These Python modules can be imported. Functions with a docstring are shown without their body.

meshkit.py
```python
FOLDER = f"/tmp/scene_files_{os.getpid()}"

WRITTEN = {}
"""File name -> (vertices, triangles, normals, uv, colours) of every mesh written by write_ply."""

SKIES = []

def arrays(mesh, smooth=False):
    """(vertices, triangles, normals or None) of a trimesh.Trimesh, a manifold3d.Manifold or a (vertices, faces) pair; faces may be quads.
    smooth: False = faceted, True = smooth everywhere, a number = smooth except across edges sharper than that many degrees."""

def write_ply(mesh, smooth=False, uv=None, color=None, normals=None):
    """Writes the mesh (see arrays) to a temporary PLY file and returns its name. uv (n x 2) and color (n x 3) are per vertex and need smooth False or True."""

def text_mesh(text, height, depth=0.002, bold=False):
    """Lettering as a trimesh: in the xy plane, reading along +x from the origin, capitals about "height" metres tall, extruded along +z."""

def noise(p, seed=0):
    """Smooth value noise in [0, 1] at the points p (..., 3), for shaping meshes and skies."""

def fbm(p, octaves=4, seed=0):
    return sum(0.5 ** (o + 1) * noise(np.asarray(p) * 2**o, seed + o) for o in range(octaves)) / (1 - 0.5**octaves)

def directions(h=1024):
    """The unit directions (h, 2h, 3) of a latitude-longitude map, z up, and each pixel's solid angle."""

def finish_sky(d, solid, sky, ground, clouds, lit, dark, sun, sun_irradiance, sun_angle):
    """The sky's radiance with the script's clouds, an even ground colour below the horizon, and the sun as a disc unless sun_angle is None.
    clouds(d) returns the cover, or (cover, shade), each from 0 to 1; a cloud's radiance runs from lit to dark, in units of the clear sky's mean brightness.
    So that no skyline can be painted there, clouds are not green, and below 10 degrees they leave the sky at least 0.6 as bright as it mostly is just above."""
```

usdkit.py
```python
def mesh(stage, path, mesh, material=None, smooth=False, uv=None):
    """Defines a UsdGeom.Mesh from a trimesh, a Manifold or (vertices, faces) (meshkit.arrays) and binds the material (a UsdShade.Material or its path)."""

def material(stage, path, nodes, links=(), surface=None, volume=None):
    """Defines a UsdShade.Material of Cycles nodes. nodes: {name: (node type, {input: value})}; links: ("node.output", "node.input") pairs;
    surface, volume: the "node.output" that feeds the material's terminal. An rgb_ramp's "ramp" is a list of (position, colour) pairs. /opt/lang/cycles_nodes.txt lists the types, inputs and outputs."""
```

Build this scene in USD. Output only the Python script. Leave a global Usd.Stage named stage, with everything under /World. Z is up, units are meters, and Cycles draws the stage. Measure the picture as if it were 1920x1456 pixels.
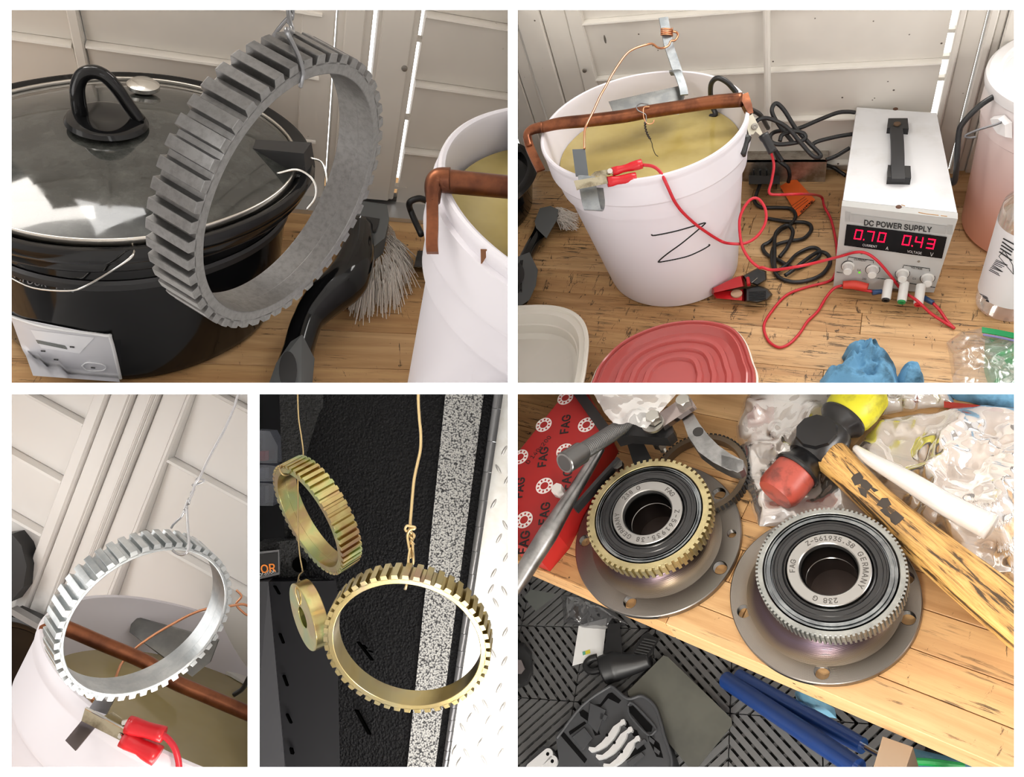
import math, random, numpy as np, trimesh, usdkit, meshkit
import manifold3d as m3
from shapely.geometry import Polygon, Point, LineString, box as sbox
from shapely import affinity
from shapely.ops import unary_union
from pxr import Usd, UsdGeom, UsdLux, UsdShade, Gf, Sdf, Vt

stage = Usd.Stage.CreateInMemory()
UsdGeom.SetStageUpAxis(stage, 'Z'); UsdGeom.SetStageMetersPerUnit(stage, 1.0)
stage.SetDefaultPrim(UsdGeom.Xform.Define(stage, '/World').GetPrim())
F, CX, CY = 1400.0, 960.0, 728.0            # focal length in pixels of the 1920 x 1456 frame
PI = math.pi
def nrm(v): v = np.asarray(v, float); return v / np.linalg.norm(v)

# ---------------------------------------------------------------- camera, sky, added lights, exposure
# camera axes as (right, up, forward); the right-hand bench is level with the world
R0, F0, U0 = np.array([.91099, -.11645, -.39564]), np.array([.34549, .73935, .57793]), np.array([-.22522, .66318, -.71377])
C2 = np.array([.18796, .3886, 1.0853]); B2 = C2 - U0 * .30226
AX = np.stack([R0, F0, U0])                  # world <- camera vectors
EYE = -AX @ B2
cam = UsdGeom.Camera.Define(stage, '/World/camera')
rt, up, fw = AX[:, 0], AX[:, 1], AX[:, 2]
cam.AddTransformOp().Set(Gf.Matrix4d(*rt, 0, *up, 0, *(-fw), 0, *EYE, 1))
cam.CreateHorizontalApertureAttr(36.0); cam.CreateVerticalApertureAttr(36.0 * 1456 / 1920)
cam.CreateFocalLengthAttr(36.0 * F / 1920); cam.CreateClippingRangeAttr(Gf.Vec2f(.02, 100))
cam.CreateExposureAttr(0.0)
def ray(px, py): return AX @ np.array([(px - CX) / F, -(py - CY) / F, 1.0])
def pix(px, py, z): return EYE + ray(px, py) * z          # world point at depth z on a pixel's ray
def prj(p):
    c = AX.T @ (np.asarray(p, float) - EYE); return np.array([CX + F * c[0] / c[2], CY - F * c[1] / c[2], c[2]])

dome = UsdLux.DomeLight.Define(stage, '/World/sky_light')
dome.CreateIntensityAttr(1.0); dome.CreateColorAttr(Gf.Vec3f(1.0, .985, .965))
def add_light(name, pos, target, w, h, power, color=(1, 1, 1)):
    l = UsdLux.RectLight.Define(stage, '/World/' + name)
    pos, target = np.asarray(pos, float), np.asarray(target, float)
    z = nrm(pos - target); x = nrm(np.cross(up, z)); y = np.cross(z, x)
    l.AddTransformOp().Set(Gf.Matrix4d(*x, 0, *y, 0, *z, 0, *pos, 1))
    l.CreateWidthAttr(w); l.CreateHeightAttr(h); l.CreateIntensityAttr(power); l.CreateColorAttr(Gf.Vec3f(*color))
def cpt(x, y, z): return EYE + AX @ np.array([x, y, z], float)   # camera coordinates -> world
ADDED_LIGHTS = [   # name, place, aim (camera coordinates in metres), width, height, radiance, colour
    ('lamp_cooker_window', cpt(-.39, .70, .47), cpt(-.18, .16, .66), .38, .17, 7.5, (1, .98, .95)),  # added light above the view, mirrored in the lid as a window
    ('lamp_cooker_top', cpt(-.55, .85, .26), cpt(-.10, .10, .50), .45, .35, 12.5, (1, .95, .88)),
    ('lamp_cooker_side', cpt(-.70, .25, .25), cpt(-.10, .05, .50), .25, .25, 1.2, (1, .97, .93)),
    ('lamp_bench_top', cpt(.55, 1.05, .75), cpt(.35, .25, 1.1), .60, .40, 9.5, (1, .97, .93)),
    ('lamp_bench_side', cpt(1.15, .45, .60), cpt(.35, .20, 1.1), .30, .40, 5.0, (1, .97, .94)),
    ('lamp_ring_top', cpt(-.75, -.05, .40), cpt(-.25, -.17, .55), .30, .40, 2.4, (1, .97, .95)),
    ('lamp_ring_front', cpt(-.16, -.60, .21), cpt(-.22, -.15, .50), .20, .16, 16.0, (1, .97, .95)),
    ('lamp_door_sun', cpt(-.05, -.75, .35), cpt(-.05, -.20, .70), .10, .10, 45.0, (1, .95, .85)),  # added area light in place of the sun
    ('lamp_hubs_floor', cpt(.10, -.75, .42), cpt(.12, -.45, 1.0), .20, .20, 30.0, (1, .96, .90)),
    ('lamp_hubs_front', cpt(.02, -.30, .235), cpt(.25, -.17, .65), .10, .07, 85.0, (1, .94, .84)),
    ('lamp_hubs_right', cpt(.62, -.03, .25), cpt(.35, -.15, .70), .22, .20, 13.0, (1, .97, .95)),
]
for a in ADDED_LIGHTS: add_light(*a)  # unseen area lights added to brighten each place

# ---------------------------------------------------------------- helpers
COUNT = {}
def numbered(parent, name):
    k = (parent, name); n = COUNT.get(k, -1) + 1; COUNT[k] = n
    return f'{parent}/{name}' if n == 0 else f'{parent}/{name}_{n:03d}'
class Booth:
    """A place of its own: level ground z = 0, x along the bench or wall, y away from the viewer."""
    def __init__(s, U, yaw, origin, clip):
        U = nrm(U); f = np.array([0, 0, 1.0]) - U * U[2]; f = nrm(f)
        r = np.cross(U, f); r = r if r[0] > 0 else -r
        X, Y = r * math.cos(yaw) + f * math.sin(yaw), -r * math.sin(yaw) + f * math.cos(yaw)
        s.M = np.eye(4); s.M[:3, :3] = AX @ np.stack([X, Y, U], 1); s.M[:3, 3] = EYE + AX @ np.asarray(origin, float)
        s.Mi = np.linalg.inv(s.M); s.eye = (s.Mi @ np.r_[EYE, 1])[:3]; s.clip = clip
    def ray(s, px, py): return s.Mi[:3, :3] @ ray(px, py)
    def at(s, px, py, z=0.0):
        d = s.ray(px, py); return s.eye + d * ((z - s.eye[2]) / d[2])
    def on(s, px, py, p0, n):
        d = s.ray(px, py); n = np.asarray(n, float); return s.eye + d * (((np.asarray(p0) - s.eye) @ n) / (d @ n))
    def dep(s, px, py, z): return s.eye + s.ray(px, py) * z
    def cam(s, v): return s.Mi[:3, :3] @ (AX @ np.asarray(v, float))     # camera direction -> booth direction
    def campt(s, p): return (s.Mi @ np.r_[EYE + AX @ np.asarray(p, float), 1])[:3]
    def prj(s, p): return prj((s.M @ np.r_[p, 1])[:3])
def planes(clip):
    out = []
    for axis, edge, side in clip:
        d = (edge - (CX if axis == 'x' else CY)) / F
        n = np.array([1, 0, -d]) if axis == 'x' else np.array([0, 1, d])
        out.append(AX @ nrm(n) * side)
    return out
def chop(mesh, M, clip):
    """Cuts a mesh where the dividing walls between the places stand."""
    if mesh is None or len(mesh.faces) == 0: return None
    for n in planes(clip):
        v = np.asarray(mesh.vertices) @ M[:3, :3].T + M[:3, 3]
        d = (v - EYE) @ n
        if d.min() >= 0: continue
        if d.max() <= 0: return None
        nl = M[:3, :3].T @ n; o = np.linalg.inv(M)[:3, :3] @ (EYE - M[:3, 3])
        try: mesh = trimesh.intersections.slice_mesh_plane(mesh, nl, o, cap=False)
        except Exception: return mesh
        if mesh is None or len(mesh.faces) == 0: return None
    return mesh
def gfm(M): return Gf.Matrix4d(*M.T.ravel().tolist())
def tm(mesh):
    if isinstance(mesh, (list,)) and len(mesh) and not isinstance(mesh[0], np.ndarray): return cat([tm(m) for m in mesh])
    if hasattr(mesh, 'to_mesh'):
        m = mesh.to_mesh(); return trimesh.Trimesh(m.vert_properties[:, :3], m.tri_verts, process=False)
    if isinstance(mesh, tuple):
        v, f = mesh; f = np.asarray(f)
        if f.shape[1] == 4: f = np.vstack([f[:, [0, 1, 2]], f[:, [0, 2, 3]]])
        return trimesh.Trimesh(v, f, process=False)
    return mesh
def cat(ms): return trimesh.util.concatenate([tm(m) for m in ms])
def data(p, **kw):
    for k, v in kw.items():
        if v is not None: p.SetCustomDataByKey(k, v)
class Thing:
    def __init__(s, b, name, label=None, category=None, loc=(0, 0, 0), rot=None, group=None, kind=None):
        s.b = b; s.A = np.eye(4)
        if rot is not None: s.A[:3, :3] = rot
        s.A[:3, 3] = loc; s.Ai = np.linalg.inv(s.A); s.W = b.M @ s.A
        s.path = numbered('/World', name)
        x = UsdGeom.Xform.Define(stage, s.path); x.AddTransformOp().Set(gfm(s.W)); s.prim = x.GetPrim()
        data(s.prim, label=label, category=category, group=group, kind=kind)
    def part(s, name, mesh, mat, smooth=30, parent=None, label=None, booth=False, kind=None):
        mesh = tm(mesh)
        if mesh is None or len(mesh.faces) == 0: return None
        if booth: mesh = mesh.copy(); mesh.apply_transform(s.Ai)
        mesh = chop(mesh, s.W, s.b.clip)
        if mesh is None: return None
        path = numbered(parent or s.path, name)
        p = usdkit.mesh(stage, path, mesh, mat, smooth=smooth).GetPrim(); data(p, label=label, kind=kind); return path
def solo(b, name, mesh, mat, label=None, category=None, smooth=30, group=None, kind=None, loc=None):
    mesh = tm(mesh).copy(); loc = mesh.bounds.mean(0) * [1, 1, 0] + [0, 0, mesh.bounds[0][2]] if loc is None else np.asarray(loc, float)
    mesh.apply_translation(-loc); A = np.eye(4); A[:3, 3] = loc; W = b.M @ A
    mesh = chop(mesh, W, b.clip)
    if mesh is None: return None
    g = usdkit.mesh(stage, numbered('/World', name), mesh, mat, smooth=smooth)
    g.AddTransformOp().Set(gfm(W)); data(g.GetPrim(), label=label, category=category, group=group, kind=kind); return g

def box(x0, x1, y0, y1, z0, z1):
    b = trimesh.creation.box([x1 - x0, y1 - y0, z1 - z0]); b.apply_translation([(x0 + x1) / 2, (y0 + y1) / 2, (z0 + z1) / 2]); return b
def cbox(x0, x1, y0, y1, z0, z1, c=.001):
    """box with chamfered edges"""
    P = []
    for x, sx in ((x0, 1), (x1, -1)):
        for y, sy in ((y0, 1), (y1, -1)):
            for z, sz in ((z0, 1), (z1, -1)):
                P += [(x + sx * c, y + sy * c, z), (x + sx * c, y, z + sz * c), (x, y + sy * c, z + sz * c)]
    return trimesh.convex.convex_hull(np.array(P))
def lathe(prof, n=64, close=False):
    if close: prof = list(prof) + [prof[0]]
    m = trimesh.creation.revolve(np.array(prof, float), sections=n)
    if m.volume < 0: m.invert()
    return m
def moved(m, M=None, t=None, R=None):
    m = tm(m).copy(); A = np.eye(4)
    if M is not None: A = M
    if R is not None: A[:3, :3] = R
    if t is not None: A[:3, 3] = t
    m.apply_transform(A); return m
def frame_z(z, xhint=(1, 0, 0)):
    z = nrm(z); x = np.asarray(xhint, float); x = x - z * (x @ z)
    if np.linalg.norm(x) < 1e-6: x = np.array([0, 1.0, 0]) - z * z[1]
    x = nrm(x); return np.stack([x, np.cross(z, x), z], 1)
def spline(pts, n=8):
    P = np.asarray(pts, float); Q = np.vstack([2 * P[0] - P[1], P, 2 * P[-1] - P[-2]]); out = []
    for i in range(1, len(Q) - 2):
        a, b, c, d = Q[i - 1:i + 3]
        for t in np.linspace(0, 1, n, endpoint=False):
            out.append(.5 * (2 * b + (c - a) * t + (2 * a - 5 * b + 4 * c - d) * t * t + (3 * b - a - 3 * c + d) * t ** 3))
    return np.array(out + [P[-1]])
def tube(pts, r, sides=10, n=8, smooth=True, caps=True, flat=None):
    """round (or flattened) bar along a curve, parallel-transported"""
    if len(pts) < 2: return trimesh.Trimesh()
    P = spline(pts, n) if smooth else np.asarray(pts, float)
    keep = np.r_[True, np.linalg.norm(np.diff(P, axis=0), axis=1) > 1e-7]; P = P[keep]
    t = np.gradient(P, axis=0); t /= np.linalg.norm(t, axis=1, keepdims=True) + 1e-12
    a = np.cross(t[0], [0, 0, 1.0]); a = a if np.linalg.norm(a) > 1e-3 else np.cross(t[0], [1.0, 0, 0]); a = nrm(a)
    rr = np.broadcast_to(r, (len(P),)) if np.ndim(r) == 0 else np.interp(np.linspace(0, 1, len(P)), np.linspace(0, 1, len(r)), r)
    ang = np.arange(sides) * 2 * PI / sides; V = []
    for i in range(len(P)):
        a = nrm(a - t[i] * (a @ t[i])); b = np.cross(t[i], a)
        V.append(P[i] + rr[i] * (np.cos(ang)[:, None] * a + np.sin(ang)[:, None] * b))
    V = np.vstack(V); m = len(P); f = []
    i, j = np.meshgrid(np.arange(m - 1), np.arange(sides), indexing='ij'); k = (j + 1) % sides
    q = np.stack([i * sides + j, i * sides + k, (i + 1) * sides + k, (i + 1) * sides + j], -1).reshape(-1, 4)
    f = np.vstack([q[:, [0, 1, 2]], q[:, [0, 2, 3]]])
    if caps:
        V = np.vstack([V, P[0], P[-1]]); c0, c1 = len(V) - 2, len(V) - 1; e = (m - 1) * sides
        f = np.vstack([f, [(c0, (j + 1) % sides, j) for j in range(sides)], [(c1, e + j, e + (j + 1) % sides) for j in range(sides)]])
    return trimesh.Trimesh(V, f, process=False)
def extrude(poly, h, z=0.0):
    ms = [trimesh.creation.extrude_polygon(g, h, engine='earcut') for g in (getattr(poly, 'geoms', [poly])) if g.area > 1e-12]
    m = cat(ms); m.apply_translation([0, 0, z]); return m
def strip(path, width, thick, normal):
    """flat bar of a width and thickness swept along a polyline; width lies along the vector 'normal'"""
    P = np.asarray(path, float); w = nrm(normal) * width / 2; t = np.gradient(P, axis=0); t /= np.linalg.norm(t, axis=1, keepdims=True)
    V = []
    for i in range(len(P)):
        n = nrm(np.cross(t[i], w)) * thick / 2
        V += [P[i] - w - n, P[i] + w - n, P[i] + w + n, P[i] - w + n]
    f = []
    for i in range(len(P) - 1):
        for j in range(4): a, b = i * 4 + j, i * 4 + (j + 1) % 4; f += [(a, b, b + 4), (a, b + 4, a + 4)]
    e = (len(P) - 1) * 4; f += [(0, 2, 1), (0, 3, 2), (e, e + 1, e + 2), (e, e + 2, e + 3)]
    return trimesh.Trimesh(V, f, process=False)
def sheet(fn, nu, nv, thick=0.0):
    """surface fn(u, v) on [0,1]^2 as a grid, with a back side when thick"""
    u, v = np.meshgrid(np.linspace(0, 1, nu), np.linspace(0, 1, nv), indexing='ij')
    P = fn(u, v).reshape(-1, 3); i, j = np.meshgrid(np.arange(nu - 1), np.arange(nv - 1), indexing='ij')
    q = np.stack([i * nv + j, (i + 1) * nv + j, (i + 1) * nv + j + 1, i * nv + j + 1], -1).reshape(-1, 4)
    f = np.vstack([q[:, [0, 1, 2]], q[:, [0, 2, 3]]]); m = trimesh.Trimesh(P, f, process=False)
    if thick:
        n = m.vertex_normals; N = len(P); P2 = P - n * thick
        b = np.r_[np.arange(nv), (np.arange(1, nu) * nv + nv - 1), ((nu - 1) * nv + np.arange(nv - 2, -1, -1)), (np.arange(nu - 2, 0, -1) * nv)]
        c = np.roll(b, -1); s = np.vstack([np.stack([c, b, b + N], 1), np.stack([c, b + N, c + N], 1)])
        m = trimesh.Trimesh(np.vstack([P, P2]), np.vstack([f, f[:, ::-1] + N, s]), process=False)
    return m
def superellipse(a, b, n=4, k=64, t0=0.0):
    t = np.linspace(0, 2 * PI, k, endpoint=False) + t0; c, s = np.cos(t), np.sin(t)
    return np.stack([a * np.sign(c) * np.abs(c) ** (2 / n), b * np.sign(s) * np.abs(s) ** (2 / n)], 1)
def loft(rings, close_top=False, close_bottom=False):
    """rings: list of (n,3) loops joined in order"""
    n = len(rings[0]); V = np.vstack(rings); f = []
    i, j = np.meshgrid(np.arange(len(rings) - 1), np.arange(n), indexing='ij'); k = (j + 1) % n
    q = np.stack([i * n + j, i * n + k, (i + 1) * n + k, (i + 1) * n + j], -1).reshape(-1, 4)
    f = [q[:, [0, 1, 2]], q[:, [0, 2, 3]]]
    if close_bottom: V = np.vstack([V, np.mean(rings[0], 0)]); c = len(V) - 1; f.append(np.array([(c, (j + 1) % n, j) for j in range(n)]))
    if close_top: V = np.vstack([V, np.mean(rings[-1], 0)]); c = len(V) - 1; o = (len(rings) - 1) * n; f.append(np.array([(c, o + j, o + (j + 1) % n) for j in range(n)]))
    return trimesh.Trimesh(V, np.vstack(f), process=False)
def text(s, h, depth=.0003, bold=False):
    m = meshkit.text_mesh(s, h, depth, bold); m.apply_translation([-m.bounds[:, 0].mean(), -h / 2, 0]); return m
def man(mesh):
    mesh = tm(mesh).copy(); mesh.merge_vertices()
    if mesh.volume < 0: mesh.invert()
    return m3.Manifold(m3.Mesh(np.asarray(mesh.vertices, np.float32), np.asarray(mesh.faces, np.uint32)))
# ---------------------------------------------------------------- materials
LOOKS = '/World/Looks'; UsdGeom.Scope.Define(stage, LOOKS)
def mk(name, nodes, links, surface='p.BSDF'): return usdkit.material(stage, f'{LOOKS}/{name}', nodes, links, surface=surface)
def plain(name, col, rough=.5, metal=0.0, noise=None, bump=None, bevel=0.0, **kw):
    """principled, with optional mottling (scale, amount, second colour) and fine relief (scale, strength, distance)"""
    nodes = {'p': ('principled_bsdf', {'base_color': col, 'roughness': rough, 'metallic': metal, **kw})}; links = []
    if noise or bump: nodes['tc'] = ('texture_coordinate', {})
    if noise:
        sc, c2, lo, hi = noise
        nodes['n'] = ('noise_texture', {'scale': sc, 'detail': 5.0, 'roughness': .6}); links.append(('tc.object', 'n.vector'))
        nodes['r'] = ('rgb_ramp', {'ramp': [(0, col), (lo, col), (hi, c2), (1, c2)]}); links += [('n.fac', 'r.fac'), ('r.color', 'p.base_color')]
    last = None
    if bevel: nodes['bv'] = ('bevel', {'radius': bevel, 'samples': 4}); last = 'bv.bevel'
    if bump:
        sc, st, di = bump
        nodes['bn'] = ('noise_texture', {'scale': sc, 'detail': 3.0}); nodes['b'] = ('bump', {'strength': st, 'distance': di})
        links += [('tc.object', 'bn.vector'), ('bn.fac', 'b.height')]
        if last: links.append((last, 'b.normal'))
        last = 'b.normal'
    if last: links.append((last, 'p.normal'))
    return mk(name, nodes, links)
def wood(name, light, dark, seed, stain=(.030, .018, .010), amount=.6):
    """butcher-block strip: grain along x, dark pores, gouges and ink-like specks"""
    T3 = lambda lo, w=.05: [(0, (0, 0, 0)), (lo, (0, 0, 0)), (lo + w, (.85, .85, .85)), (1, (.95, .95, .95))]
    n = {'tc': ('texture_coordinate', {}), 'm': ('mapping', {'location': (seed * 3.1, seed * 1.7, seed), 'scale': (3.0, 42, 42)}),
         'g': ('noise_texture', {'scale': 1.6, 'detail': 6.0, 'roughness': .62, 'distortion': .5}),
         'r': ('rgb_ramp', {'ramp': [(0, dark), (.32, dark), (.5, tuple((a + b) / 2 for a, b in zip(light, dark))), (.66, light), (1, light)]}),
         'm2': ('mapping', {'location': (seed * 7.3, seed, 0), 'scale': (7, 90, 20)}), 's': ('noise_texture', {'scale': 2.4, 'detail': 7.0, 'roughness': .70, 'distortion': .4}), 'sr': ('rgb_ramp', {'ramp': T3(amount - .035)}),
         'm3': ('mapping', {'location': (seed * 2.3, seed * 5.1, 0), 'scale': (34, 9, 20), 'rotation': (0, 0, .75)}), 's3': ('noise_texture', {'scale': 2.6, 'detail': 9.0, 'roughness': .76, 'distortion': .8}), 'sr3': ('rgb_ramp', {'ramp': T3(amount + .012, .03)}),
         'p4': ('noise_texture', {'scale': 9.0, 'detail': 3.0}), 'p4r': ('rgb_ramp', {'ramp': [(0, (0, 0, 0)), (.45, (.12, .12, .12)), (.6, (1, 1, 1)), (1, (1, 1, 1))]}), 'gate': ('mix_color', {'blend_type': 'multiply', 'fac': 1.0}),
         'v': ('voronoi_texture', {'scale': 34.0}), 'vr': ('rgb_ramp', {'ramp': [(0, (1, 1, 1)), (.035, (.9, .9, .9)), (.06, (0, 0, 0)), (1, (0, 0, 0))]}),
         'mx': ('mix_color', {'b': stain}), 'mx2': ('mix_color', {'b': stain}), 'mx3': ('mix_color', {'b': stain}),
         'b': ('bump', {'strength': .15, 'distance': .002}), 'p': ('principled_bsdf', {'roughness': .48, 'specular_ior_level': .35})}
    l = [('tc.object', 'm.vector'), ('m.vector', 'g.vector'), ('g.fac', 'r.fac'), ('tc.object', 'm2.vector'), ('m2.vector', 's.vector'), ('s.fac', 'sr.fac'), ('tc.object', 'm3.vector'), ('m3.vector', 's3.vector'), ('s3.fac', 'sr3.fac'),
         ('tc.object', 'p4.vector'), ('p4.fac', 'p4r.fac'), ('sr.color', 'gate.a'), ('p4r.color', 'gate.b'), ('tc.object', 'v.vector'), ('v.distance', 'vr.fac'),
         ('gate.result', 'mx.fac'), ('r.color', 'mx.a'), ('vr.color', 'mx2.fac'), ('mx.result', 'mx2.a'), ('sr3.color', 'mx3.fac'), ('mx2.result', 'mx3.a'),
         ('mx3.result', 'p.base_color'), ('g.fac', 'b.height'), ('b.normal', 'p.normal')]
    return mk(name, n, l)
_W = [((.66, .42, .21), (.46, .26, .11), .585), ((.60, .37, .17), (.38, .21, .085), .57), ((.72, .48, .25), (.50, .30, .14), .60), ((.62, .38, .17), (.42, .22, .09), .56), ((.56, .33, .15), (.35, .18, .07), .58)]
WOOD = [wood(f'bench_wood_{i}', c, d, i + 1, amount=a) for i, (c, d, a) in enumerate(_W)]              # scarred
WOODC = [wood(f'bench_wood_clean_{i}', c, d, i + 11, amount=a + .035) for i, (c, d, a) in enumerate(_W)]   # lightly worn
WHITE = plain('white_board', (.95, .95, .95), .6)
def speckled(name, col, rough, speck=(.05, .04, .03), scale=26., size=.045):
    n = {'tc': ('texture_coordinate', {}), 'v': ('voronoi_texture', {'scale': scale}), 'r': ('rgb_ramp', {'ramp': [(0, speck), (size, speck), (size + .015, col), (1, col)]}),
         'n': ('noise_texture', {'scale': 7.0, 'detail': 4.0}), 'rn': ('rgb_ramp', {'ramp': [(0, (.86, .86, .86)), (.4, (.93, .93, .93)), (.6, (1, 1, 1)), (1, (1, 1, 1))]}),
         'x': ('mix_color', {'blend_type': 'multiply', 'fac': 1.0}), 'p': ('principled_bsdf', {'roughness': rough})}
    return mk(name, n, [('tc.object', 'v.vector'), ('v.distance', 'r.fac'), ('tc.object', 'n.vector'), ('n.fac', 'rn.fac'), ('r.color', 'x.a'), ('rn.color', 'x.b'), ('x.result', 'p.base_color')])
SHUTTER = speckled('shutter_paint', (.74, .69, .62), .45, speck=(.3, .26, .2), scale=16., size=.022)
BUCKET = plain('white_bucket_plastic', (.77, .74, .785), .32, subsurface_weight=.0)
LIQUID = plain('cloudy_plating_bath', (.42, .32, .10), .12, noise=(9., (.50, .40, .15), .4, .65), specular_ior_level=.4)
COPPER = plain('aged_copper', (.28, .105, .052), .38, 1.0, noise=(30., (.14, .055, .033), .42, .62), bump=(60., .2, .002))
COPPERWIRE = plain('copper_wire', (.75, .36, .2), .3, 1.0)
GALV = plain('galvanised_steel', (.36, .38, .39), .5, .9, noise=(40., (.24, .26, .27), .4, .6))
LEAD = plain('dark_zinc_sheet', (.16, .165, .165), .5, .85, noise=(25., (.28, .28, .26), .4, .7))
BLACKCABLE = plain('black_cable', (.012, .012, .013), .38)
REDCABLE = plain('red_cable', (.56, .015, .03), .35)
REDPLASTIC = plain('red_plastic', (.60, .012, .02), .3)
# ---------------------------------------------------------------- places and the white dividing case between them
G1, G2, G3 = 961.5, 475.5, 728.0
P1 = Booth((.2218, .7036, -.6751), .407, np.array([.0948, .138, .5468]) - nrm((.2218, .7036, -.6751)) * .30, [('x', G1 - 3, -1), ('y', G3 - 3, 1)])
P2 = Booth(U0, -.6003, B2, [('x', G1 + 3, 1), ('y', G3 - 3, 1)])
P3 = Booth((.4538, .8814, .1309), -.127, np.array([-.2276, -.2398, .6098]) - nrm((.4538, .8814, .1309)) * .30, [('x', G2 - 3, -1), ('y', G3 + 3, -1)])
P4 = Booth((.05, .97, -.25), 0.0, (-.075, -.35, .62), [('x', G2 + 3, 1), ('x', G1 - 3, -1), ('y', G3 + 3, -1)])
U5 = nrm((-.4362, .6247, -.6476))
P5 = Booth(U5, -1.0349, np.array([.2578, -.1713, .6239]) - U5 * .006, [('x', G1 + 3, 1), ('y', G3 + 3, -1)])
SET = Booth((0, 1, 0), 0.0, (0, 0, 0), [])
ZB = .20
def bar(x0, x1, y0, y1, z0, z1):
    """board whose four edges run along lines of sight from the front opening"""
    P = [((x - CX) / F * z, z, -(y - CY) / F * z) for z in (z0, z1) for x in (x0, x1) for y in (y0, y1)]
    return trimesh.convex.convex_hull(np.array(P))
E_ = 40
for i, r in enumerate([(-E_, 1960, -E_, 19), (-E_, 1960, 1437, 1496), (-E_, 22, 19, 1437), (1901, 1960, 19, 1437), (952, 971, 19, 1437), (22, 952, 717, 739), (971, 1901, 717, 739), (464, 487, 739, 1437)]):
    solo(SET, f'trim_{i + 1}', bar(*r, ZB, ZB + .006), WHITE, kind='structure', label='white board edge of the display case', smooth=False)
CASE = plain('sky_block_lining', (.28, .275, .27), .8)
BX, BY, BD = 1.45, 1.15, 1.9
for nm, m_ in (('sky_block_left', box(-BX - .02, -BX, ZB, BD, -BY, BY)), ('sky_block_right', box(BX, BX + .02, ZB, BD, -BY, BY)), ('sky_block_top', box(-BX, BX, ZB, BD, BY, BY + .02)), ('sky_block_bottom', box(-BX, BX, ZB, BD, -BY - .02, -BY))):  # unseen boards added to shut the sky out of the places
    solo(SET, nm, m_, CASE, kind='structure', label='unseen outer board added to keep the sky off the displays', smooth=False)
e0_, e1_ = (-E_ - CX) / F * ZB, (1960 - CX) / F * ZB; f0_, f1_ = -(1496 - CY) / F * ZB, (E_ + CY) / F * ZB
for nm, m_ in (('sky_block_front', box(-BX, e0_, ZB, ZB + .006, -BY, BY)), ('sky_block_front', box(e1_, BX, ZB, ZB + .006, -BY, BY)), ('sky_block_front', box(e0_, e1_, ZB, ZB + .006, f1_, BY)), ('sky_block_front', box(e0_, e1_, ZB, ZB + .006, -BY, f0_))):  # unseen front boards, added to close the sky-blocking box
    solo(SET, nm, m_, WHITE, kind='structure', label='unseen white board added round the openings to keep the sky out', smooth=False)
for nm, r in (('wall_center', (G1 - 2, G1 + 2, -10, 1466)), ('wall_middle', (-10, 1930, G3 - 2, G3 + 2)), ('wall_lower', (G2 - 2, G2 + 2, 731, 1466))):
    solo(SET, nm, bar(*r, ZB + .004, 1.75), WHITE, kind='structure', label='white dividing wall between two displays', smooth=False)
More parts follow.
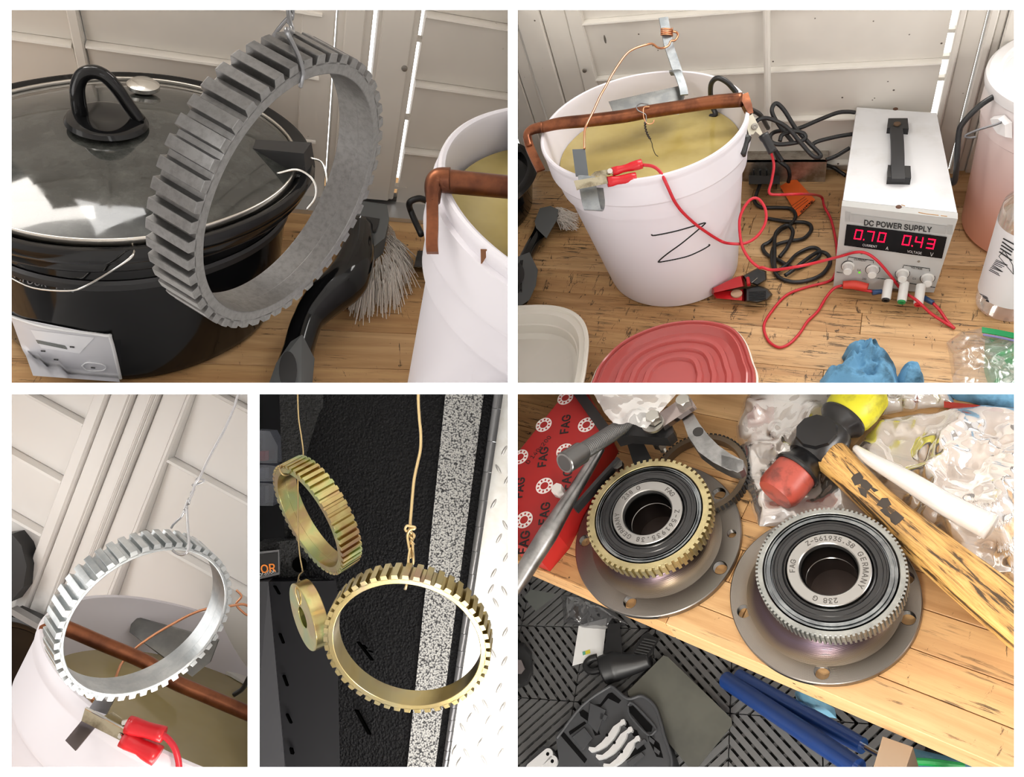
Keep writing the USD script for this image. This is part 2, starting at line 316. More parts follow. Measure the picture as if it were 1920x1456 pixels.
# ---------------------------------------------------------------- builders used by several places
def hit(b, mesh, px, py, lift=0.0):
    """first point of a surface on a line of sight, in booth coordinates (for laying marks and wires on curved things)"""
    d = b.ray(px, py); T = np.asarray(mesh.triangles); e1, e2 = T[:, 1] - T[:, 0], T[:, 2] - T[:, 0]
    h = np.cross(d, e2); a = (e1 * h).sum(1); ok = np.abs(a) > 1e-14; f = np.where(ok, 1 / np.where(ok, a, 1), 0)
    s = b.eye - T[:, 0]; u = f * (s * h).sum(1); q = np.cross(s, e1); v = f * (q @ d); t = f * (e2 * q).sum(1)
    good = ok & (u >= -1e-6) & (v >= -1e-6) & (u + v <= 1 + 1e-6) & (t > 1e-4)
    if not good.any(): return None
    k = np.where(good)[0][np.argmin(t[good])]; n = nrm(np.cross(e1[k], e2[k])); n = n if n @ d < 0 else -n
    return b.eye + d * t[k] + n * lift
def hits(b, mesh, pts, lift): return [p for p in (hit(b, mesh, x, y, lift) for x, y in pts) if p is not None]
def arc(r, a0, a1, k): t = np.linspace(a0, a1, k); return np.stack([r * np.cos(t), r * np.sin(t)], 1)
def toothed_ring(b, c, n, w, ri, mat, label, ro=.06, rr=.0568, N=48, frac=.60, phase=0.0, group=None, xh=(0, 0, 1), step=True, matin=None):
    """ring with teeth all round; c is the centre of the front face, n the way that face looks"""
    T = Thing(b, 'toothed_ring', label, 'toothed ring', loc=c, rot=frame_z(n, xh), group=group)
    ring = Polygon(arc(rr, 0, 2 * PI, 193)[:-1], [arc(ri, 0, 2 * PI, 145)[:-1]])
    body = man(extrude(ring, w, -w))
    if step:
        body -= man(moved(lathe([(0, -w - .001), (ri + .0011, -w - .001), (ri + .0011, -w * .42), (0, -w * .42)], 144)))
        body -= man(lathe([(ri - .002, -w * .44), (ri + .0015, -w * .44), (ri + .0015, -w * .42), (ri - .002, -w * .42)], 144, True))
    c_ = .0005
    body -= man(lathe([(ri - .001, .0001), (ri + c_, .0001), (ri - .001, -c_ - .0005)], 144, True))
    T.part('ring_body', body, mat, smooth=35)
    p = 2 * PI / N; hw = p * frac / 2
    prof = [(rr - .0006, -hw * 1.22), (rr + .0002, -hw * 1.16), (rr + .0008, -hw * 1.05), (ro - .0004, -hw * .96), (ro, -hw * .88)]
    prof = prof + [(ro + .00003, 0)] + [(r, -a) for r, a in prof[::-1]]
    poly = Polygon([(r * math.cos(a), r * math.sin(a)) for r, a in prof]); tooth = extrude(poly, w, -w)
    for k in range(N):
        T.part('tooth', moved(tooth, R=trimesh.transformations.rotation_matrix(phase + k * p, [0, 0, 1])[:3, :3]), mat, smooth=20)
    return T
def shutter_wall(b, name, base, lean, label): 
    ex, ev = np.array([1.0, 0, 0]), np.array([0, math.sin(lean), math.cos(lean)]); ey = np.cross(ev, ex)
    T = Thing(b, name, label, None, loc=base, rot=np.stack([ex, ey, ev], 1), kind='structure')
    T.px = lambda x, y: (T.Ai @ np.r_[b.on(x, y, base, ey), 1])[[0, 2]]
    return T
def stile(T, pts, z0, z1, y0=-.004, y1=.02, mat=None, name='stile', c=.0015):
    """upright board: pts are pixels on its left and right edge"""
    a, d = T.px(*pts[0])[0], T.px(*pts[1])[0]; T.part(name, cbox(a, d, y0, y1, z0, z1, c), mat or SHUTTER)
def slats(T, s0, s1, zs, mat=None, drop=.008, lip=.006):
    """closed louvres: each board leans back and its upper edge stands proud as a ledge"""
    for z0, z1 in zip(zs[:-1], zs[1:]):
        pr = Polygon([(0.012, z0), (.003, z0 + .0005), (-drop * .35, z1 - lip), (-drop, z1 - lip * .55), (-drop * .9, z1 - .001), (-.002, z1), (.012, z1)])
        m = extrude(pr, s1 - s0); V = m.vertices.copy(); m.vertices = np.stack([s0 + V[:, 2], V[:, 0], V[:, 1]], 1); m.invert()
        T.part('slat', m, mat or SHUTTER, smooth=25)
def bench(b, label, y_lines, x0, x1, seed, thick=.045, name='workbench', mats=None):
    T = Thing(b, name, label, 'workbench'); rnd = random.Random(seed)
    for ya, yb in zip(y_lines[:-1], y_lines[1:]):
        x = x0
        while x < x1:
            L = rnd.uniform(.5, .95); e = min(x + L, x1)
            T.part('board', cbox(x + .0003, e - .0003, ya + .0003, yb - .0003, -thick, rnd.uniform(-.0004, 0), .0006), (mats or WOOD)[rnd.randrange(5)], smooth=False); x = e
    return T
def bucket_shell(h, rt, rb, collar=True):
    """bucket body with a collar under the rim and a rolled rim"""
    r = lambda z: rb + (rt - .006 - rb) * z / h
    out = [(0, 0), (rb - .006, 0), (rb - .001, .003), (rb, .008)]
    out += [(r(h * .60), h * .60), (r(h * .70), h * .70), (r(h * .725) , h * .722)]
    out += [(r(h * .73) + .006, h * .735), (r(h * .83) + .006, h * .83), (r(h * .84) + .0095, h * .84), (r(h * .845) + .010, h * .85), (r(h * .90) + .0085, h * .955), (rt - .001, h - .012), (rt, h - .008), (rt + .0005, h - .004), (rt - .0005, h - .001), (rt - .0025, h), (rt - .005, h - .001), (rt - .006, h - .004)]
    out += [(r(h * .8) - .003, h * .8), (r(h * .5) - .003, h * .5), (r(.03) - .003, .012), (0, .012)]
    return lathe(out, 128)
def sheared(m, h, dx, dy):
    m = tm(m).copy(); k = 1 - m.vertices[:, 2] / h; m.vertices = m.vertices + np.stack([dx * k, dy * k, 0 * k], 1); return m
def bath(b, h, r, mat=None): return lathe([(0, h - .02), (r, h - .02), (r, h), (0, h)], 96)
def pad(b, surf, pts, t=.001, lift=.0002):
    """thin plate with a pixel outline, seated on a surface"""
    return trimesh.convex.convex_hull(np.array(hits(b, surf, pts, lift) + hits(b, surf, pts, lift + t)))
def onto(mesh, b, surf, px0, px1, lift=.0008, slant=0.0):
    """lettering (x along, y up) laid on a surface between two pixels"""
    m = tm(mesh); L = np.ptp(m.bounds[:, 0]); p0, p1 = np.array(px0, float), np.array(px1, float); e = (p1 - p0) / L; w = np.array([e[1], -e[0]])
    w = w if w[1] < 0 else -w; V = []
    for x, y, z_ in m.vertices:
        p = p0 + e * (x - m.bounds[0][0] + slant * y) + w * y; h_ = hit(b, surf, *p, lift + z_); V.append(h_ if h_ is not None else V[-1] if V else np.zeros(3))
    return trimesh.Trimesh(np.array(V), m.faces, process=False)
def crumple(b, outline, amp, seed, z0=.0005, freq=28., nu=26, nv=90, edge=2.5, fold=.6, wob=.004):
    """cloth or film pushed into folds on the bench; outline in pixels"""
    O = np.array([b.at(*p, z0) for p in outline]); O = np.vstack([O, O[:1]]); C = O[:-1].mean(0)
    t = np.r_[0, np.cumsum(np.linalg.norm(np.diff(O, axis=0), axis=1))]; t /= t[-1]
    def fn(u, v):
        e = np.stack([np.interp(v, t, O[:, k]) for k in range(3)], -1); P = C + (e - C) * u[..., None]
        q = P * freq + [seed * 3.7, seed * 1.3, 0]; n1 = meshkit.fbm(q, 4, seed); n2 = meshkit.fbm(q * [1.6, .7, 1] + 9, 4, seed + 5)
        h = (1 - u ** edge) * amp * ((1 - fold) + fold * (1 - np.abs(2 * n1 - 1) * 2.2).clip(0, 1)) + (1 - u ** 8) * wob * n2
        P = P + np.stack([(n2 - .5) * wob * 2, (n1 - .5) * wob * 2, np.zeros_like(u)], -1); P[..., 2] = z0 + np.maximum(h, 0) + .0003; return P
    return sheet(fn, nu, nv)
def film_mat(name, tint=(1, 1, 1), gloss=.35, rough=.08, milky=0.0, milk=(.8, .8, .8)):
    """thin clear plastic: mostly see-through, with sharp glints"""
    n = {'t': ('transparent_bsdf', {'color': tint}), 'g': ('glossy_bsdf', {'roughness': rough, 'color': (1, 1, 1)}), 'd': ('diffuse_bsdf', {'color': milk}),
         'f': ('fresnel', {'IOR': 1.5}), 'mr': ('map_range', {'from_min': .03, 'from_max': .6, 'to_min': gloss * .25, 'to_max': gloss, 'clamp': True}), 'm1': ('mix_closure', {'fac': milky}), 'm2': ('mix_closure', {})}
    return mk(name, n, [('t.BSDF', 'm1.closure1'), ('d.BSDF', 'm1.closure2'), ('f.fac', 'mr.value'), ('mr.result', 'm2.fac'), ('m1.closure', 'm2.closure1'), ('g.BSDF', 'm2.closure2')], surface='m2.closure')
def quad_on(b, surf, quad, lift=.0008, nu=12, nv=6):
    """thin skin with four pixel corners laid on a surface"""
    a, b_, c_, d_ = [np.array(p, float) for p in quad]; G = []; last = None
    for u in np.linspace(0, 1, nu):
        for v in np.linspace(0, 1, nv):
            h_ = hit(b, surf, *((a * (1 - u) + b_ * u) * (1 - v) + (d_ * (1 - u) + c_ * u) * v), lift); last = h_ if h_ is not None else last; G.append(last)
    G = [g if g is not None else next(x for x in G if x is not None) for g in G]
    return sheet(lambda U_, V_: np.array(G).reshape(nu, nv, 3), nu, nv)
SEG = {'0': 'abcdef', '7': 'abc', '4': 'bcfg', '3': 'abcdg', '.': ''}
def seven(s, h=.01):
    """seven-segment figures as flat bars"""
    w, t = h * .76, h * .14; ms = []; x = 0
    for c in s:
        if c == '.': ms.append(box(x - .30 * w, x - .30 * w + t, 0, t, 0, .0002)); continue
        g = dict(a=(0, w, h - t, h), g=(0, w, (h - t) / 2, (h + t) / 2), d=(0, w, 0, t), f=(0, t, h / 2, h), b=(w - t, w, h / 2, h), e=(0, t, 0, h / 2), c=(w - t, w, 0, h / 2))
        ms += [box(x + a, x + b_, c_, d, 0, .0002) for a, b_, c_, d in (g[k] for k in SEG[c])]; x += w * 1.52
    return cat(ms)

def slab(b, px, d, t, d2=None):
    """plate of true thickness whose outline is given in pixels and depths"""
    D = np.broadcast_to(d, (len(px),)); return trimesh.convex.convex_hull(np.array([b.dep(x, y, q) for (x, y), q in zip(px, D)] + [b.dep(x, y, q) + b.cam((0, 0, t)) for (x, y), q in zip(px, D)]))
# ================================================================ upper left: slow cooker, hanging ring, bucket
RING_DARK = plain('dark_machined_steel', (.21, .205, .20), .40, 1.0, noise=(420., (.165, .16, .155), .42, .66), bump=(300., .10, .0004), bevel=.0004)
BLACKGLOSS = plain('glossy_black_shell', (.004, .004, .0045), .10, specular_ior_level=.4)
BLACKMATT = plain('matt_black_plastic', (.014, .014, .015), .42)
CHROME = plain('bright_steel', (.72, .70, .66), .18, 1.0)
GREYRUBBER = plain('grey_rubber', (.10, .105, .105), .55)
GLASSDARK = mk('smoky_lid_glass', {'tc': ('texture_coordinate', {}), 'n': ('noise_texture', {'scale': 38.0, 'detail': 8.0, 'roughness': .72}), 'r': ('rgb_ramp', {'ramp': [(0, (.020, .021, .019)), (.45, (.030, .031, .028)), (.7, (.065, .067, .06)), (1, (.10, .10, .09))]}),
    'rr': ('map_range', {'from_min': .35, 'from_max': .7, 'to_min': .03, 'to_max': .11}), 'p': ('principled_bsdf', {'specular_ior_level': .8})},
    [('tc.object', 'n.vector'), ('n.fac', 'r.fac'), ('r.color', 'p.base_color'), ('n.fac', 'rr.value'), ('rr.result', 'p.roughness')])
PANELGREY = plain('silver_control_panel', (.62, .62, .65), .5, .1)
BRISTLE = plain('pale_bristles', (.80, .74, .68), .6)
WIRE = plain('tie_wire', (.22, .22, .225), .4, 1.0)

yl = [P1.at(700, y)[1] for y in (740, 690, 622, 560, 505, 462, 430)]
yl = [yl[0] - .12, yl[0] - .06] + yl + [.53]
bench(P1, 'worn butcher-block bench top under the black slow cooker', yl, -.75, .2, 3, mats=WOODC)

W1 = shutter_wall(P1, 'door_1', P1.at(730, 385), -.115, 'pale painted folding shutter door behind the slow cooker')
z = lambda x, y: W1.px(x, y)[1]; s = lambda x, y: W1.px(x, y)[0]
top = .75; sl_l, sl_r = W1.px(155, 110)[0], W1.px(629, 40)[0]
zs = [-.02, z(300, 225), z(300, 97), z(300, -30), .6]
slats(W1, s(-160, 150), s(140, 100), [-.02, z(80, 195), z(80, 70), z(80, -55), .52, .7])
stile(W1, [(131, 40), (152, 40)], -.02, top, y0=-.008)
slats(W1, s(158, 60), s(600, 100), [-.02, z(300, 225), z(300, 97), z(300, -30), .52, .7])
stile(W1, [(560, 200), (618, 200)], -.02, top, y0=-.004)
stile(W1, [(627, 120), (690, 120)], .012, top, y0=-.003, name='post'); stile(W1, [(640, 120), (676, 120)], .012, top, y0=-.007, y1=0, name='post_face')
stile(W1, [(700, 120), (775, 120)], .012, top, y0=-.003); stile(W1, [(706, 120), (764, 120)], .012, top, y0=-.007, y1=0, name='stile_face')
xs = s(784, 120)
slats(W1, xs, xs + .45, [.012, z(850, 405), z(850, 288), z(850, 162), z(850, 30), z(850, -90), .5, .7])
for py in (75, 222, 352): q = W1.px(772 - (py - 150) * .13, py); W1.part('hinge_pin', box(q[0] - .004, q[0] + .012, .0, .008, q[1] - .002, q[1] + .002), SHUTTER)
q = W1.px(757.5, 122); W1.part('bolt_head', moved(lathe([(0, 0), (.0036, 0), (.0032, .0018), (0, .0026)], 20), R=frame_z((0, -1, 0)), t=(q[0], -.007, q[1])), plain('dull_bolt', (.3, .28, .25), .4, .6), label='dull grey bolt head')
T = Thing(P1, 'door_track', 'galvanised door track lying along the foot of the shutters', 'metal track')
a, c2 = P1.at(560, 400), P1.at(830, 418)
T.part('channel', box(-.30, .10, P1.at(700, 412)[1], P1.at(730, 378)[1], 0, .006), plain('track_zinc', (.62, .63, .64), .3, .8))
T.part('lip', box(-.30, .10, P1.at(730, 382)[1] - .002, P1.at(730, 376)[1], 0, .013), plain('track_dark', (.08, .07, .06), .5))

# slow cooker
OC, OA, OB, OR = np.array([-.3873, .2250]), .1497, .1351, .7134
def oval(k, z_, n=96):
    e = superellipse(OA * k, OB * k, 2.15, n); c, s_ = math.cos(OR), math.sin(OR)
    return np.c_[e[:, 0] * c - e[:, 1] * s_ + OC[0], e[:, 0] * s_ + e[:, 1] * c + OC[1], np.full(len(e), z_)]
T = Thing(P1, 'slow_cooker', 'black oval slow cooker with a glass lid and silver control panel', 'slow cooker', loc=(OC[0], OC[1], 0))
shell = loft([oval(k, z_) for k, z_ in ((.80, .0), (.86, .003), (.885, .012), (.905, .05), (.93, .10), (.955, .135), (.985, .142), (.985, .146))], close_bottom=True, close_top=True)
T.part('housing', shell, BLACKGLOSS, booth=True, smooth=40)
rim = loft([oval(k, z_) for k, z_ in ((.97, .1460), (1.05, .147), (1.07, .151), (1.07, .157), (1.10, .160), (1.115, .167), (1.10, .1725), (1.07, .173), (1.035, .169), (1.0, .1665), (.97, .164))])
T.part('crock_rim', rim, BLACKGLOSS, booth=True, smooth=50)
band = T.part('lower_band', loft([oval(k, z_) for k, z_ in ((.945, .118), (.962, .1185), (.968, .125), (.955, .128))]), BLACKMATT, booth=True)
dome = loft([oval(k, .170 + .026 * (1 - k * k)) for k in np.linspace(.985, .02, 14)], close_top=True)
lid = T.part('lid', dome, GLASSDARK, booth=True, smooth=True, label='domed glass lid clouded with drops')
LP = '' if lid is None else lid
rr_ = []
for a_ in np.linspace(0, 2 * PI, 9): rr_.append(oval(1.0 + .012 * math.cos(a_), .170 + .0042 * math.sin(a_)))
T.part('rim_band', loft(rr_), plain('rim_steel', (.62, .58, .52), .25, 1.0), booth=True, parent=LP, smooth=True)
hb = P1.at(201, 232, .197)
T.part('handle_base', moved(lathe([(0, 0), (.030, -.001), (.033, .0015), (.031, .005), (.024, .0075), (.008, .006), (0, .006)], 48), t=hb), BLACKGLOSS, booth=True, parent=LP)
A_, B_ = P1.at(151, 213, .203), P1.at(262, 226, .202); up_ = np.array([0, 0, 1.0])
arch = [A_, A_ + up_ * .012, A_ * .97 + B_ * .03 + up_ * .024, A_ * .86 + B_ * .14 + up_ * .034, A_ * .68 + B_ * .32 + up_ * .0385, A_ * .50 + B_ * .50 + up_ * .0365, A_ * .33 + B_ * .67 + up_ * .0275, A_ * .16 + B_ * .84 + up_ * .013, B_]
T.part('lid_handle', tube(arch, [.0062, .006, .0057, .0057, .0057, .0055, .0055], 14), BLACKGLOSS, booth=True, parent=LP, smooth=True)
kb = P1.at(272, 188, .180)
T.part('vent_knob', moved(lathe([(0, -.004), (.012, -.004), (.0115, -.001), (.005, .0), (.0045, .008), (.011, .010), (.0145, .0125), (.0145, .016), (.010, .0195), (0, .0205)], 36), t=kb), CHROME, booth=True, parent=LP, smooth=50, label='bright steel vent knob')
# lid latch on the right and the wire bails
lt = [P1.dep(*p) for p in ((452, 262, .70), (600, 292, .70), (592, 345, .705), (452, 300, .70))]
c0 = P1.at(525, 300, .172); dx = nrm(P1.at(595, 320, .172) - P1.at(460, 285, .172)); fr = frame_z((0, 0, 1), dx)
lm = trimesh.convex.convex_hull(np.array([(-.035, -.011, 0), (.030, -.014, -.004), (.030, .014, -.004), (-.035, .011, 0), (-.034, -.009, .008), (.026, -.012, .020), (.026, .012, .020), (-.034, .009, .008)]))
T.part('lid_latch', moved(lm, R=fr, t=c0), BLACKMATT, booth=True, label='black plastic lid latch')
T.part('lid_latch', moved(cbox(.010, .030, -.017, .017, -.022, -.002, .003), R=fr, t=c0 + [0, 0, 0]), BLACKGLOSS, booth=True)
T.part('wire_bail', tube([P1.dep(*p) for p in ((520, 325, .635), (555, 318, .63), (580, 330, .63), (592, 350, .632), (590, 372, .635), (575, 392, .64))], .0011, 6), CHROME, booth=True, smooth=True)
T.part('wire_bail', tube([P1.dep(*p) for p in ((583, 296, .665), (604, 305, .66), (613, 340, .655), (610, 372, .655))], .0011, 6), CHROME, booth=True, smooth=True)
fb = [p for p in (hit(P1, cat([shell, rim]), x, y, .006) for x, y in ((-60, 470), (22, 507), (70, 530), (132, 535), (165, 525), (222, 486), (250, 470), (243, 459), (246, 452))) if p is not None]
if len(fb) > 3: T.part('wire_bail', tube(fb, .0011, 6, n=4), CHROME, booth=True, smooth=True, label='bright wire bail across the front')
# control panel and its marks, wrapped on the housing
def wrapped(poly_px, lift, nu=20, nv=10, hole=None):
    """four corners in pixels, bilinear, laid on the housing"""
    a, b_, c_, d_ = [np.array(p, float) for p in poly_px]; G = []
    for u in np.linspace(0, 1, nu):
        for v in np.linspace(0, 1, nv):
            p = (a * (1 - u) + b_ * u) * (1 - v) + (d_ * (1 - u) + c_ * u) * v; h_ = hit(P1, shell, *p, lift); G.append(h_ if h_ is not None else P1.at(*p, .03))
    return sheet(lambda U_, V_: np.array(G).reshape(nu, nv, 3), nu, nv)
T.part('control_panel', wrapped([(22, 592), (205, 628), (225, 716), (62, 704)], .0012), PANELGREY, booth=True, smooth=True, label='silver grey control panel')
T.part('panel_frame', tube(hits(P1, shell, [(20, 589), (90, 610), (195, 625), (208, 632), (226, 705), (222, 716), (160, 718)], .0022), .0016, 8, n=5), plain('panel_edge', (.7, .7, .7), .3), booth=True, smooth=True)
T.part('display', wrapped([(70, 634), (124, 645), (128, 652), (74, 641)], .002, 6, 4), plain('lcd_grey', (.16, .17, .16), .3), booth=True, smooth=True, label='small grey display window')
T.part('panel_patch', wrapped([(60, 616), (178, 630), (150, 660), (80, 650)], .0016, 8, 6), plain('panel_white', (.74, .74, .76), .3), booth=True, smooth=True)
T.part('push_button', tube(hits(P1, shell, [(155, 683), (165, 677), (192, 680), (199, 687), (190, 692), (165, 691), (155, 683)], .0018), .0006, 6, n=5), plain('button_edge', (.8, .8, .82), .3), booth=True)
TXTP = plain('dark_print', (.05, .05, .05), .5)
for px_, py_ in ((108, 671), (115, 692), (84, 655), (137, 647), (176, 686)): 
    h_ = hit(P1, shell, px_, py_, .0022)
    if h_ is not None: T.part('symbol', moved(cbox(-.0018, .0018, -.0007, .0007, -.0003, .0003, .0001), R=frame_z((-.1, -1, .1)), t=h_), TXTP, booth=True)
T.part('lettering', onto(text('Crock-Pot', .0145, .0003), P1, shell, (28, 517), (140, 538)), plain('worn_letters', (.16, .16, .17), .4), booth=True, smooth=False, label='worn grey script lettering')

# scrubbing brush with bristles, leaning between cooker and bucket
T = Thing(P1, 'scrub_brush', 'black and grey scrubbing brush with pale bristles beside the slow cooker', 'brush', loc=P1.at(620, 560))
hp = [P1.at(*p) for p in ((675, 425, .055), (668, 480, .058), (650, 525, .058), (610, 560, .05), (578, 600, .042), (560, 655, .035), (545, 725, .03), (540, 770, .03))]
T.part('handle', tube(hp, [.015, .020, .023, .021, .0155, .015, .019, .020], 16), BLACKGLOSS, booth=True, smooth=True)
g = [P1.at(*p) for p in ((560, 628, .054), (545, 668, .054), (538, 730, .050))]
T.part('grip_inlay', moved(trimesh.convex.convex_hull(np.array([P1.at(*p) for p in ((567, 627, .050), (545, 640, .050), (518, 680, .043), (502, 725, .040), (585, 725, .040), (590, 672, .043), (566, 627, .053), (536, 665, .055), (527, 725, .055), (565, 725, .055))]))), GREYRUBBER, booth=True, label='grey rubber grip')
T.part('grip_recess', moved(trimesh.convex.convex_hull(np.array([P1.at(540 + 17 * math.cos(a_), 694 + 36 * math.sin(a_), .0545 + dz) for a_ in np.linspace(0, 2 * PI, 20) for dz in (-.006, .0035)]))), BLACKMATT, booth=True)
hd = np.array([P1.at(*p) for p in ((672, 405, .034), (722, 412, .034), (726, 440, .034), (718, 475, .034), (690, 498, .034), (655, 505, .034), (660, 455, .034))])
T.part('head', trimesh.convex.convex_hull(np.vstack([hd, hd * [1, 1, .0] + [0, 0, .056]])), GREYRUBBER, booth=True, label='grey brush head')
T.part('head_slot', trimesh.convex.convex_hull(np.array([P1.at(*p) for p in ((684, 405, .058), (712, 410, .058), (705, 435, .058), (682, 430, .058), (684, 405, .053), (712, 410, .053), (705, 435, .053), (682, 430, .053))])), BLACKMATT, booth=True)
rnd = np.random.RandomState(5); V, Fc = [], []
outl = spline([P1.at(*p, .034) for p in ((724, 408), (728, 440), (719, 476), (690, 500), (655, 508), (640, 512))], 40)
cen = P1.at(690, 450, .034)
for i in range(520):
    p = outl[rnd.randint(len(outl))] * rnd.uniform(.86, 1.0) ; p = p + (cen - p) * rnd.uniform(0, .25); d_ = nrm(p - cen) * [1, 1, 0]
    q = p + d_ * rnd.uniform(.010, .026) + [0, 0, -.030 + rnd.uniform(-.002, .006)] + rnd.normal(0, .002, 3)
    m_ = tube([p, (p + q) / 2 + d_ * .002, q], .00055, 4, smooth=False, caps=False); Fc.append(m_)
T.part('bristles', cat(Fc), BRISTLE, booth=True, kind='stuff', smooth=False)
# dark plug at the bucket's foot
T = Thing(P1, 'power_plug', 'dark blurred plug lying behind the left bucket', 'plug', loc=P1.at(790, 500))
T.part('body', trimesh.convex.convex_hull(np.array([P1.at(*p) for p in ((776, 500, 0), (800, 505, 0), (776, 500, .05), (800, 500, .05), (783, 470, 0), (810, 470, 0), (783, 470, .045), (810, 470, .045))])), BLACKMATT, booth=True)
T.part('cord', tube([P1.at(*p) for p in ((790, 440, .05), (772, 400, .055), (768, 380, .07), (785, 372, .075), (800, 376, .07))], .004, 8), BLACKCABLE, booth=True, smooth=True)

# bucket
b1 = bucket_shell(.30, .15, .1435)
solo(P1, 'bucket', b1, BUCKET, 'white plastic bucket beside the slow cooker, cut off by the display wall', 'bucket', loc=(0, 0, 0), smooth=35)
solo(P1, 'plating_bath', bath(P1, .268, .1375), LIQUID, 'cloudy yellow-brown liquid in the bucket beside the slow cooker', 'liquid')
def copper_bar(b, ptsA, label, r=.0095, tail=None, flat=True):
    T = Thing(b, 'copper_pipe', label, 'copper pipe', loc=ptsA[0])
    T.part('pipe', tube(ptsA, r, 16), COPPER, booth=True, smooth=True)
    if tail is not None: T.part('flattened_end', tail, COPPER, booth=True, smooth=40)
    return T
e0 = P1.at(820, 338, .306); e1 = P1.at(1010, 356, .306)
lg = [P1.on(x, y, e0 + [0, -.006, 0], P1.cam((-.2, .2, -1))) for x, y in ((833, 331), (814, 340), (811, 375), (811, 420), (810, 455), (811, 474))]
wv = nrm(P1.on(830, 400, e0, P1.cam((0, .2, -1))) - P1.on(810, 400, e0, P1.cam((0, .2, -1))))
T = copper_bar(P1, [e0, e0 * .75 + e1 * .25, (e0 + e1) / 2, e1], 'brown copper pipe across the cut-off bucket with a bent flat end', .0078, strip(spline(lg, 6), .0075, .004, wv))
T.part('pipe_bend', tube([P1.on(x, y, e0, P1.cam((0, .2, -1))) for x, y in ((845, 336), (822, 337), (813, 352), (812, 380))], [.0078, .0076, .0062, .0045], 14), COPPER, booth=True, smooth=True)
pl = [P1.dep(*p) for p in ((924, 258, .66), (1000, 262, .66), (1000, 330, .64), (926, 310, .64))]
solo(P1, 'zinc_plate', (lambda P: trimesh.convex.convex_hull(np.vstack([P, P + P1.cam((0, 0, 1)) * .003])))(np.array(pl)), LEAD, 'dark flat metal plate hanging in the cut-off bucket', 'metal plate')
h_ = hit(P1, b1, 908, 473, .0006)
solo(P1, 'rust_spot', moved(trimesh.convex.convex_hull(np.array([(x, y, z_) for x, y in ((-.0022, .002), (.0015, .003), (.003, .0005), (.0009, -.002), (.0003, -.009), (-.0004, -.003)) for z_ in (0, .0006)])), R=frame_z((-.35, -.9, .05), (1, -.3, 0)), t=h_), plain('rust', (.20, .08, .03), .8), 'small rust-brown drip stain on the cut-off bucket rim', 'stain')

# ring on its wire
c1, n1 = P1.campt((-.0881, .0772, .3064)), P1.cam((.853, -.504, -.139))
toothed_ring(P1, c1, n1, .0190, .0523, RING_DARK, 'dark unplated toothed steel ring hanging in front of the slow cooker', phase=.03)
T = Thing(P1, 'hanging_wire', 'grey tie wire looped round the dark toothed ring', 'wire', loc=P1.dep(545, 20, .31))
rim1 = lambda px, py, d: P1.dep(px, py, d)
fd1 = lambda px, py, k=.0016: (lambda q: q + P1.cam((0, 0, -1)) * k)(P1.on(px, py, c1, n1))
T.part('loop', tube([rim1(*p) for p in ((543, -40, .285), (541, 25, .283), (549, 60, .279))] + [fd1(557, 88, .012), fd1(566, 115, .004), fd1(570, 138), fd1(568, 155), fd1(560, 158, -.002)], .00085, 8), WIRE, booth=True, smooth=True)
T.part('loop', tube([rim1(*p) for p in ((549, -40, .307), (548, 30, .307), (540, 34, .309), (524, 52, .315), (509, 74, .319), (499, 90, .322), (500, 104, .324))], .00085, 8), WIRE, booth=True, smooth=True)
T.part('twist', tube([rim1(*p) for p in ((538, -40, .306), (540, 15, .305), (546, 33, .303), (540, 42, .305))], .00085, 8), WIRE, booth=True, smooth=True)
# ================================================================ upper right: plating bucket, power supply, jug
q1 = lambda l: [(968 + x * .2458, 18 + y * .2458) for x, y in l]
q2 = lambda l: [(1430 + x * .2469, 18 + y * .2469) for x, y in l]
q3 = lambda l: [(968 + x * .2458, 368 + y * .2458) for x, y in l]
q4 = lambda l: [(1430 + x * .2469, 368 + y * .2469) for x, y in l]
yl = [P2.at(1500, y)[1] for y in (745, 688, 617, 578, 530, 484, 442, 410, 383, 355)] + [P2.at(1568, 327)[1] + .02]
bench(P2, 'scarred butcher-block bench top under the white bucket and power supply', [yl[0] - .14, yl[0] - .07] + yl, -.62, .75, 8)

# shutters
SHUTTER2 = speckled('shutter_paint_speckled', (.80, .765, .70), .42, speck=(.10, .08, .06), scale=22., size=.03)
W = shutter_wall(P2, 'door_2', P2.at(1568, 326) + [0, .014, 0], -.20, 'pale painted shutter doors speckled with dirt behind the white bucket')
s, z = lambda x, y: W.px(x, y)[0], lambda x, y: W.px(x, y)[1]
TOP = z(1500, 19) + .03; BOT = -.015
zs = [BOT, z(1588, 301), z(1600, 216), z(1600, 119.5), z(1300, 22), TOP + .12]
a0 = s(1104, 90); m0, m1 = s(1436, 100), s(1448, 100); g0, g1 = s(1769, 100), s(1774.5, 100)
slats(W, a0, g0, zs, SHUTTER2)
def upright(x0, x1, y, z0=BOT, y0=-.006, c=.002): W.part('stile', cbox(s(x0, y), s(x1, y), y0, .02, z0, TOP + .05, c), SHUTTER2)
upright(900, 948, 60); upright(949.5, 974, 60); upright(979, 1024, 60, y0=-.009); upright(1025, 1071, 60, y0=-.004); upright(1072, 1100, 60, y0=-.008)
upright(1790, 1803, 60, y0=-.012); upright(1803.5, 1842, 60, y0=-.004); upright(1846, 1862, 60, y0=-.012); upright(1863, 1880, 60, y0=-.003); upright(1881, 1980, 60, y0=-.009)
W.part('tilt_rod', cbox(m0, m1, -.026, -.014, z(1447, 247), TOP, .003), SHUTTER2)
for py in (60, 110, 150): q = W.px(1780 - (py - 60) * .25, py); W.part('hinge_pin', box(g0 - .002, g1 + .012, .002, .010, q[1] - .003, q[1] + .003), SHUTTER2)
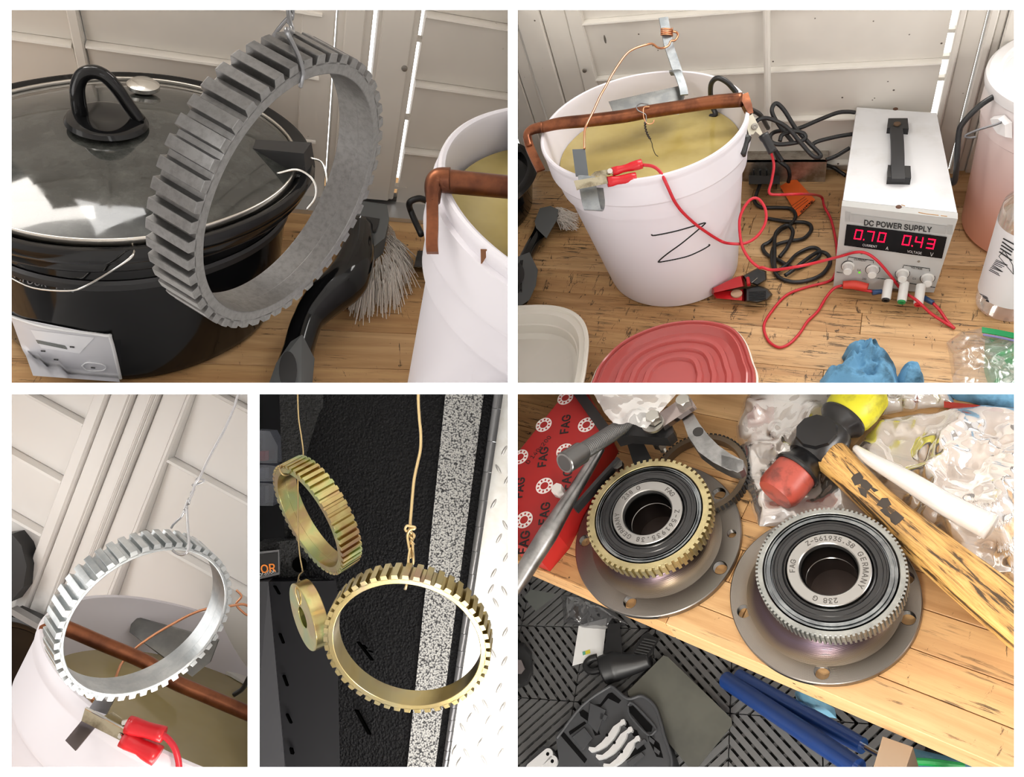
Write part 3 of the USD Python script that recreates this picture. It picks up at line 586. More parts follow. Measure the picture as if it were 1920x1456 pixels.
def spot(T, b, px_, py_, r, mat, stretch=1.0, nm='bolt_head', label=None):
    q = T.px(px_, py_); T.part(nm, moved(lathe([(0, 0), (r, 0), (r * .9, r * .35), (0, r * .5)], 16), M=np.array([[1, 0, 0, q[0]], [0, 0, -1, -.012], [0, stretch, 0, q[1]], [0, 0, 0, 1.0]])), mat, label=label)
DULL = plain('dull_metal', (.26, .24, .21), .45, .7)
spot(W, P2, 1099, 124, .0042, DULL); spot(W, P2, 1137.5, 65, .002, DULL, 4.2, 'paint_chip', 'dark dash where the paint is chipped')
for x, y in ((1227, 77), (1236.5, 85.5), (1637, 178), (1641, 174.5), (1706, 55), (1330, 136), (1639, 30), (1530, 25)): spot(W, P2, x, y, .0011, DULL, 1, 'dirt_speck')

# bucket
b2 = sheared(bucket_shell(.30226, .15, .1099), .30226, .0163, .041)
solo(P2, 'bucket', b2, BUCKET, 'white plastic bucket marked with a handwritten Z beside the power supply', 'bucket', loc=(0, 0, 0), smooth=35)
solo(P2, 'plating_bath', moved(bath(P2, .250, .1099 + .0345 * .25 / .302 - .004), t=(.003, .007, 0)), LIQUID, 'cloudy yellow liquid in the bucket marked Z', 'liquid')
INK = plain('black_ink', (.01, .01, .01), .6)
zmark = spline(q3([(1030, 290), (1060, 295), (1230, 260), (1400, 210), (1436, 202), (1425, 220), (1270, 350), (1160, 430), (1090, 490), (1110, 497), (1290, 460), (1400, 415), (1470, 375), (1468, 366)]), 5)
solo(P2, 'ink_mark', tube(hits(P2, b2, zmark, .0004), .0011, 6, smooth=False), INK, 'black handwritten letter Z drawn on the white bucket', 'marker letter')

# copper pipe lying over the rim
RZ = .3115
pa, pb = P2.at(1012, 240, RZ), P2.at(1392, 187, RZ)
T = Thing(P2, 'copper_pipe', 'long brown copper pipe lying across the rim of the bucket marked Z', 'copper pipe', loc=pa)
mid = [P2.at(*p, RZ) for p in q1([(330, 868), (560, 845), (830, 812), (1000, 780), (1250, 742), (1500, 705)])]
T.part('pipe', tube([pa] + mid + [pb], [.0078, .0088, .0092, .0092, .0092, .0092, .0095, .0098], 18), COPPER, booth=True, smooth=True)
nz = P2.cam((-.25, .25, -1))
lp = [P2.on(x, y, pa, nz) for x, y in ((1018, 238), (998, 243), (988, 254), (993, 275), (1003, 298), (1014, 320))]
T.part('pipe_bend', tube(lp[:4], [.0085, .0075, .006, .005], 14), COPPER, booth=True, smooth=True)
T.part('flattened_end', strip(spline(lp[2:], 6), .013, .004, P2.cam((1, .35, .1))), COPPER, booth=True, smooth=40)
pe = [P2.on(x, y, pb, P2.cam((0, .2, -1))) for x, y in ((1384, 181), (1401, 175), (1408, 197), (1411, 213), (1402, 216), (1396, 205))]
T.part('flattened_end', trimesh.convex.convex_hull(np.vstack([np.array(pe) - P2.cam((0, 0, .004)), np.array(pe) + P2.cam((0, 0, .006))])), COPPER, booth=True, smooth=40)
T = Thing(P2, 'twisted_wire', 'thin twisted wires wound round the middle of the long copper pipe', 'wire', loc=P2.at(1212, 210, RZ))
dw = P2.prj(P2.at(1212, 210, RZ))[2] - .012
for pts, m_ in (([(1010, 722), (950, 715), (918, 740), (930, 770), (985, 800), (990, 840), (985, 865)], WIRE), ([(1015, 740), (975, 745), (970, 790), (975, 830), (1000, 870), (1040, 865), (1052, 840)], COPPERWIRE)):
    T.part('strand', tube([P2.dep(x, y, dw) for x, y in q1(pts)], .0009, 6), m_, booth=True, smooth=True)
tw = q1([(982, 855), (985, 900), (1000, 950), (1020, 985)])
hel = spline(tw, 12); k_ = np.linspace(0, 14 * PI, len(hel))
T.part('twist', tube([P2.dep(x + 1.2 * math.cos(a), y, dw + .001 * math.sin(a)) for (x, y), a in zip(hel, k_)], .0011, 6, smooth=False), plain('dark_wire', (.05, .04, .035), .4, .8), booth=True, smooth=True)
T.part('tail', tube([P2.dep(x, y, dw) for x, y in q1([(1020, 985), (1035, 1020), (1040, 1050), (1060, 1100), (1082, 1120)])], .0006, 6), plain('dark_wire_tail', (.06, .05, .03), .4, .8), booth=True)

# bent strip on the back of the rim, zinc sheet and copper wire
T = Thing(P2, 'steel_strip', 'tall bent galvanised strip hooked over the back rim of the bucket', 'metal strip', loc=P2.at(1268, 135, .302))
bp = P2.at(1268, 133, .304); wd = nrm(P2.at(1280, 132, .304) - P2.at(1260, 134, .304))
up1 = P2.on(1262, 132, bp, P2.cam((0, .1, -1))); up0 = P2.on(1244, 33, bp, P2.cam((0, .1, -1)))
T.part('upright', strip([up0, up0 * .5 + up1 * .5, P2.on(1272, 138, bp, P2.cam((0, .1, -1)))], .0142, .0022, P2.cam((1, .12, 0))), GALV, booth=True, smooth=False)
dn = [P2.dep(x, y, d) for x, y, d in ((1265, 140, P2.prj(bp)[2] + .004), (1262, 133, P2.prj(bp)[2] - .012), (1269, 134, P2.prj(bp)[2] - .028), (1276, 150, P2.prj(bp)[2] - .035), (1281, 166, P2.prj(bp)[2] - .04), (1283, 178, P2.prj(bp)[2] - .045))]
T.part('hook', strip(spline(dn, 5), .0118, .0022, P2.cam((1, .1, 0))), GALV, booth=True, smooth=40)
zd = P2.prj(bp)[2] - .028
zq = [P2.dep(x, y, zd - k * .0002) for (x, y), k in zip(q1([(705, 700), (1235, 583), (1250, 605), (1285, 662), (1225, 680), (1240, 800), (745, 790)]), (0, 0, 10, 30, 30, 60, 60))]
solo(P2, 'zinc_sheet', trimesh.convex.convex_hull(np.vstack([zq, np.array(zq) + P2.cam((0, .001, .003))])), LEAD, 'dark flat zinc sheet hanging inside the back of the bucket', 'metal sheet')
T = Thing(P2, 'copper_wire', 'bare copper wire arching from the tall strip to the front strip', 'wire', loc=up0)
du = P2.prj(up0 * .7 + up1 * .3)[2]; df = P2.prj(P2.at(1096, 325, .305))[2]
cw = q1([(1195, 165), (1225, 175), (1233, 200), (1210, 235), (1180, 240), (1160, 275), (1120, 293), (1080, 290), (1040, 262), (990, 268), (900, 298), (830, 350), (740, 480), (680, 590), (640, 660), (590, 770), (540, 870), (522, 920), (520, 985), (520, 1060)])
dd = np.interp(np.arange(len(cw)), [0, 6, 11, len(cw) - 1], [du - .004, du - .02, du - .06, df + .003])
T.part('span', tube([P2.dep(x, y, d) for (x, y), d in zip(cw, dd)], .00165, 8), COPPERWIRE, booth=True, smooth=True)
co = []
for a in np.linspace(0, 2 * PI * 4.2, 90): co.append(P2.dep(968 + .2458 * (1148 + 43 * math.cos(a)), 18 + .2458 * (142 + 14 * a / 6.28 + 7 * math.sin(a)), du + .006 * math.sin(a)))
T.part('coil', tube(co, .0013, 6, smooth=False), COPPERWIRE, booth=True, smooth=True)

# front strip with the red crocodile clip
T = Thing(P2, 'steel_strip', 'short grey strip bent over the front rim under the red clip', 'metal strip', loc=P2.at(1098, 330, .302))
GREYSTRIP = plain('grey_strip', (.13, .14, .15), .45, .8)
fs = np.array([P2.dep(x, y, d) for (x, y), d in zip(q1([(428, 1065), (525, 1062), (550, 1262), (455, 1270)]), (df + .004, df + .004, df - .004, df - .004))])
T.part('tongue', trimesh.convex.convex_hull(np.vstack([fs, fs + P2.cam((0, 0, .0025))])), GREYSTRIP, booth=True)
fl = [P2.dep(x, y, d) for x, y, d in ((1100, 330, df - .004), (1102, 350, df - .012), (1107, 378, df - .020), (1111, 392, df - .021), (1116, 391, df - .013), (1118, 378, df - .008), (1115, 352, df - .004))]
T.part('bent_foot', strip(spline(fl, 5), .0235, .0025, P2.cam((1, -.1, -.15))), GALV, booth=True, smooth=40)
BRASS = plain('plated_clip_metal', (.52, .47, .34), .3, 1.0, noise=(60., (.22, .18, .12), .45, .65))
def croc_clip(b, name, label, body, jaw, boots, depth, cam_t=.010, metal=None, boot_mat=None, booth_pix=None):
    """sprung clip: two pressed jaws, a pivot pin and two soft boots; outlines in pixels"""
    T = Thing(b, name, label, 'clip', loc=b.dep(*np.mean(body, 0), depth))
    hull = lambda pts, d0, d1: trimesh.convex.convex_hull(np.array([b.dep(x, y, d) for x, y in pts for d in (d0, d1)]))
    T.part('lower_jaw', hull(body, depth, depth + cam_t), metal or BRASS, booth=True)
    T.part('upper_jaw', hull(jaw, depth + .002, depth + cam_t * .8), metal or BRASS, booth=True)
    for (p0, p1, r0, r1) in boots:
        A_, B_ = b.dep(*p0, depth + .005), b.dep(*p1, depth + .005); C_ = A_ + (B_ - A_) * np.linspace(0, 1, 7)[:, None]
        T.part('boot', tube(C_, [r0, r0 * 1.0, r0 * .82, r0 * .85, r1 * .95, r1, r1], 16, smooth=False), boot_mat or REDPLASTIC, booth=True, smooth=True)
    return T, hull
cd = df - .030
T, hull = croc_clip(P2, 'crocodile_clip', 'red-booted crocodile clip gripping the strip on the front of the bucket', q1([(440, 1305), (460, 1372), (700, 1325), (685, 1262), (560, 1285)]), q1([(555, 1275), (600, 1235), (730, 1212), (745, 1250), (690, 1265)]), [((1148, 322), (1203, 307), .0060, .0066), ((1139, 341), (1192, 332), .0070, .0066)], cd)
T.part('pivot_pin', moved(lathe([(0, 0), (.0035, 0), (.0035, .004), (0, .0045)], 16), R=frame_z(P2.cam((0, 0, -1))), t=P2.dep(1143, 322, cd)), CHROME, booth=True)
T.part('jaw_fold', hull(q1([(438, 1305), (462, 1300), (485, 1370), (462, 1378)]), cd - .002, cd + .011), BRASS, booth=True)

# red leads
def lead(name, label, pts, r=.0022, mat=None, sides=10, n=8): T = Thing(P2, name, label, 'cable', loc=pts[0], group={'red_lead': 'red leads of the power supply', 'black_cable': 'black cables between bucket and power supply'}.get(name)); T.part('lead', tube(pts, r, sides, n), mat or REDCABLE, booth=True, smooth=True); return T
PSU_TOP = [P2.at(1606, 200, .1424), P2.at(1757, 211, .1424), P2.at(1796, 409, .1424), P2.at(1578, 385, .1424)]
PSU_BOT = [PSU_TOP[0] * [1, 1, 0], PSU_TOP[1] * [1, 1, 0], P2.at(1750, 551), P2.at(1562, 541)]
psu_hull = trimesh.convex.convex_hull(np.array(PSU_TOP + [p + [0, 0, .004] for p in PSU_BOT]))
L1 = [P2.dep(x, y, d) for (x, y), d in zip(q1([(950, 1183), (1040, 1195), (1100, 1240), (1150, 1340)]), (cd + .004, cd - .002, cd - .006, cd - .004))]
L1 += hits(P2, b2, q3([(1190, 0), (1225, 55), (1260, 100), (1320, 160), (1400, 230), (1530, 320)]), .007)
L1 += [P2.dep(x, y, 1.12) for x, y in q3([(1640, 360), (1750, 355), (1840, 300), (1900, 200), (1900, 100), (1850, 22), (1790, 22), (1730, 100), (1702, 200)])]
L1 += [P2.dep(x, y, 1.115) for x, y in q3([(1720, 370), (1780, 480), (1850, 540)])] + [P2.dep(x, y, d) for (x, y), d in zip(q4([(0, 540), (90, 558), (330, 520)]), (1.11, 1.10, 1.07))]
L1 += hits(P2, psu_hull, q4([(590, 430), (720, 395), (800, 402), (880, 455), (960, 545), (1060, 670)]), .012)
L1 += [P2.at(x, y, h) for (x, y), h in zip(q4([(1170, 790), (1280, 890), (1380, 955), (1455, 1000)]), (.028, .012, .005, .003))]
lead('red_lead', 'red lead running from the red clip past the display of the power supply', L1)
L2 = [P2.at(x, y, h) for (x, y), h in zip(q4([(1455, 1003), (1400, 945), (1345, 865), (1295, 812)]), (.003, .004, .008, .012))]
lead('red_lead', 'short red lead from the blue crimp at the right terminal down to the bench', L2)
L3 = [P2.dep(x, y, d) for (x, y), d in zip(q2([(60, 1075), (85, 1180), (68, 1300), (50, 1390), (120, 1405), (300, 1400)]), (1.22, 1.20, 1.20, 1.2, 1.2, 1.2))]
L3 += [P2.at(x, y, h) for (x, y), h in zip(q4([(440, 0), (470, 80), (520, 180), (558, 350), (565, 500), (550, 590), (500, 645), (330, 690), (180, 750), (70, 870), (10, 980), (40, 1090), (120, 1145), (200, 1120), (280, 1040), (340, 950), (420, 870), (480, 770), (540, 700), (605, 675)]), [.02, .012, .006, .004, .003] + [.0025] * 11 + [.003, .006, .012, .018])]
T = lead('red_lead', 'long red lead looping over the bench in front of the power supply', L3)
hs = [P2.at(x, y, h) for (x, y), h in zip(q4([(608, 672), (700, 672), (800, 690)]), (.020, .021, .020))]
T.part('heat_shrink', tube(hs, [.0062, .0072, .0058], 14), plain('red_sleeve', (.62, .05, .03), .4), booth=True, smooth=True, label='red heat-shrink sleeve')
T.part('lead', tube([P2.at(x, y, h) for (x, y), h in zip(q4([(700, 700), (770, 712), (835, 722)]), (.014, .016, .018))], .0022, 8), REDCABLE, booth=True, smooth=True)
BLUECRIMP = plain('blue_crimp', (.02, .06, .16), .35)
def crimp(label, a, b_, h): solo(P2, 'crimp_terminal', tube([P2.at(*a, h), P2.at(*b_, h)], [.0042, .0036], 10, smooth=False), BLUECRIMP, label, 'crimp terminal')
crimp('blue crimp on the lead at the black terminal post', q4([(832, 730)])[0], q4([(905, 722)])[0], .018)
crimp('blue crimp on the lead at the red terminal post', q4([(1225, 770)])[0], q4([(1293, 808)])[0], .014)

# power supply
PSUWHITE = plain('power_supply_white', (.74, .745, .76), .35, noise=(14., (.66, .655, .65), .5, .7))
PSUGREY = plain('power_supply_front', (.47, .47, .455), .45)
T = Thing(P2, 'power_supply', 'white bench power supply with red digits and black carrying handle', 'power supply', loc=P2.at(1562, 541))
inset = lambda q, k: q + (np.mean(PSU_TOP, 0) - q) * [k, k, 0]
fy = np.array([0, .012, 0])
cab = PSU_TOP[:2] + [PSU_TOP[2] + fy, PSU_TOP[3] + fy] + [p + [0, 0, .004] for p in PSU_BOT[:2]] + [PSU_BOT[2] + fy + [0, 0, .004], PSU_BOT[3] + fy + [0, 0, .004]]
cab2 = [inset(p, .012) for p in cab[:4]] + [p - [0, 0, .0025] for p in cab[:4]] + cab[4:]
T.part('cabinet', trimesh.convex.convex_hull(np.array(cab2)), PSUWHITE, booth=True)
fr4 = [PSU_TOP[3], PSU_TOP[2], PSU_BOT[2] + [0, 0, .004], PSU_BOT[3] + [0, 0, .004]]; cc = np.mean(fr4, 0)
front = trimesh.convex.convex_hull(np.array([p + fy for p in fr4] + [p - fy * .1 for p in fr4]))
T.part('front_panel', front, PSUGREY, booth=True, label='grey moulded front panel')
for x, y in ((1600, 541), (1735, 551), (1620, 230), (1740, 235)): p = P2.at(x, y) ; T.part('foot', moved(lathe([(0, 0), (.006, 0), (.005, .005), (0, .005)], 16), t=p * [1, 1, 0] + [0, .012, 0]), BLACKMATT, booth=True)
ONF = lambda m, a, b_, lift=.0006, sl=0.0: onto(m, P2, front, a, b_, lift, sl)
T.part('name_strip', quad_on(P2, front, q4([(670, 130), (1400, 225), (1385, 285), (660, 190)]), .0007, 36, 8), plain('strip_grey', (.36, .36, .35), .5), booth=True)
a, b_ = q4([(772, 195), (1285, 250)]); T.part('lettering', ONF(text('DC POWER SUPPLY', .01, .0003, True), a, b_, .0014), INK, booth=True, smooth=False, label='black words DC POWER SUPPLY')
dsp = T.part('display', quad_on(P2, front, q4([(640, 208), (1400, 303), (1362, 467), (620, 368)]), .0016, 36, 18), plain('display_black', (.006, .006, .007), .4, specular_ior_level=.15), booth=True, label='black display window')
DIGIT = mk('red_digits', {'e': ('emission', {'color': (1.0, .01, .06), 'strength': 1.6})}, [], surface='e.emission')
for sx, a, b_ in (('0.70', (692, 318), (928, 346)), ('0.43', (1056, 362), (1298, 394))):
    a, b_ = q4([a, b_]); T.part('digits', ONF(seven(sx, .01), a, b_, .0026, .12), DIGIT, booth=True, smooth=False, parent=dsp, label=f'glowing red digits {sx}')
PALE = plain('pale_print', (.65, .65, .65), .5)
for t_, a, b_ in (('CURRENT', (762, 362), (872, 376)), ('A', (938, 386), (958, 389)), ('VOLTAGE', (1098, 408), (1208, 424)), ('V', (1272, 430), (1296, 434))):
    a, b_ = q4([a, b_]); T.part('lettering', ONF(text(t_, .01, .0002), a, b_, .0024), PALE, booth=True, smooth=False, parent=dsp, label=f'small pale word {t_}' if len(t_) > 1 else f'small pale letter {t_}')
for t_, a, b_, br in (('CURRENT', (695, 473), (790, 487), [(645, 480), (652, 458), (842, 486), (842, 505)]), ('VOLTAGE', (1125, 535), (1213, 549), [(1065, 540), (1072, 520), (1268, 546), (1268, 566)])):
    a, b_ = q4([a, b_]); T.part('lettering', ONF(text(t_, .01, .0002), a, b_, .0008), INK, booth=True, smooth=False, label=f'small black word {t_}')
    T.part('bracket_line', tube(hits(P2, front, q4(br), .0006), .0005, 5, smooth=False), INK, booth=True)
T.part('rule_line', tube(hits(P2, front, q4([(562, 573), (940, 628), (1310, 690)]), .0006), .0006, 5, smooth=False), INK, booth=True)
fn = nrm(P2.cam((0, 0, -1)) * [0, 1, .12]) ; fn = nrm(np.array([.0, -1, .12]))
def on_face(x, y, lift=0.0): return hit(P2, front, x, y, lift)
KNOB = plain('ivory_knob', (.66, .65, .62), .4)
for x, y in ((650, 530), (835, 555), (1062, 585), (1252, 620)):
    p = on_face(*q4([(x, y)])[0]); R_ = frame_z(fn)
    k = T.part('knob', moved(lathe([(0, 0), (.0092, 0), (.0092, .0014), (.0068, .0024), (.0062, .016), (.0052, .0172), (0, .0172)], 32), R=R_, t=p), KNOB, booth=True)
    T.part('knob_ring', moved(lathe([(.0093, 0), (.0101, 0), (.0101, .0006), (.0093, .0006)], 32, True), R=R_, t=p), INK, booth=True, parent=k)
p = on_face(*q4([(735, 577)])[0], .0004); T.part('pilot_light', moved(lathe([(0, 0), (.0018, 0), (.001, .0012), (0, .0015)], 16), R=frame_z(fn), t=p), mk('green_pilot', {'e': ('emission', {'color': (.25, 1.0, .08), 'strength': .8})}, [], surface='e.emission'), booth=True, label='green pilot light')
for x, y in ((752, 432), (1185, 493)): p = on_face(*q4([(x, y)])[0], .0002); T.part('screw_hole', moved(lathe([(0, 0), (.0018, 0), (.0018, .0004), (0, .0004)], 14), R=frame_z(fn), t=p), DULL, booth=True)
for x, y in ((967, 653), (1205, 690)): p = on_face(*q4([(x, y)])[0], .0004); T.part('symbol', moved(box(-.0016, .0016, -.0003, .0003, 0, .0004), R=frame_z(fn, (1, 0, 0)), t=p), INK, booth=True)
for t_, a, b_ in (('C.C.', (718, 557), (750, 561)), ('OFF', (757, 622), (788, 627)), ('C.V.', (1138, 620), (1168, 625))):
    a, b_ = q4([a, b_]); T.part('lettering', ONF(text(t_, .01, .0002), a, b_, .0007), INK, booth=True, smooth=False)
for k in range(5):
    for x0, y0 in ((630, 112), (1405, 210)):
        T.part('vent_slot', quad_on(P2, front, q4([(x0 + k * 9, y0 + k), (x0 + 4 + k * 9, y0 + k), (x0 - 2 + k * 9, y0 + 76 + k), (x0 - 6 + k * 9, y0 + 76 + k)]), .0006, 2, 3), plain(f'vent_grey_{k}', (.4, .4, .39), .5) if k == 0 and x0 == 630 else stage.GetPrimAtPath(LOOKS + '/vent_grey_0') and UsdShade.Material.Get(stage, LOOKS + '/vent_grey_0'), booth=True)
WOODPLATE = plain('brown_plate', (.12, .07, .05), .4)
T.part('terminal_plate', quad_on(P2, front, q4([(925, 685), (1110, 712), (1110, 742), (925, 715)]), .0012), WOODPLATE, booth=True)
for (x, y), c_, n_ in zip(((942, 740), (1062, 755), (1188, 775)), ((.01, .01, .012), (.02, .28, .08), (.6, .02, .03)), ('black', 'green', 'red')):
    p = P2.at(*q4([(x, y)])[0], .024); d_ = nrm(np.array([-.04, -.85, -.30])); R_ = frame_z(d_)
    k = T.part('terminal_post', moved(lathe([(0, -.022), (.0066, -.022), (.0066, .008), (.0058, .0095), (0, .0095)], 28), R=R_, t=p), KNOB, booth=True)
    T.part('terminal_socket', moved(lathe([(0, .0095), (.0054, .0095), (.0054, .0118), (.0026, .0118), (.0026, .0100), (0, .0100)], 24), R=R_, t=p), plain(f'socket_{n_}', c_, .4), booth=True, parent=k, label=f'{n_} terminal socket')
# handle and screws on top
TZ = .1424
def top_pad(pts, z0, z1, sh=0.0): return trimesh.convex.convex_hull(np.array([P2.at(x, y, z0) for x, y in pts] + [P2.at(x, y, z0) * [1, 1, 0] + [0, 0, z1] for x, y in pts]))
T.part('handle_mount', top_pad([(1664, 232), (1700, 232), (1702, 252), (1662, 250)], TZ, TZ + .010), BLACKMATT, booth=True)
T.part('handle_mount', top_pad([(1663, 322), (1705, 324), (1706, 346), (1662, 345)], TZ, TZ + .012), BLACKMATT, booth=True)
gp = [P2.at(*p, TZ + h) for p, h in (((1680, 240), .008), ((1682, 262), .012), ((1683, 290), .014), ((1683, 318), .012), ((1684, 338), .009))]
T.part('handle_grip', strip(spline(gp, 6), .0178, .006, (1, 0, 0)), plain('strap_rubber', (.018, .018, .02), .55), booth=True, smooth=40)
for x, y in ((1682, 233), (1686, 320)): T.part('handle_screw', moved(lathe([(0, 0), (.0055, 0), (.005, .002), (.0022, .002), (0, .0008)], 20), t=P2.at(x, y, TZ + .012)), plain(f'screw_{x}', (.16, .10, .06), .5, .6), booth=True)
for x, y in ((1679, 204.5), (1685, 388)): T.part('case_screw', moved(lathe([(0, 0), (.004, 0), (.0035, .0012), (0, .0016)], 20), t=P2.at(x, y, TZ)), plain(f'rusty_screw_{x}', (.10, .04, .02), .7), booth=True, label='rusty case screw')
RUSTFILM = plain('rust_edge', (.45, .24, .09), .8)
for pts in ([(1722, 398), (1738, 401), (1760, 403.5)], [(1764, 404), (1776, 405.5)], [(1690, 384), (1697, 386)]): T.part('rust_streak', tube([P2.at(*p, TZ + .0002) for p in pts], .0006, 5), RUSTFILM, booth=True)
# black lead clip at the pipe's right end, heater cord, bracket, cords and tag
cdr = P2.prj(pb)[2] - .012
T, hull = croc_clip(P2, 'crocodile_clip', 'pale crocodile clip with black boots at the right end of the copper pipe', q1([(1745, 850), (1775, 955), (1810, 950), (1840, 900), (1790, 800)]), q1([(1800, 790), (1840, 900), (1880, 945), (1860, 960), (1820, 925), (1775, 830)]),
    [((1399, 256), (1389, 291), .0075, .0068), ((1431, 252), (1449, 285), .0072, .0062)], cdr, .012, metal=plain('ivory_clip_metal', (.62, .58, .47), .35, .5), boot_mat=BLACKMATT)
T.part('pivot_pin', moved(lathe([(0, 0), (.0045, 0), (.0045, .003), (.002, .0035), (0, .002)], 16), R=frame_z(P2.cam((0, 0, -1))), t=P2.dep(1414, 238, cdr)), DULL, booth=True)
hc = [P2.at(*p, h) for p, h in ((q1([(1480, 815)])[0], .248), (q1([(1520, 800)])[0], .252), (q1([(1498, 740)])[0], .262), (q1([(1482, 640)])[0], .29), (q1([(1490, 560)])[0], .312), (q1([(1535, 522)])[0], .322), (q1([(1600, 548)])[0], .318), (q1([(1660, 610)])[0], .305))]
hc += [P2.at(1400, 200, .27), P2.at(1425, 215, .20), P2.at(1440, 240, .12)]
lead('heater_cord', 'black heater cord hooked over the right rim of the bucket marked Z', hc, .0038, BLACKCABLE)
T = Thing(P2, 'steel_bracket', 'scuffed galvanised bracket lying behind the bucket with black plugs on it', 'metal bracket', loc=P2.at(1470, 340))
bl, br = P2.at(1385, 345), P2.at(1547, 341); bd = P2.at(1547, 312)[1] - br[1]
GALV2 = plain('scuffed_galvanised', (.50, .47, .42), .4, .9, noise=(35., (.24, .20, .16), .4, .65))
T.part('front_flange', box(bl[0], br[0], br[1], br[1] + .003, 0, .045), GALV2, booth=True)
T.part('top_web', box(bl[0], br[0], br[1], br[1] + .036, .042, .045), GALV2, booth=True)
T.part('back_flange', box(bl[0], br[0], br[1] + .033, br[1] + .036, .042, .06), plain('bracket_dark', (.12, .10, .09), .6), booth=True)
PL = lambda pts, h: trimesh.convex.convex_hull(np.array([P2.at(x, y, z_) for x, y in pts for z_ in (0.0, h)]))
T = Thing(P2, 'plug_adapter', 'black plug adapter in front of the galvanised bracket', 'plug', loc=P2.at(1430, 345))
T.part('body', PL([(1404, 345), (1462, 345), (1462, 330), (1404, 328)], .040), BLACKMATT, booth=True)
for k in range(4): T.part('grip_rib', cbox(*sorted((P2.at(1412 + k * 12, 345)[0], P2.at(1415 + k * 12, 345)[0])), P2.at(1430, 347)[1] - .002, P2.at(1430, 345)[1], .004, .034, .0005), plain(f'rib_black_{k}', (.03, .03, .03), .4), booth=True)
def cord(label, pts, r=.0034, mat=None): return lead('black_cable', label, [P2.at(*p) for p in pts], r, mat or BLACKCABLE)
def c2p(l): return [(*q2([(x, y)])[0], h) for x, y, h in l]
def cordd(label, pts, d0, d1, r=.0034):
    P = q2(pts); return lead('black_cable', label, [P2.dep(x, y, d) for (x, y), d in zip(P, np.linspace(d0, d1, len(P)))], r, BLACKCABLE)
cordd('black cord from the plugs arching up to the back of the power supply', [(150, 1150), (60, 1000), (90, 930), (260, 905), (420, 840), (560, 785), (640, 775), (700, 780)], 1.24, 1.25)
cordd('black cord making a tall loop above the galvanised bracket', [(230, 1010), (120, 870), (70, 770), (100, 712), (160, 760), (250, 900), (340, 1000), (430, 1090), (435, 1120), (380, 1110), (280, 1000), (180, 890), (60, 830), (-20, 830), (-80, 880)], 1.23, 1.20)
cordd('black cord lying low from the bracket to the power supply', [(370, 1030), (420, 1000), (560, 965), (680, 945)], 1.25, 1.24)
cordd('black cord passing behind the bracket towards the power supply', [(480, 1140), (560, 1110), (660, 1050)], 1.25, 1.24)
cord('black cord coming out below the bracket end', c2p([(480, 1180, .02), (540, 1200, .012), (630, 1260, .006)]))
cordd('black cord curling round the knot above the bracket', [(130, 1000), (150, 950), (230, 925), (310, 940), (320, 980), (250, 1010), (100, 1020), (20, 960)], 1.22, 1.21)
cord('black cord bending down in front of the bracket to the orange tag', c2p([(90, 1070, .06), (130, 1150, .055), (190, 1200, .045), (205, 1260, .03), (195, 1310, .015)]))
c4p = lambda l: [(*q4([(x, y)])[0], h) for x, y, h in l]
cord('coiled black cord on the bench between bucket and power supply', [(1425, 345, .02), (1416, 370, .006)] + c4p([(-70, 20, .004), (-20, 80, .004), (120, 85, .004), (215, 95, .004), (250, 150, .004), (215, 210, .006), (130, 260, .006), (60, 340, .006), (0, 380, .004), (30, 440, .004), (110, 480, .004), (240, 545, .004), (330, 520, .004), (420, 460, .004), (430, 410, .006), (370, 390, .006), (260, 440, .004), (180, 520, .008), (100, 560, .008), (90, 430, .01), (100, 280, .012), (180, 220, .012), (230, 270, .01), (190, 380, .008), (130, 460, .006)]), .0033)
cord('black cord loop lying outermost of the coil on the bench', c4p([(20, 165, .004), (180, 190, .004), (330, 200, .004), (370, 250, .004), (310, 320, .004), (200, 340, .006), (90, 380, .007), (70, 480, .007), (110, 600, .004), (200, 645, .004), (310, 645, .004), (440, 600, .004), (510, 510, .004), (490, 440, .004), (420, 425, .008), (330, 480, .010), (230, 560, .010), (170, 600, .008)]), .0033)
ORANGE = plain('orange_tag', (.85, .13, .01), .5)
tg = q2([(130, 1340), (200, 1300), (255, 1285)]) + q4([(400, 25), (270, 152)])
T = Thing(P2, 'warning_tag', 'orange warning tag lying on the bench beside the coiled black cord', 'tag', loc=P2.at(1495, 370))
tgm = trimesh.convex.convex_hull(np.array([P2.at(x, y, h) for (x, y) in tg for h in (.003, .0042)]))
T.part('card', tgm, ORANGE, booth=True)
a, b_ = q4([(372, 40), (282, 122)])
m_ = text('WARNING!', .01, .0002, True); m_.vertices[:, :2] *= -1
T.part('lettering', onto(moved(text('WARNING!', .01, .0002, True), t=(0, -.004, 0)), P2, tgm, *q4([(283, 118), (375, 32)]), .0003), INK, booth=True, smooth=False, label='black word WARNING!')
for k in range(8):
    f_ = k / 7; a, b_ = np.array(q4([(165 + 90 * f_ - 20, 20 - 70 + 160 * f_ * .9)])[0]), None
    p0 = np.array(q4([(165, -15)])[0]) * (1 - f_) + np.array(q4([(245, 108)])[0]) * f_; p1 = np.array(q4([(262, -62)])[0]) * (1 - f_) + np.array(q4([(345, 30)])[0]) * f_
    T.part('print_line', tube(hits(P2, tgm, [p0, p1], .0003), .0004, 4, smooth=False), INK, booth=True)

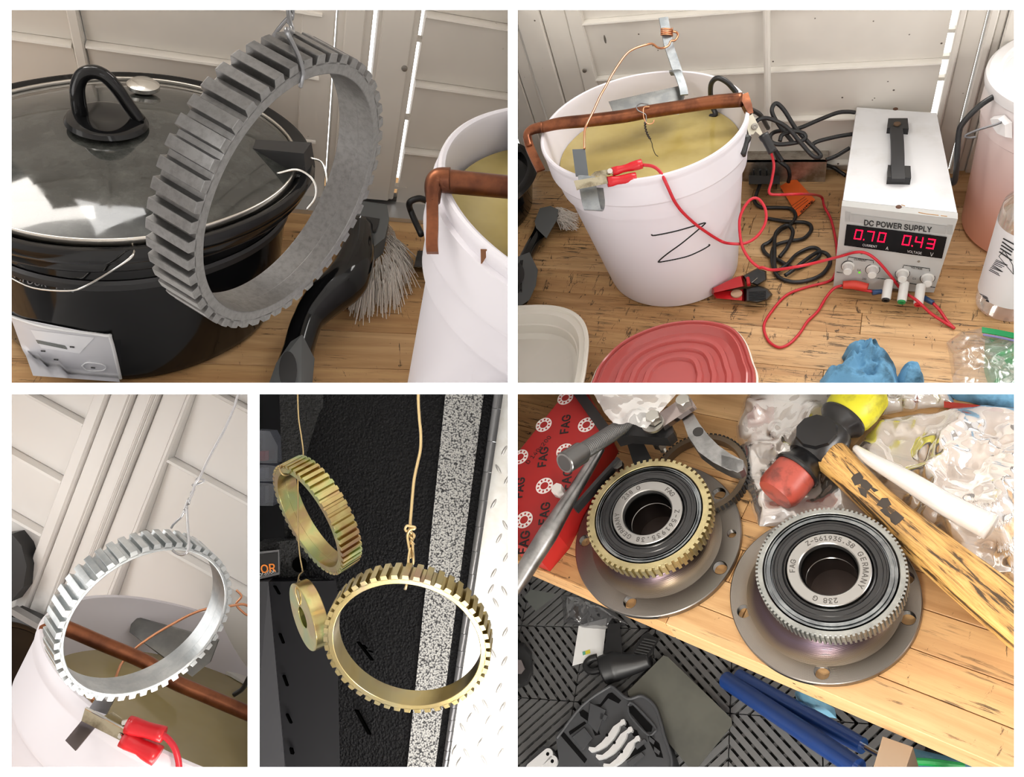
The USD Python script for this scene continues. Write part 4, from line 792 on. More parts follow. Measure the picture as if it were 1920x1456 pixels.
# spring clamp
T = Thing(P2, 'spring_clamp', 'red and black spring clamp lying at the foot of the bucket marked Z', 'spring clamp', loc=P2.at(1390, 555))
CLAMPRED = plain('clamp_red', (.42, .012, .015), .2, coat_weight=.3)
CL = lambda pts, z0, z1, sh=.85: trimesh.convex.convex_hull(np.array([P2.at(x, y, z0) for x, y in pts] + [P2.at(x, y, z1) for x, y in [tuple(np.array(p) * sh + np.mean(pts, 0) * (1 - sh)) for p in pts]]))
T.part('upper_jaw', CL([(1332, 541), (1335, 551), (1398, 537), (1393, 515), (1380, 518)], .012, .026), CLAMPRED, booth=True)
T.part('lower_jaw', CL([(1331, 547), (1340, 560), (1396, 565), (1397, 541), (1350, 546)], .002, .016), CLAMPRED, booth=True)
T.part('upper_handle', CL([(1392, 517), (1397, 527), (1420, 535), (1438, 525), (1437, 508), (1420, 502)], .010, .026), BLACKMATT, booth=True)
lh = T.part('lower_handle', CL([(1396, 540), (1396, 565), (1420, 568), (1440, 562), (1449, 552), (1440, 541), (1420, 534)], .002, .020), BLACKMATT, booth=True)
for k in range(6): T.part('grip_rib', tube([P2.at(1404, 547 + k * 3, .021), P2.at(1436, 545 + k * 3, .021)], .0006, 5, smooth=False), BLACKGLOSS, booth=True, parent=lh)
T.part('pad', moved(lathe([(0, 0), (.009, 0), (.009, .003), (0, .003)], 28), t=P2.at(1381, 552, .0155)), plain('tan_pad', (.42, .27, .17), .5), booth=True, label='round tan pad on the jaw')
T.part('spring_pin', tube([P2.at(1402, 521, .027), P2.at(1404, 534, .027)], .003, 10, smooth=False), CLAMPRED, booth=True)
T.part('spring', tube([P2.at(1409, 530, .0275), P2.at(1420, 521, .0275)], .0007, 6, smooth=False), CHROME, booth=True)

# tall jug and spray bottle on the right
JUGW = plain('jug_white', (.82, .80, .80), .35)
JUG = mk('jug_with_pink_liquid', {'tc': ('texture_coordinate', {}), 's': ('separate_xyz', {}), 'r': ('rgb_ramp', {'ramp': [(0, (.80, .36, .25)), (.25, (.80, .42, .32)), (.55, (.76, .53, .49)), (.9, (.78, .66, .64)), (1, (.80, .74, .73))]}),
    'mr': ('map_range', {'from_min': 0.0, 'from_max': .235, 'to_min': 0.0, 'to_max': 1.0}), 'p': ('principled_bsdf', {'roughness': .28, 'subsurface_weight': .0})}, [('tc.object', 's.vector'), ('s.z', 'mr.value'), ('mr.result', 'r.fac'), ('r.color', 'p.base_color')])
JC = np.array([.578, .190, 0]); JH = .245
T = Thing(P2, 'pail', 'tall translucent pail of pink liquid with a white lid right of the power supply', 'pail', loc=JC)
jb = moved(lathe([(0, 0), (.114, 0), (.120, .006), (.124, JH * .6), (.126, JH * .74), (.1285, JH * .75), (.1285, JH * .82), (.132, JH * .83), (.131, JH * .95), (.124, JH), (0, JH)], 96), t=JC)
T.part('body', jb, JUG, booth=True, smooth=35, label='pink translucent pail body')
T.part('lid', moved(lathe([(.1295, JH - .006), (.1335, JH - .004), (.135, JH + .004), (.134, JH + .010), (.130, JH + .013), (.118, JH + .013), (.114, JH + .010), (.112, JH + .003), (0, JH + .003)], 96), t=JC), JUGW, booth=True, smooth=35, label='white pail lid')
ear = hit(P2, jb, 1884, 240)
if ear is not None:
    eh = trimesh.convex.convex_hull(np.array(hits(P2, jb, [(1866, 217), (1886, 214), (1900, 228), (1900, 258), (1882, 250), (1870, 236)], .002) + hits(P2, jb, [(1870, 220), (1884, 219), (1896, 230), (1896, 252), (1882, 246), (1874, 234)], .010)))
    T.part('handle_ear', eh, JUGW, booth=True)
    e_ = P2.prj(ear)[2]
    T.part('wire_handle', tube([P2.dep(x, y, e_ - .012 + d) for x, y, d in ((1878, 229, 0), (1865, 234, .003), (1835, 243, .012), (1813, 252, .02), (1810, 256, .022), (1818, 258, .022), (1830, 257, .02))], .0016, 8), plain('grey_wire', (.18, .18, .19), .4, .8), booth=True, smooth=True)
hp_ = [P2.dep(x, y, d) for x, y, d in ((1884, 175, 1.03), (1862, 182, 1.03), (1835, 200, 1.035), (1806, 230, 1.05), (1798, 250, 1.06), (1794, 300, 1.08), (1792, 330, 1.10), (1788, 343, 1.11), (1783, 338, 1.12))]
lead('black_hose', 'black cable rising from behind the power supply to the pink pail', hp_, .0040, BLACKCABLE)
CLEAR = film_mat('clear_bottle', (.93, .93, .92), .6, .05, .06)
PAPER = plain('label_paper', (.80, .80, .82), .45)
br_ = .043; BC = P2.at(1827, 577) + [br_ * .98, .012, 0]
T = Thing(P2, 'bottle', 'clear plastic bottle with a white printed label at the right edge', 'bottle', loc=BC)
bt = moved(lathe([(0, .002), (br_ * .8, 0), (br_ * .96, .004), (br_, .012), (br_, .16), (br_ * .96, .175), (br_ * .5, .20), (.014, .215), (.014, .235)], 64), t=BC)
T.part('body', bt, CLEAR, booth=True, smooth=40)
lb = moved(lathe([(br_ + .0004, .030), (br_ + .0004, .150)], 96), t=BC)
# label wraps part of the way round
ang = np.arctan2(lb.triangles_center[:, 1] - BC[1], lb.triangles_center[:, 0] - BC[0]); ang = np.mod(ang + PI * 1.5, 2 * PI)
lbl = trimesh.Trimesh(lb.vertices, lb.faces[(ang > .35) & (ang < 3.55)], process=False); lbl.remove_unreferenced_vertices()
LBP = T.part('paper_label', lbl, PAPER, booth=True, smooth=True, label='white label with black print and a bar code')
full = lb
def lab_line(p0, p1, w=.0005): 
    h_ = hits(P2, full, [np.array(p0) * (1 - f_) + np.array(p1) * f_ for f_ in np.linspace(0, 1, 5)], .0004)
    if len(h_) > 1: T.part('print_line', tube(h_, w, 4, smooth=False), INK, booth=True, parent=LBP)
rl = random.Random(4)
for k in range(13):
    p0 = q4([(1640 + 6 * k * 1.1 - 8, 690 + 0 * k)])[0]
for k in range(12):                                        # bar code
    f_ = k / 11; p0 = np.array(q4([(1632, 730)])[0]) * (1 - f_) + np.array(q4([(1668, 848)])[0]) * f_ + [0, 0]; lab_line(p0, p0 + [19, 9], rl.choice([.0005, .0008, .0012]))
for k in range(9): 
    f_ = k / 8; p0 = np.array(q4([(1775, 480)])[0]) * (1 - f_) + np.array(q4([(1722, 560)])[0]) * f_; lab_line(p0, p0 + [rl.uniform(14, 22), rl.uniform(7, 11)], .0005)
for k in range(5):
    f_ = k / 4; p0 = np.array(q4([(1830, 320)])[0]) * (1 - f_) + np.array(q4([(1800, 420)])[0]) * f_; lab_line(p0, p0 + [rl.uniform(16, 24), rl.uniform(12, 17)], .0011)
bx_ = q4([(1795, 455), (1905, 590), (1900, 520), (1835, 410)])
for a, b_ in zip(bx_, bx_[1:] + bx_[:1]): lab_line(a, b_, .0004)

# bag, cloth and food boxes on the front of the bench
FILM = film_mat('clear_film', (.95, .95, .94), .28, .2, .10)
GREENFILM = film_mat('green_film', (.45, .80, .55), .25, .2, .38, (.10, .42, .20))
T = Thing(P2, 'zip_bag', 'crumpled clear zip bag with a green seal at the right front of the bench', 'plastic bag', loc=P2.at(1840, 680))
T.part('film', crumple(P2, [(1772, 640), (1800, 622), (1842, 614), (1905, 626), (1925, 720), (1900, 760), (1790, 760), (1782, 690)], .014, 3, freq=22, edge=4), FILM, booth=True, smooth=60)
T.part('green_contents', crumple(P2, [(1846, 628), (1905, 640), (1930, 740), (1860, 750), (1845, 690)], .010, 7, z0=.001, freq=24, edge=4), GREENFILM, booth=True, smooth=60, label='green printed side of the bag')
T.part('zip_seal', strip([P2.at(1841, 618, .011), P2.at(1870, 623, .012), P2.at(1910, 631, .013)], .010, .0012, (0, 1, .1)), plain('green_seal', (.01, .30, .09), .3), booth=True, label='green zip seal')
T.part('zip_seal', strip([P2.at(1843, 627, .012), P2.at(1872, 632, .013), P2.at(1910, 640, .014)], .003, .0012, (0, 1, .1)), plain('violet_seal', (.22, .20, .42), .3), booth=True)
CLOTH = plain('blue_shop_cloth', (.13, .32, .50), .85, noise=(22., (.03, .08, .12), .47, .62), bump=(420., .25, .0008))
T = Thing(P2, 'shop_cloth', 'crumpled blue shop cloth with dark oil marks at the front of the bench', 'cloth', loc=P2.at(1640, 720))
T.part('folded_cloth', crumple(P2, q4([(430, 1400), (590, 1310), (640, 1290), (600, 1215), (650, 1175), (720, 1180), (840, 1130), (900, 1180), (1000, 1300), (1030, 1390), (1040, 1500), (700, 1560), (430, 1500)]), .045, 11, freq=24, edge=3, fold=.75, wob=.006), CLOTH, booth=True, smooth=55)
T.part('cloth_end', crumple(P2, q4([(1040, 1330), (1090, 1290), (1170, 1290), (1240, 1400), (1230, 1480), (1050, 1480), (1010, 1400)]), .028, 14, freq=30, edge=3, fold=.6), CLOTH, booth=True, smooth=55)
def poly_ring(outline, C, k, z_): return np.array([np.r_[(C + (p - C) * k), z_] for p in outline])
def outline2(px, h, extra, n=8):
    P = np.array([P2.at(*p, h)[:2] for p in px] + list(extra)); P = np.vstack([P, P[:1]]); Q = spline(np.c_[P, np.zeros(len(P))], n)[:-1, :2]; return Q
redpx = q3([(585, 1400), (640, 1280), (760, 1150), (900, 1060), (1100, 985), (1300, 952), (1480, 957), (1640, 1000), (1735, 1100), (1790, 1250), (1825, 1400)])
e_ = P2.at(*redpx[0], .05)[:2]; f_ = P2.at(*redpx[-1], .05)[:2]
ro = outline2(redpx, .05, [f_ + [.004, -.09], f_ + [-.03, -.125], e_ + [.04, -.135], e_ + [.0, -.09]]); rc = ro.mean(0)
REDLID = mk('red_translucent_lid', {'d': ('principled_bsdf', {'base_color': (.60, .15, .14), 'roughness': .12, 'specular_ior_level': .6, 'coat_weight': .3}), 't': ('translucent_bsdf', {'color': (.75, .10, .08)}), 'm': ('mix_closure', {'fac': .35})}, [('d.BSDF', 'm.closure1'), ('t.BSDF', 'm.closure2')], surface='m.closure')
FROST = mk('frosted_plastic', {'tc': ('texture_coordinate', {}), 'd': ('principled_bsdf', {'base_color': (.93, .90, .82), 'roughness': .25}), 't': ('translucent_bsdf', {'color': (.95, .90, .78)}), 'm': ('mix_closure', {'fac': .3})}, [('d.BSDF', 'm.closure1'), ('t.BSDF', 'm.closure2')], surface='m.closure')
T = Thing(P2, 'food_box', 'food box with a red ridged lid at the front of the bench', 'food box', loc=(*rc, 0))
T.part('box', loft([poly_ring(ro, rc, k, z_) for k, z_ in ((.80, .001), (.83, .004), (.97, .040), (1.035, .042), (1.035, .045), (.97, .046))], close_bottom=True), FROST, booth=True, smooth=40)
prof = [(1.0, .040), (1.01, .044), (1.005, .050), (.985, .053), (.965, .052), (.95, .048), (.93, .0475), (.91, .052), (.89, .0525), (.86, .045), (.83, .041), (.74, .0400), (.715, .0455), (.66, .0450), (.635, .0400), (.56, .0395), (.535, .0450), (.48, .0445), (.455, .0395), (.38, .0390), (.355, .0440), (.30, .0435), (.28, .0385), (.05, .0385)]
T.part('lid', loft([poly_ring(ro, rc, k, z_) for k, z_ in prof], close_top=True), REDLID, booth=True, smooth=28, label='red translucent lid with stepped ridges')
fx, fy_, fa, fn_, fyaw = -.1793, -.2792, .1354, 3, .2035
def sq(k, z_, n=96): e = superellipse(fa * k, fa * k, fn_, n); c, s_ = math.cos(fyaw), math.sin(fyaw); return np.c_[e[:, 0] * c - e[:, 1] * s_ + fx, e[:, 0] * s_ + e[:, 1] * c + fy_, np.full(n, z_)]
T = Thing(P2, 'food_box', 'open frosted food box without a lid at the left front of the bench', 'food box', loc=(fx, fy_, 0))
T.part('box', loft([sq(k, z_) for k, z_ in ((.74, .001), (.80, .003), (.84, .012), (.90, .046), (.975, .048), (1.0, .050), (1.0, .054), (.985, .0555), (.955, .0545), (.945, .050), (.885, .048), (.875, .044), (.85, .030), (.835, .0285), (.82, .012), (.76, .006))], close_top=True), FROST, booth=True, smooth=35)

# brush and cooker edge at the left
T = Thing(P2, 'scrub_brush', 'black and grey scrubbing brush beside the foot of the bucket marked Z', 'brush', loc=P2.at(1000, 500))
T.part('handle', tube([P2.at(*p) for p in ((1018, 420, .018), (1010, 440, .018), (992, 470, .017), (978, 510, .017), (975, 560, .016))], [.014, .013, .0115, .014, .016], 14), BLACKGLOSS, booth=True, smooth=True)
T.part('brush_head', trimesh.convex.convex_hull(np.array([P2.at(x, y, z_) for x, y in q3([(140, 190), (180, 90), (260, 72), (320, 100), (310, 180), (230, 320), (150, 240)]) for z_ in (.012, .034)])), GREYRUBBER, booth=True)
T.part('grip', trimesh.convex.convex_hull(np.array([P2.at(x, y, z_) for x, y in q3([(-40, 480), (100, 425), (125, 500), (165, 560), (150, 680), (100, 790), (40, 830), (-60, 830)]) for z_ in (.004, .030)])), GREYRUBBER, booth=True)
T.part('grip_recess', trimesh.convex.convex_hull(np.array([P2.at(968 + (12 + 50 * math.cos(a)) * .2458, 368 + (590 + 85 * math.sin(a)) * .2458, z_) for a in np.linspace(0, 6.28, 18) for z_ in (.028, .0315)])), BLACKMATT, booth=True)
rnd = np.random.RandomState(9); Fc = []
for i in range(220):
    a = np.array([P2.at(*q3([(rnd.uniform(300, 350), rnd.uniform(80, 200))])[0], rnd.uniform(.01, .03))]).ravel(); b_ = P2.at(*q3([(rnd.uniform(330, 480), rnd.uniform(120, 265))])[0], rnd.uniform(.002, .02)); Fc.append(tube([a, (a + b_) / 2 + [0, 0, .003], b_], .0005, 4, smooth=False, caps=False))
T.part('bristles', cat(Fc), BRISTLE, booth=True, kind='stuff', smooth=False)
cr = P2.at(1016, 405); CCX = np.array([cr[0] - .15, cr[1] + .0, 0])
T = Thing(P2, 'slow_cooker', 'edge of a black slow cooker left of the bucket marked Z', 'slow cooker', loc=CCX)
T.part('housing', moved(lathe([(0, 0), (.118, 0), (.124, .01), (.135, .06), (.14, .075), (0, .075)], 72), t=CCX), BLACKGLOSS, booth=True, smooth=40)
T.part('crock_rim', moved(lathe([(.13, .075), (.146, .077), (.15, .082), (.146, .088), (.138, .090), (.13, .088)], 72, True), t=CCX), BLACKGLOSS, booth=True, smooth=40)
# ================================================================ lower left: bright ring over the bath
qa = lambda l: [(20 + x * .2431, 736 + y * .2431) for x, y in l]
qb = lambda l: [(20 + x * .2431, 1086 + y * .2431) for x, y in l]
SHUTTER3 = plain('shutter_paint_clean', (.84, .82, .79), .42)
W3 = shutter_wall(P3, 'door_3', np.array([0, .21, 0]), -.283, 'pale clean shutter doors leaning behind the bright ring')
s, z = lambda x, y: W3.px(x, y)[0], lambda x, y: W3.px(x, y)[1]
zt = z(230, 740) + .25
def up3(x0, x1, y0=-.004, c=.002): W3.part('stile', cbox(s(x0, 800), s(x1, 800), y0, .02, -.02, zt, c), SHUTTER3)
zl = [z(140, 910) - 2 * (z(110, 765) - z(75, 870)), z(58, 979), z(75, 870), z(115, 764)]; st = zl[3] - zl[2]
zl = [zl[1] - 2.0 * st, zl[1] - st, zl[1], zl[2], zl[3], zl[3] + st, zl[3] + 2 * st]
slats(W3, s(164, 800) - .5, s(163, 800), zl, SHUTTER3, drop=.008, lip=.006)
up3(164, 190, -.010); up3(190, 228, -.006); up3(230, 236, -.009); up3(237, 268, -.004); up3(269, 276, -.009); up3(277, 283, -.009); up3(284, 334, -.004); up3(335, 346, -.009)
zr = [z(393, 895) + k * (z(440, 748) - z(393, 895)) for k in (-4, -3, -2, -1, 0, 1, 2)]
slats(W3, s(346.5, 800), s(346, 800) + .55, zr, SHUTTER3, drop=.008, lip=.006)
b3m = sheared(bucket_shell(.30, .15, .105), .30, .015, .0)
solo(P3, 'bucket', b3m, BUCKET, 'white plastic bucket under the bright hanging ring', 'bucket', loc=(0, 0, 0), smooth=35)
LIQ3 = plain('cloudy_bath_pale', (.34, .27, .12), .10, noise=(7., (.40, .33, .17), .4, .65))
solo(P3, 'plating_bath', bath(P3, .255, .139), LIQ3, 'cloudy olive liquid in the bucket under the bright ring', 'liquid')
bench(P3, 'bench top showing at the lower left below the bucket of the bright ring', [-.27, -.18, -.09, 0, .09, .2], -.40, -.02, 21)
pz = .3055
pp = [P3.at(*p, pz) for p in qb([(300, 330), (430, 375), (700, 490), (1050, 640), (1230, 770), (1500, 890), (1851, 1040), (2100, 1150)])]
T = Thing(P3, 'copper_pipe', 'brown copper pipe across the bucket behind the bright ring', 'copper pipe', loc=pp[2])
T.part('pipe', tube(pp, .0053, 14), COPPER, booth=True, smooth=True)
n3 = P3.cam((0, 0, -1)); tl = [P3.on(*p, pp[0], n3) for p in qb([(290, 330), (265, 345), (255, 380), (215, 520), (150, 710)])]
T.part('flattened_end', strip(spline(tl, 5), .0062, .003, P3.cam((1, .3, 0))), COPPER, booth=True, smooth=40)
dz = P3.prj(P3.at(300, 1210, .27))[2]
pq = qb([(940, 288), (1340, 420), (1600, 470), (1535, 640), (1400, 750), (1200, 620), (915, 405)])
solo(P3, 'zinc_plate', slab(P3, pq, [dz, dz, dz, dz - .02, dz - .03, dz - .02, dz - .01], .003), LEAD, 'dark zinc plate standing in the bath behind the bright ring', 'metal plate')
d0, d1 = P3.prj(P3.at(230, 1240, .30))[2], P3.prj(P3.at(450, 1130, .36))[2]
T = Thing(P3, 'copper_wire', 'bright copper wire crossing the bath behind the bright ring', 'wire', loc=P3.dep(300, 1190, d0))
T.part('span', tube([P3.dep(x, y, d) for (x, y), d in zip(qb([(810, 760), (835, 690), (870, 630), (1000, 500), (1200, 370), (1460, 240), (1690, 205), (1790, 190), (1851, 215)]), np.linspace(d0, d1, 9))], .0010, 8), COPPERWIRE, booth=True, smooth=True)
T.part('curl', tube([P3.dep(x, y, d1) for x, y in qb([(1740, 80), (1780, 130), (1740, 190), (1790, 250), (1830, 275), (1870, 260)])], .0009, 8), COPPERWIRE, booth=True, smooth=True)
T.part('tail', tube([P3.dep(x, y, .50) for x, y in qb([(640, 915), (610, 960), (590, 1000)])], .0010, 8), COPPERWIRE, booth=True, smooth=True)
rd = P3.prj(P3.at(166, 1312, .30))[2]
T = Thing(P3, 'steel_strip', 'grey metal strip on the rim held by the red clip below the bright ring', 'metal strip', loc=P3.dep(190, 1330, rd))
GS3 = plain('grey_strip_light', (.30, .31, .34), .4, .8)
T.part('upper_end', slab(P3, qb([(650, 925), (795, 925), (730, 1050), (600, 1000)]), rd - .006, .002), GS3, booth=True)
T.part('lower_end', slab(P3, qb([(420, 1240), (500, 1322), (650, 1140), (545, 1090)]), [rd - .030, rd - .030, rd - .012, rd - .012], .002), plain('strip_stained', (.22, .19, .20), .4, .8), booth=True)
T, hull = croc_clip(P3, 'crocodile_clip', 'red-booted crocodile clip below the bright ring', qb([(575, 988), (612, 998), (905, 1160), (872, 1255), (545, 1090)]), qb([(720, 1050), (790, 1020), (850, 1062), (915, 1150), (890, 1165)]), [], rd - .022, .008)
for a, c_, r0, r1 in (((905, 1120), (1180, 1195), .0054, .0048), ((875, 1215), (1135, 1360), .0058, .0060)):
    A_, B_ = [P3.dep(x, y, rd - .020) for x, y in qb([a, c_])]; T.part('boot', tube([A_ + (B_ - A_) * k for k in np.linspace(0, 1, 7)], [r0, r0, r0 * .92, r0 * .85, r1 * .95, r1, r1], 16, smooth=False), REDPLASTIC, booth=True, smooth=True)
T.part('jaw_edge', tube([P3.dep(x, y, rd - .023) for x, y in qb([(580, 990), (740, 1075), (895, 1160)])], .0008, 6), CHROME, booth=True)
T.part('pivot_pin', tube([P3.dep(x, y, rd - .022) for x, y in qb([(865, 1105), (925, 1095)])], .0016, 8, smooth=False), CHROME, booth=True)
T.part('rivet', moved(lathe([(0, 0), (.0017, 0), (.0012, .0009), (0, .001)], 14), R=frame_z(P3.cam((0, 0, -1))), t=P3.dep(*qb([(845, 1207)])[0], rd - .0225)), CHROME, booth=True)
T = Thing(P3, 'red_lead', 'red lead hanging from the clip below the bright ring', 'cable', loc=P3.dep(320, 1400, rd - .02))
T.part('lead', tube([P3.dep(x, y, rd - .02) for x, y in qb([(1165, 1195), (1215, 1230), (1265, 1300), (1292, 1390), (1300, 1480), (1300, 1560)])], .0019, 10), REDCABLE, booth=True, smooth=True)
T = Thing(P3, 'heater_cord', 'black heater cord dipping into the bath at the right behind the bright ring', 'cord', loc=P3.dep(455, 1280, .6))
T.part('cord', tube([P3.dep(x, y, .60) for x, y in qb([(1900, 660), (1840, 750), (1790, 840), (1720, 890)])], .0019, 8), BLACKCABLE, booth=True, smooth=True)
# dark things at the left
T = Thing(P3, 'slow_cooker', 'dark edge of a slow cooker at the far left behind the bright ring', 'slow cooker', loc=P3.dep(40, 1240, .76))
T.part('housing', slab(P3, [(-40, 1160), (60, 1170), (104, 1205), (104, 1260), (84, 1310), (-40, 1325)], .76, .06), BLACKGLOSS, booth=True, smooth=30)
T.part('crock_rim', tube([P3.dep(*p) for p in ((-40, 1158, .755), (40, 1163, .755), (90, 1185, .755), (112, 1212, .76))], .008, 10), BLACKGLOSS, booth=True, smooth=True)
T.part('lid_handle', slab(P3, [(-20, 1005), (22, 1000), (40, 1022), (50, 1060), (44, 1100), (20, 1128), (-20, 1130)], .75, .02), BLACKMATT, booth=True, smooth=30)
T = Thing(P3, 'steel_ledge', 'dull metal ledge running behind the bucket of the bright ring', 'metal ledge', loc=P3.dep(60, 1160, .78))
T.part('ledge', slab(P3, [(20, 1140), (90, 1180), (90, 1192), (20, 1152)], .74, .01), plain('ledge_grey', (.30, .30, .30), .5, .5), booth=True)
T.part('gap', slab(P3, [(30, 1140), (95, 1168), (95, 1178), (30, 1150)], .75, .01), BLACKMATT, booth=True)
# ring and wire
ZINC = plain('bright_zinc', (.58, .60, .60), .36, 1.0, noise=(120., (.47, .50, .51), .40, .62), bump=(260., .10, .0005), bevel=.0004)
K3 = .82; c3, n3_ = P3.campt(np.array((-.2534, -.1635, .5231)) * K3), P3.cam((.713, -.297, -.635))
toothed_ring(P3, c3, n3_, .0225 * K3, .0541 * K3, ZINC, 'bright zinc plated toothed ring hanging over the bucket', phase=.06, ro=.06 * K3, rr=.0566 * K3)
BWIRE = plain('bright_wire', (.55, .55, .56), .3, 1.0)
T = Thing(P3, 'hanging_wire', 'bright twisted wire holding up the zinc plated ring', 'wire', loc=P3.dep(400, 860, .41))
dw3 = .512
T.part('strand', tube([P3.dep(x, y, d * K3) for (x, y), d in zip(qa([(1800, -60), (1755, 10), (1720, 120), (1660, 260), (1590, 390), (1520, 520), (1460, 650), (1425, 700), (1400, 780), (1370, 850)]), np.linspace(.50, dw3, 10))], .0007, 8), BWIRE, booth=True, smooth=True)
tw = spline(qa([(1445, 650), (1420, 720), (1385, 800), (1365, 870), (1335, 920)]), 14); k_ = np.linspace(0, 12 * PI, len(tw))
T.part('twist', tube([P3.dep(x + 1.6 * math.cos(a), y + .8 * math.cos(a), K3 * dw3 + .0012 * math.sin(a)) for (x, y), a in zip(tw, k_)], .0006, 6, smooth=False), BWIRE, booth=True, smooth=True)
T.part('loop', tube([P3.dep(x, y, d * K3) for (x, y), d in zip(qa([(1440, 655), (1465, 665), (1490, 672), (1480, 690), (1440, 705), (1410, 715), (1400, 705)]), [dw3] * 7)], .0006, 6), BWIRE, booth=True, smooth=True)
T.part('loop', tube([P3.dep(x, y, d * K3) for (x, y), d in zip(qa([(1358, 880), (1362, 960), (1368, 1050), (1373, 1130), (1372, 1190), (1355, 1235), (1315, 1250), (1275, 1235), (1250, 1215)]), (dw3, .508, .504, .498, .494, .494, .498, .505, .51))], .0007, 8), BWIRE, booth=True, smooth=True)
T.part('loop', tube([P3.dep(x, y, d * K3) for (x, y), d in zip(qa([(1370, 820), (1345, 890), (1320, 950), (1285, 985), (1255, 1015), (1240, 1040)]), (dw3, dw3, .514, .517, .520, .523))], .0007, 8), BWIRE, booth=True, smooth=True)
# ================================================================ lower middle: gold rings before the black cabinet
qc = lambda l: [(484 + x * .2458, 736 + y * .2458) for x, y in l]
qd = lambda l: [(484 + x * .2458, 1086 + y * .2458) for x, y in l]
def wrinkle(name, col, scale, strength, rough=.45, spec=.5, dist=.004):
    n = {'tc': ('texture_coordinate', {}), 'v': ('voronoi_texture', {'scale': scale, 'feature': 'smooth_f1', 'randomness': 1.0}), 'n': ('noise_texture', {'scale': scale * 1.4, 'detail': 3.0}), 'a': ('math', {'math_type': 'add'}),
         'b': ('bump', {'strength': strength, 'distance': dist}), 'p': ('principled_bsdf', {'base_color': col, 'roughness': rough, 'specular_ior_level': spec})}
    return mk(name, n, [('tc.object', 'v.vector'), ('tc.object', 'n.vector'), ('v.distance', 'a.value1'), ('n.fac', 'a.value2'), ('a.value', 'b.height'), ('b.normal', 'p.normal')])
WRINKLE = wrinkle('black_wrinkle_paint', (.0035, .0035, .0045), 330., .7, .5, .18)
WRINKLEGREY = wrinkle('grey_wrinkle_paint', (.022, .022, .023), 330., 1.0, .5, .3)
SUNSTRIP = mk('sun_strip_paint', {'tc': ('texture_coordinate', {}), 'v': ('voronoi_texture', {'scale': 480.}), 'n': ('noise_texture', {'scale': 420., 'detail': 4.0}), 'a': ('math', {'math_type': 'add'}), 'half': ('math', {'math_type': 'multiply', 'value2': .5}), 'r': ('rgb_ramp', {'ramp': [(0, (.50, .495, .48)), (.46, (.46, .455, .44)), (.56, (.20, .20, .205)), (.66, (.03, .03, .033)), (1, (.02, .02, .022))]}),
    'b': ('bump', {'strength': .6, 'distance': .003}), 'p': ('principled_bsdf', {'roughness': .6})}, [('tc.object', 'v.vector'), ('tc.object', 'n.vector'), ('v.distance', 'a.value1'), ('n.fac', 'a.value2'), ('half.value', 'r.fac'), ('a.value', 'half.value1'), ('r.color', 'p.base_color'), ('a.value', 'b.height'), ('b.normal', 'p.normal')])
DKGREY = plain('dark_grey_paint', (.055, .055, .062), .55)
ALU = mk('tread_aluminium', {'tc': ('texture_coordinate', {}), 'n': ('noise_texture', {'scale': 60.0, 'detail': 4.0}), 'r': ('rgb_ramp', {'ramp': [(0, (.80, .77, .71)), (.4, (.86, .84, .80)), (.6, (.92, .91, .89)), (1, (.95, .95, .95))]}), 'p': ('principled_bsdf', {'roughness': .42, 'metallic': .35})}, [('tc.object', 'n.vector'), ('n.fac', 'r.fac'), ('r.color', 'p.base_color')])
T = Thing(P4, 'tool_cabinet', 'black wrinkle-painted steel cabinet door with dark slots behind the gold rings', 'tool cabinet', loc=P4.dep(700, 1200, .9))
T.part('door_panel', slab(P4, [(602, 700), (842, 700), (760, 1500), (556, 1500), (520, 1090), (604, 1010)], [.93, .90, .86, .88, .92, .93], .02), WRINKLE, booth=True)
T.part('door_flange', slab(P4, [(909, 700), (940, 700), (832, 1500), (806, 1500)], [.895, .895, .855, .855], .02), WRINKLE, booth=True)
T.part('painted_sun_strip', slab(P4, [(839, 700), (912, 700), (808, 1500), (757, 1500)], [.893, .893, .853, .853], .01), SUNSTRIP, booth=True, label='sunlight on the door edge painted as a pale rough strip')  # sunlight on the black door, put into the colour of a strip
T.part('upright', slab(P4, [(522, 700), (606, 700), (606, 1015), (535, 1030)], .925, .03), WRINKLEGREY, booth=True, label='grey wrinkled upright')
T.part('shelf', slab(P4, [(480, 1020), (606, 1005), (606, 1085), (480, 1100)], [.905, .91, .91, .905], .03), WRINKLEGREY, booth=True)
T.part('shelf_edge', slab(P4, [(480, 1087), (606, 1082), (606, 1092), (480, 1097)], .90, .01), WRINKLE, booth=True)
T.part('side_panel', slab(P4, [(470, 1090), (503, 1090), (540, 1500), (470, 1500)], [.90, .885, .85, .86], .02), DKGREY, booth=True, label='smooth dark grey side panel')
T.part('lower_panel', slab(P4, [(502, 1090), (640, 1088), (640, 1500), (538, 1500)], [.886, .90, .872, .852], .02), plain('black_satin', (.004, .004, .006), .55, specular_ior_level=.15), booth=True)
T.part('back_wall', slab(P4, [(470, 690), (620, 690), (620, 1100), (470, 1100)], 1.04, .02), plain('cabinet_inside', (.010, .010, .011), .6), booth=True)
SLOT = plain('slot_black', (.001, .001, .001), 1.0, specular_ior_level=0.0)
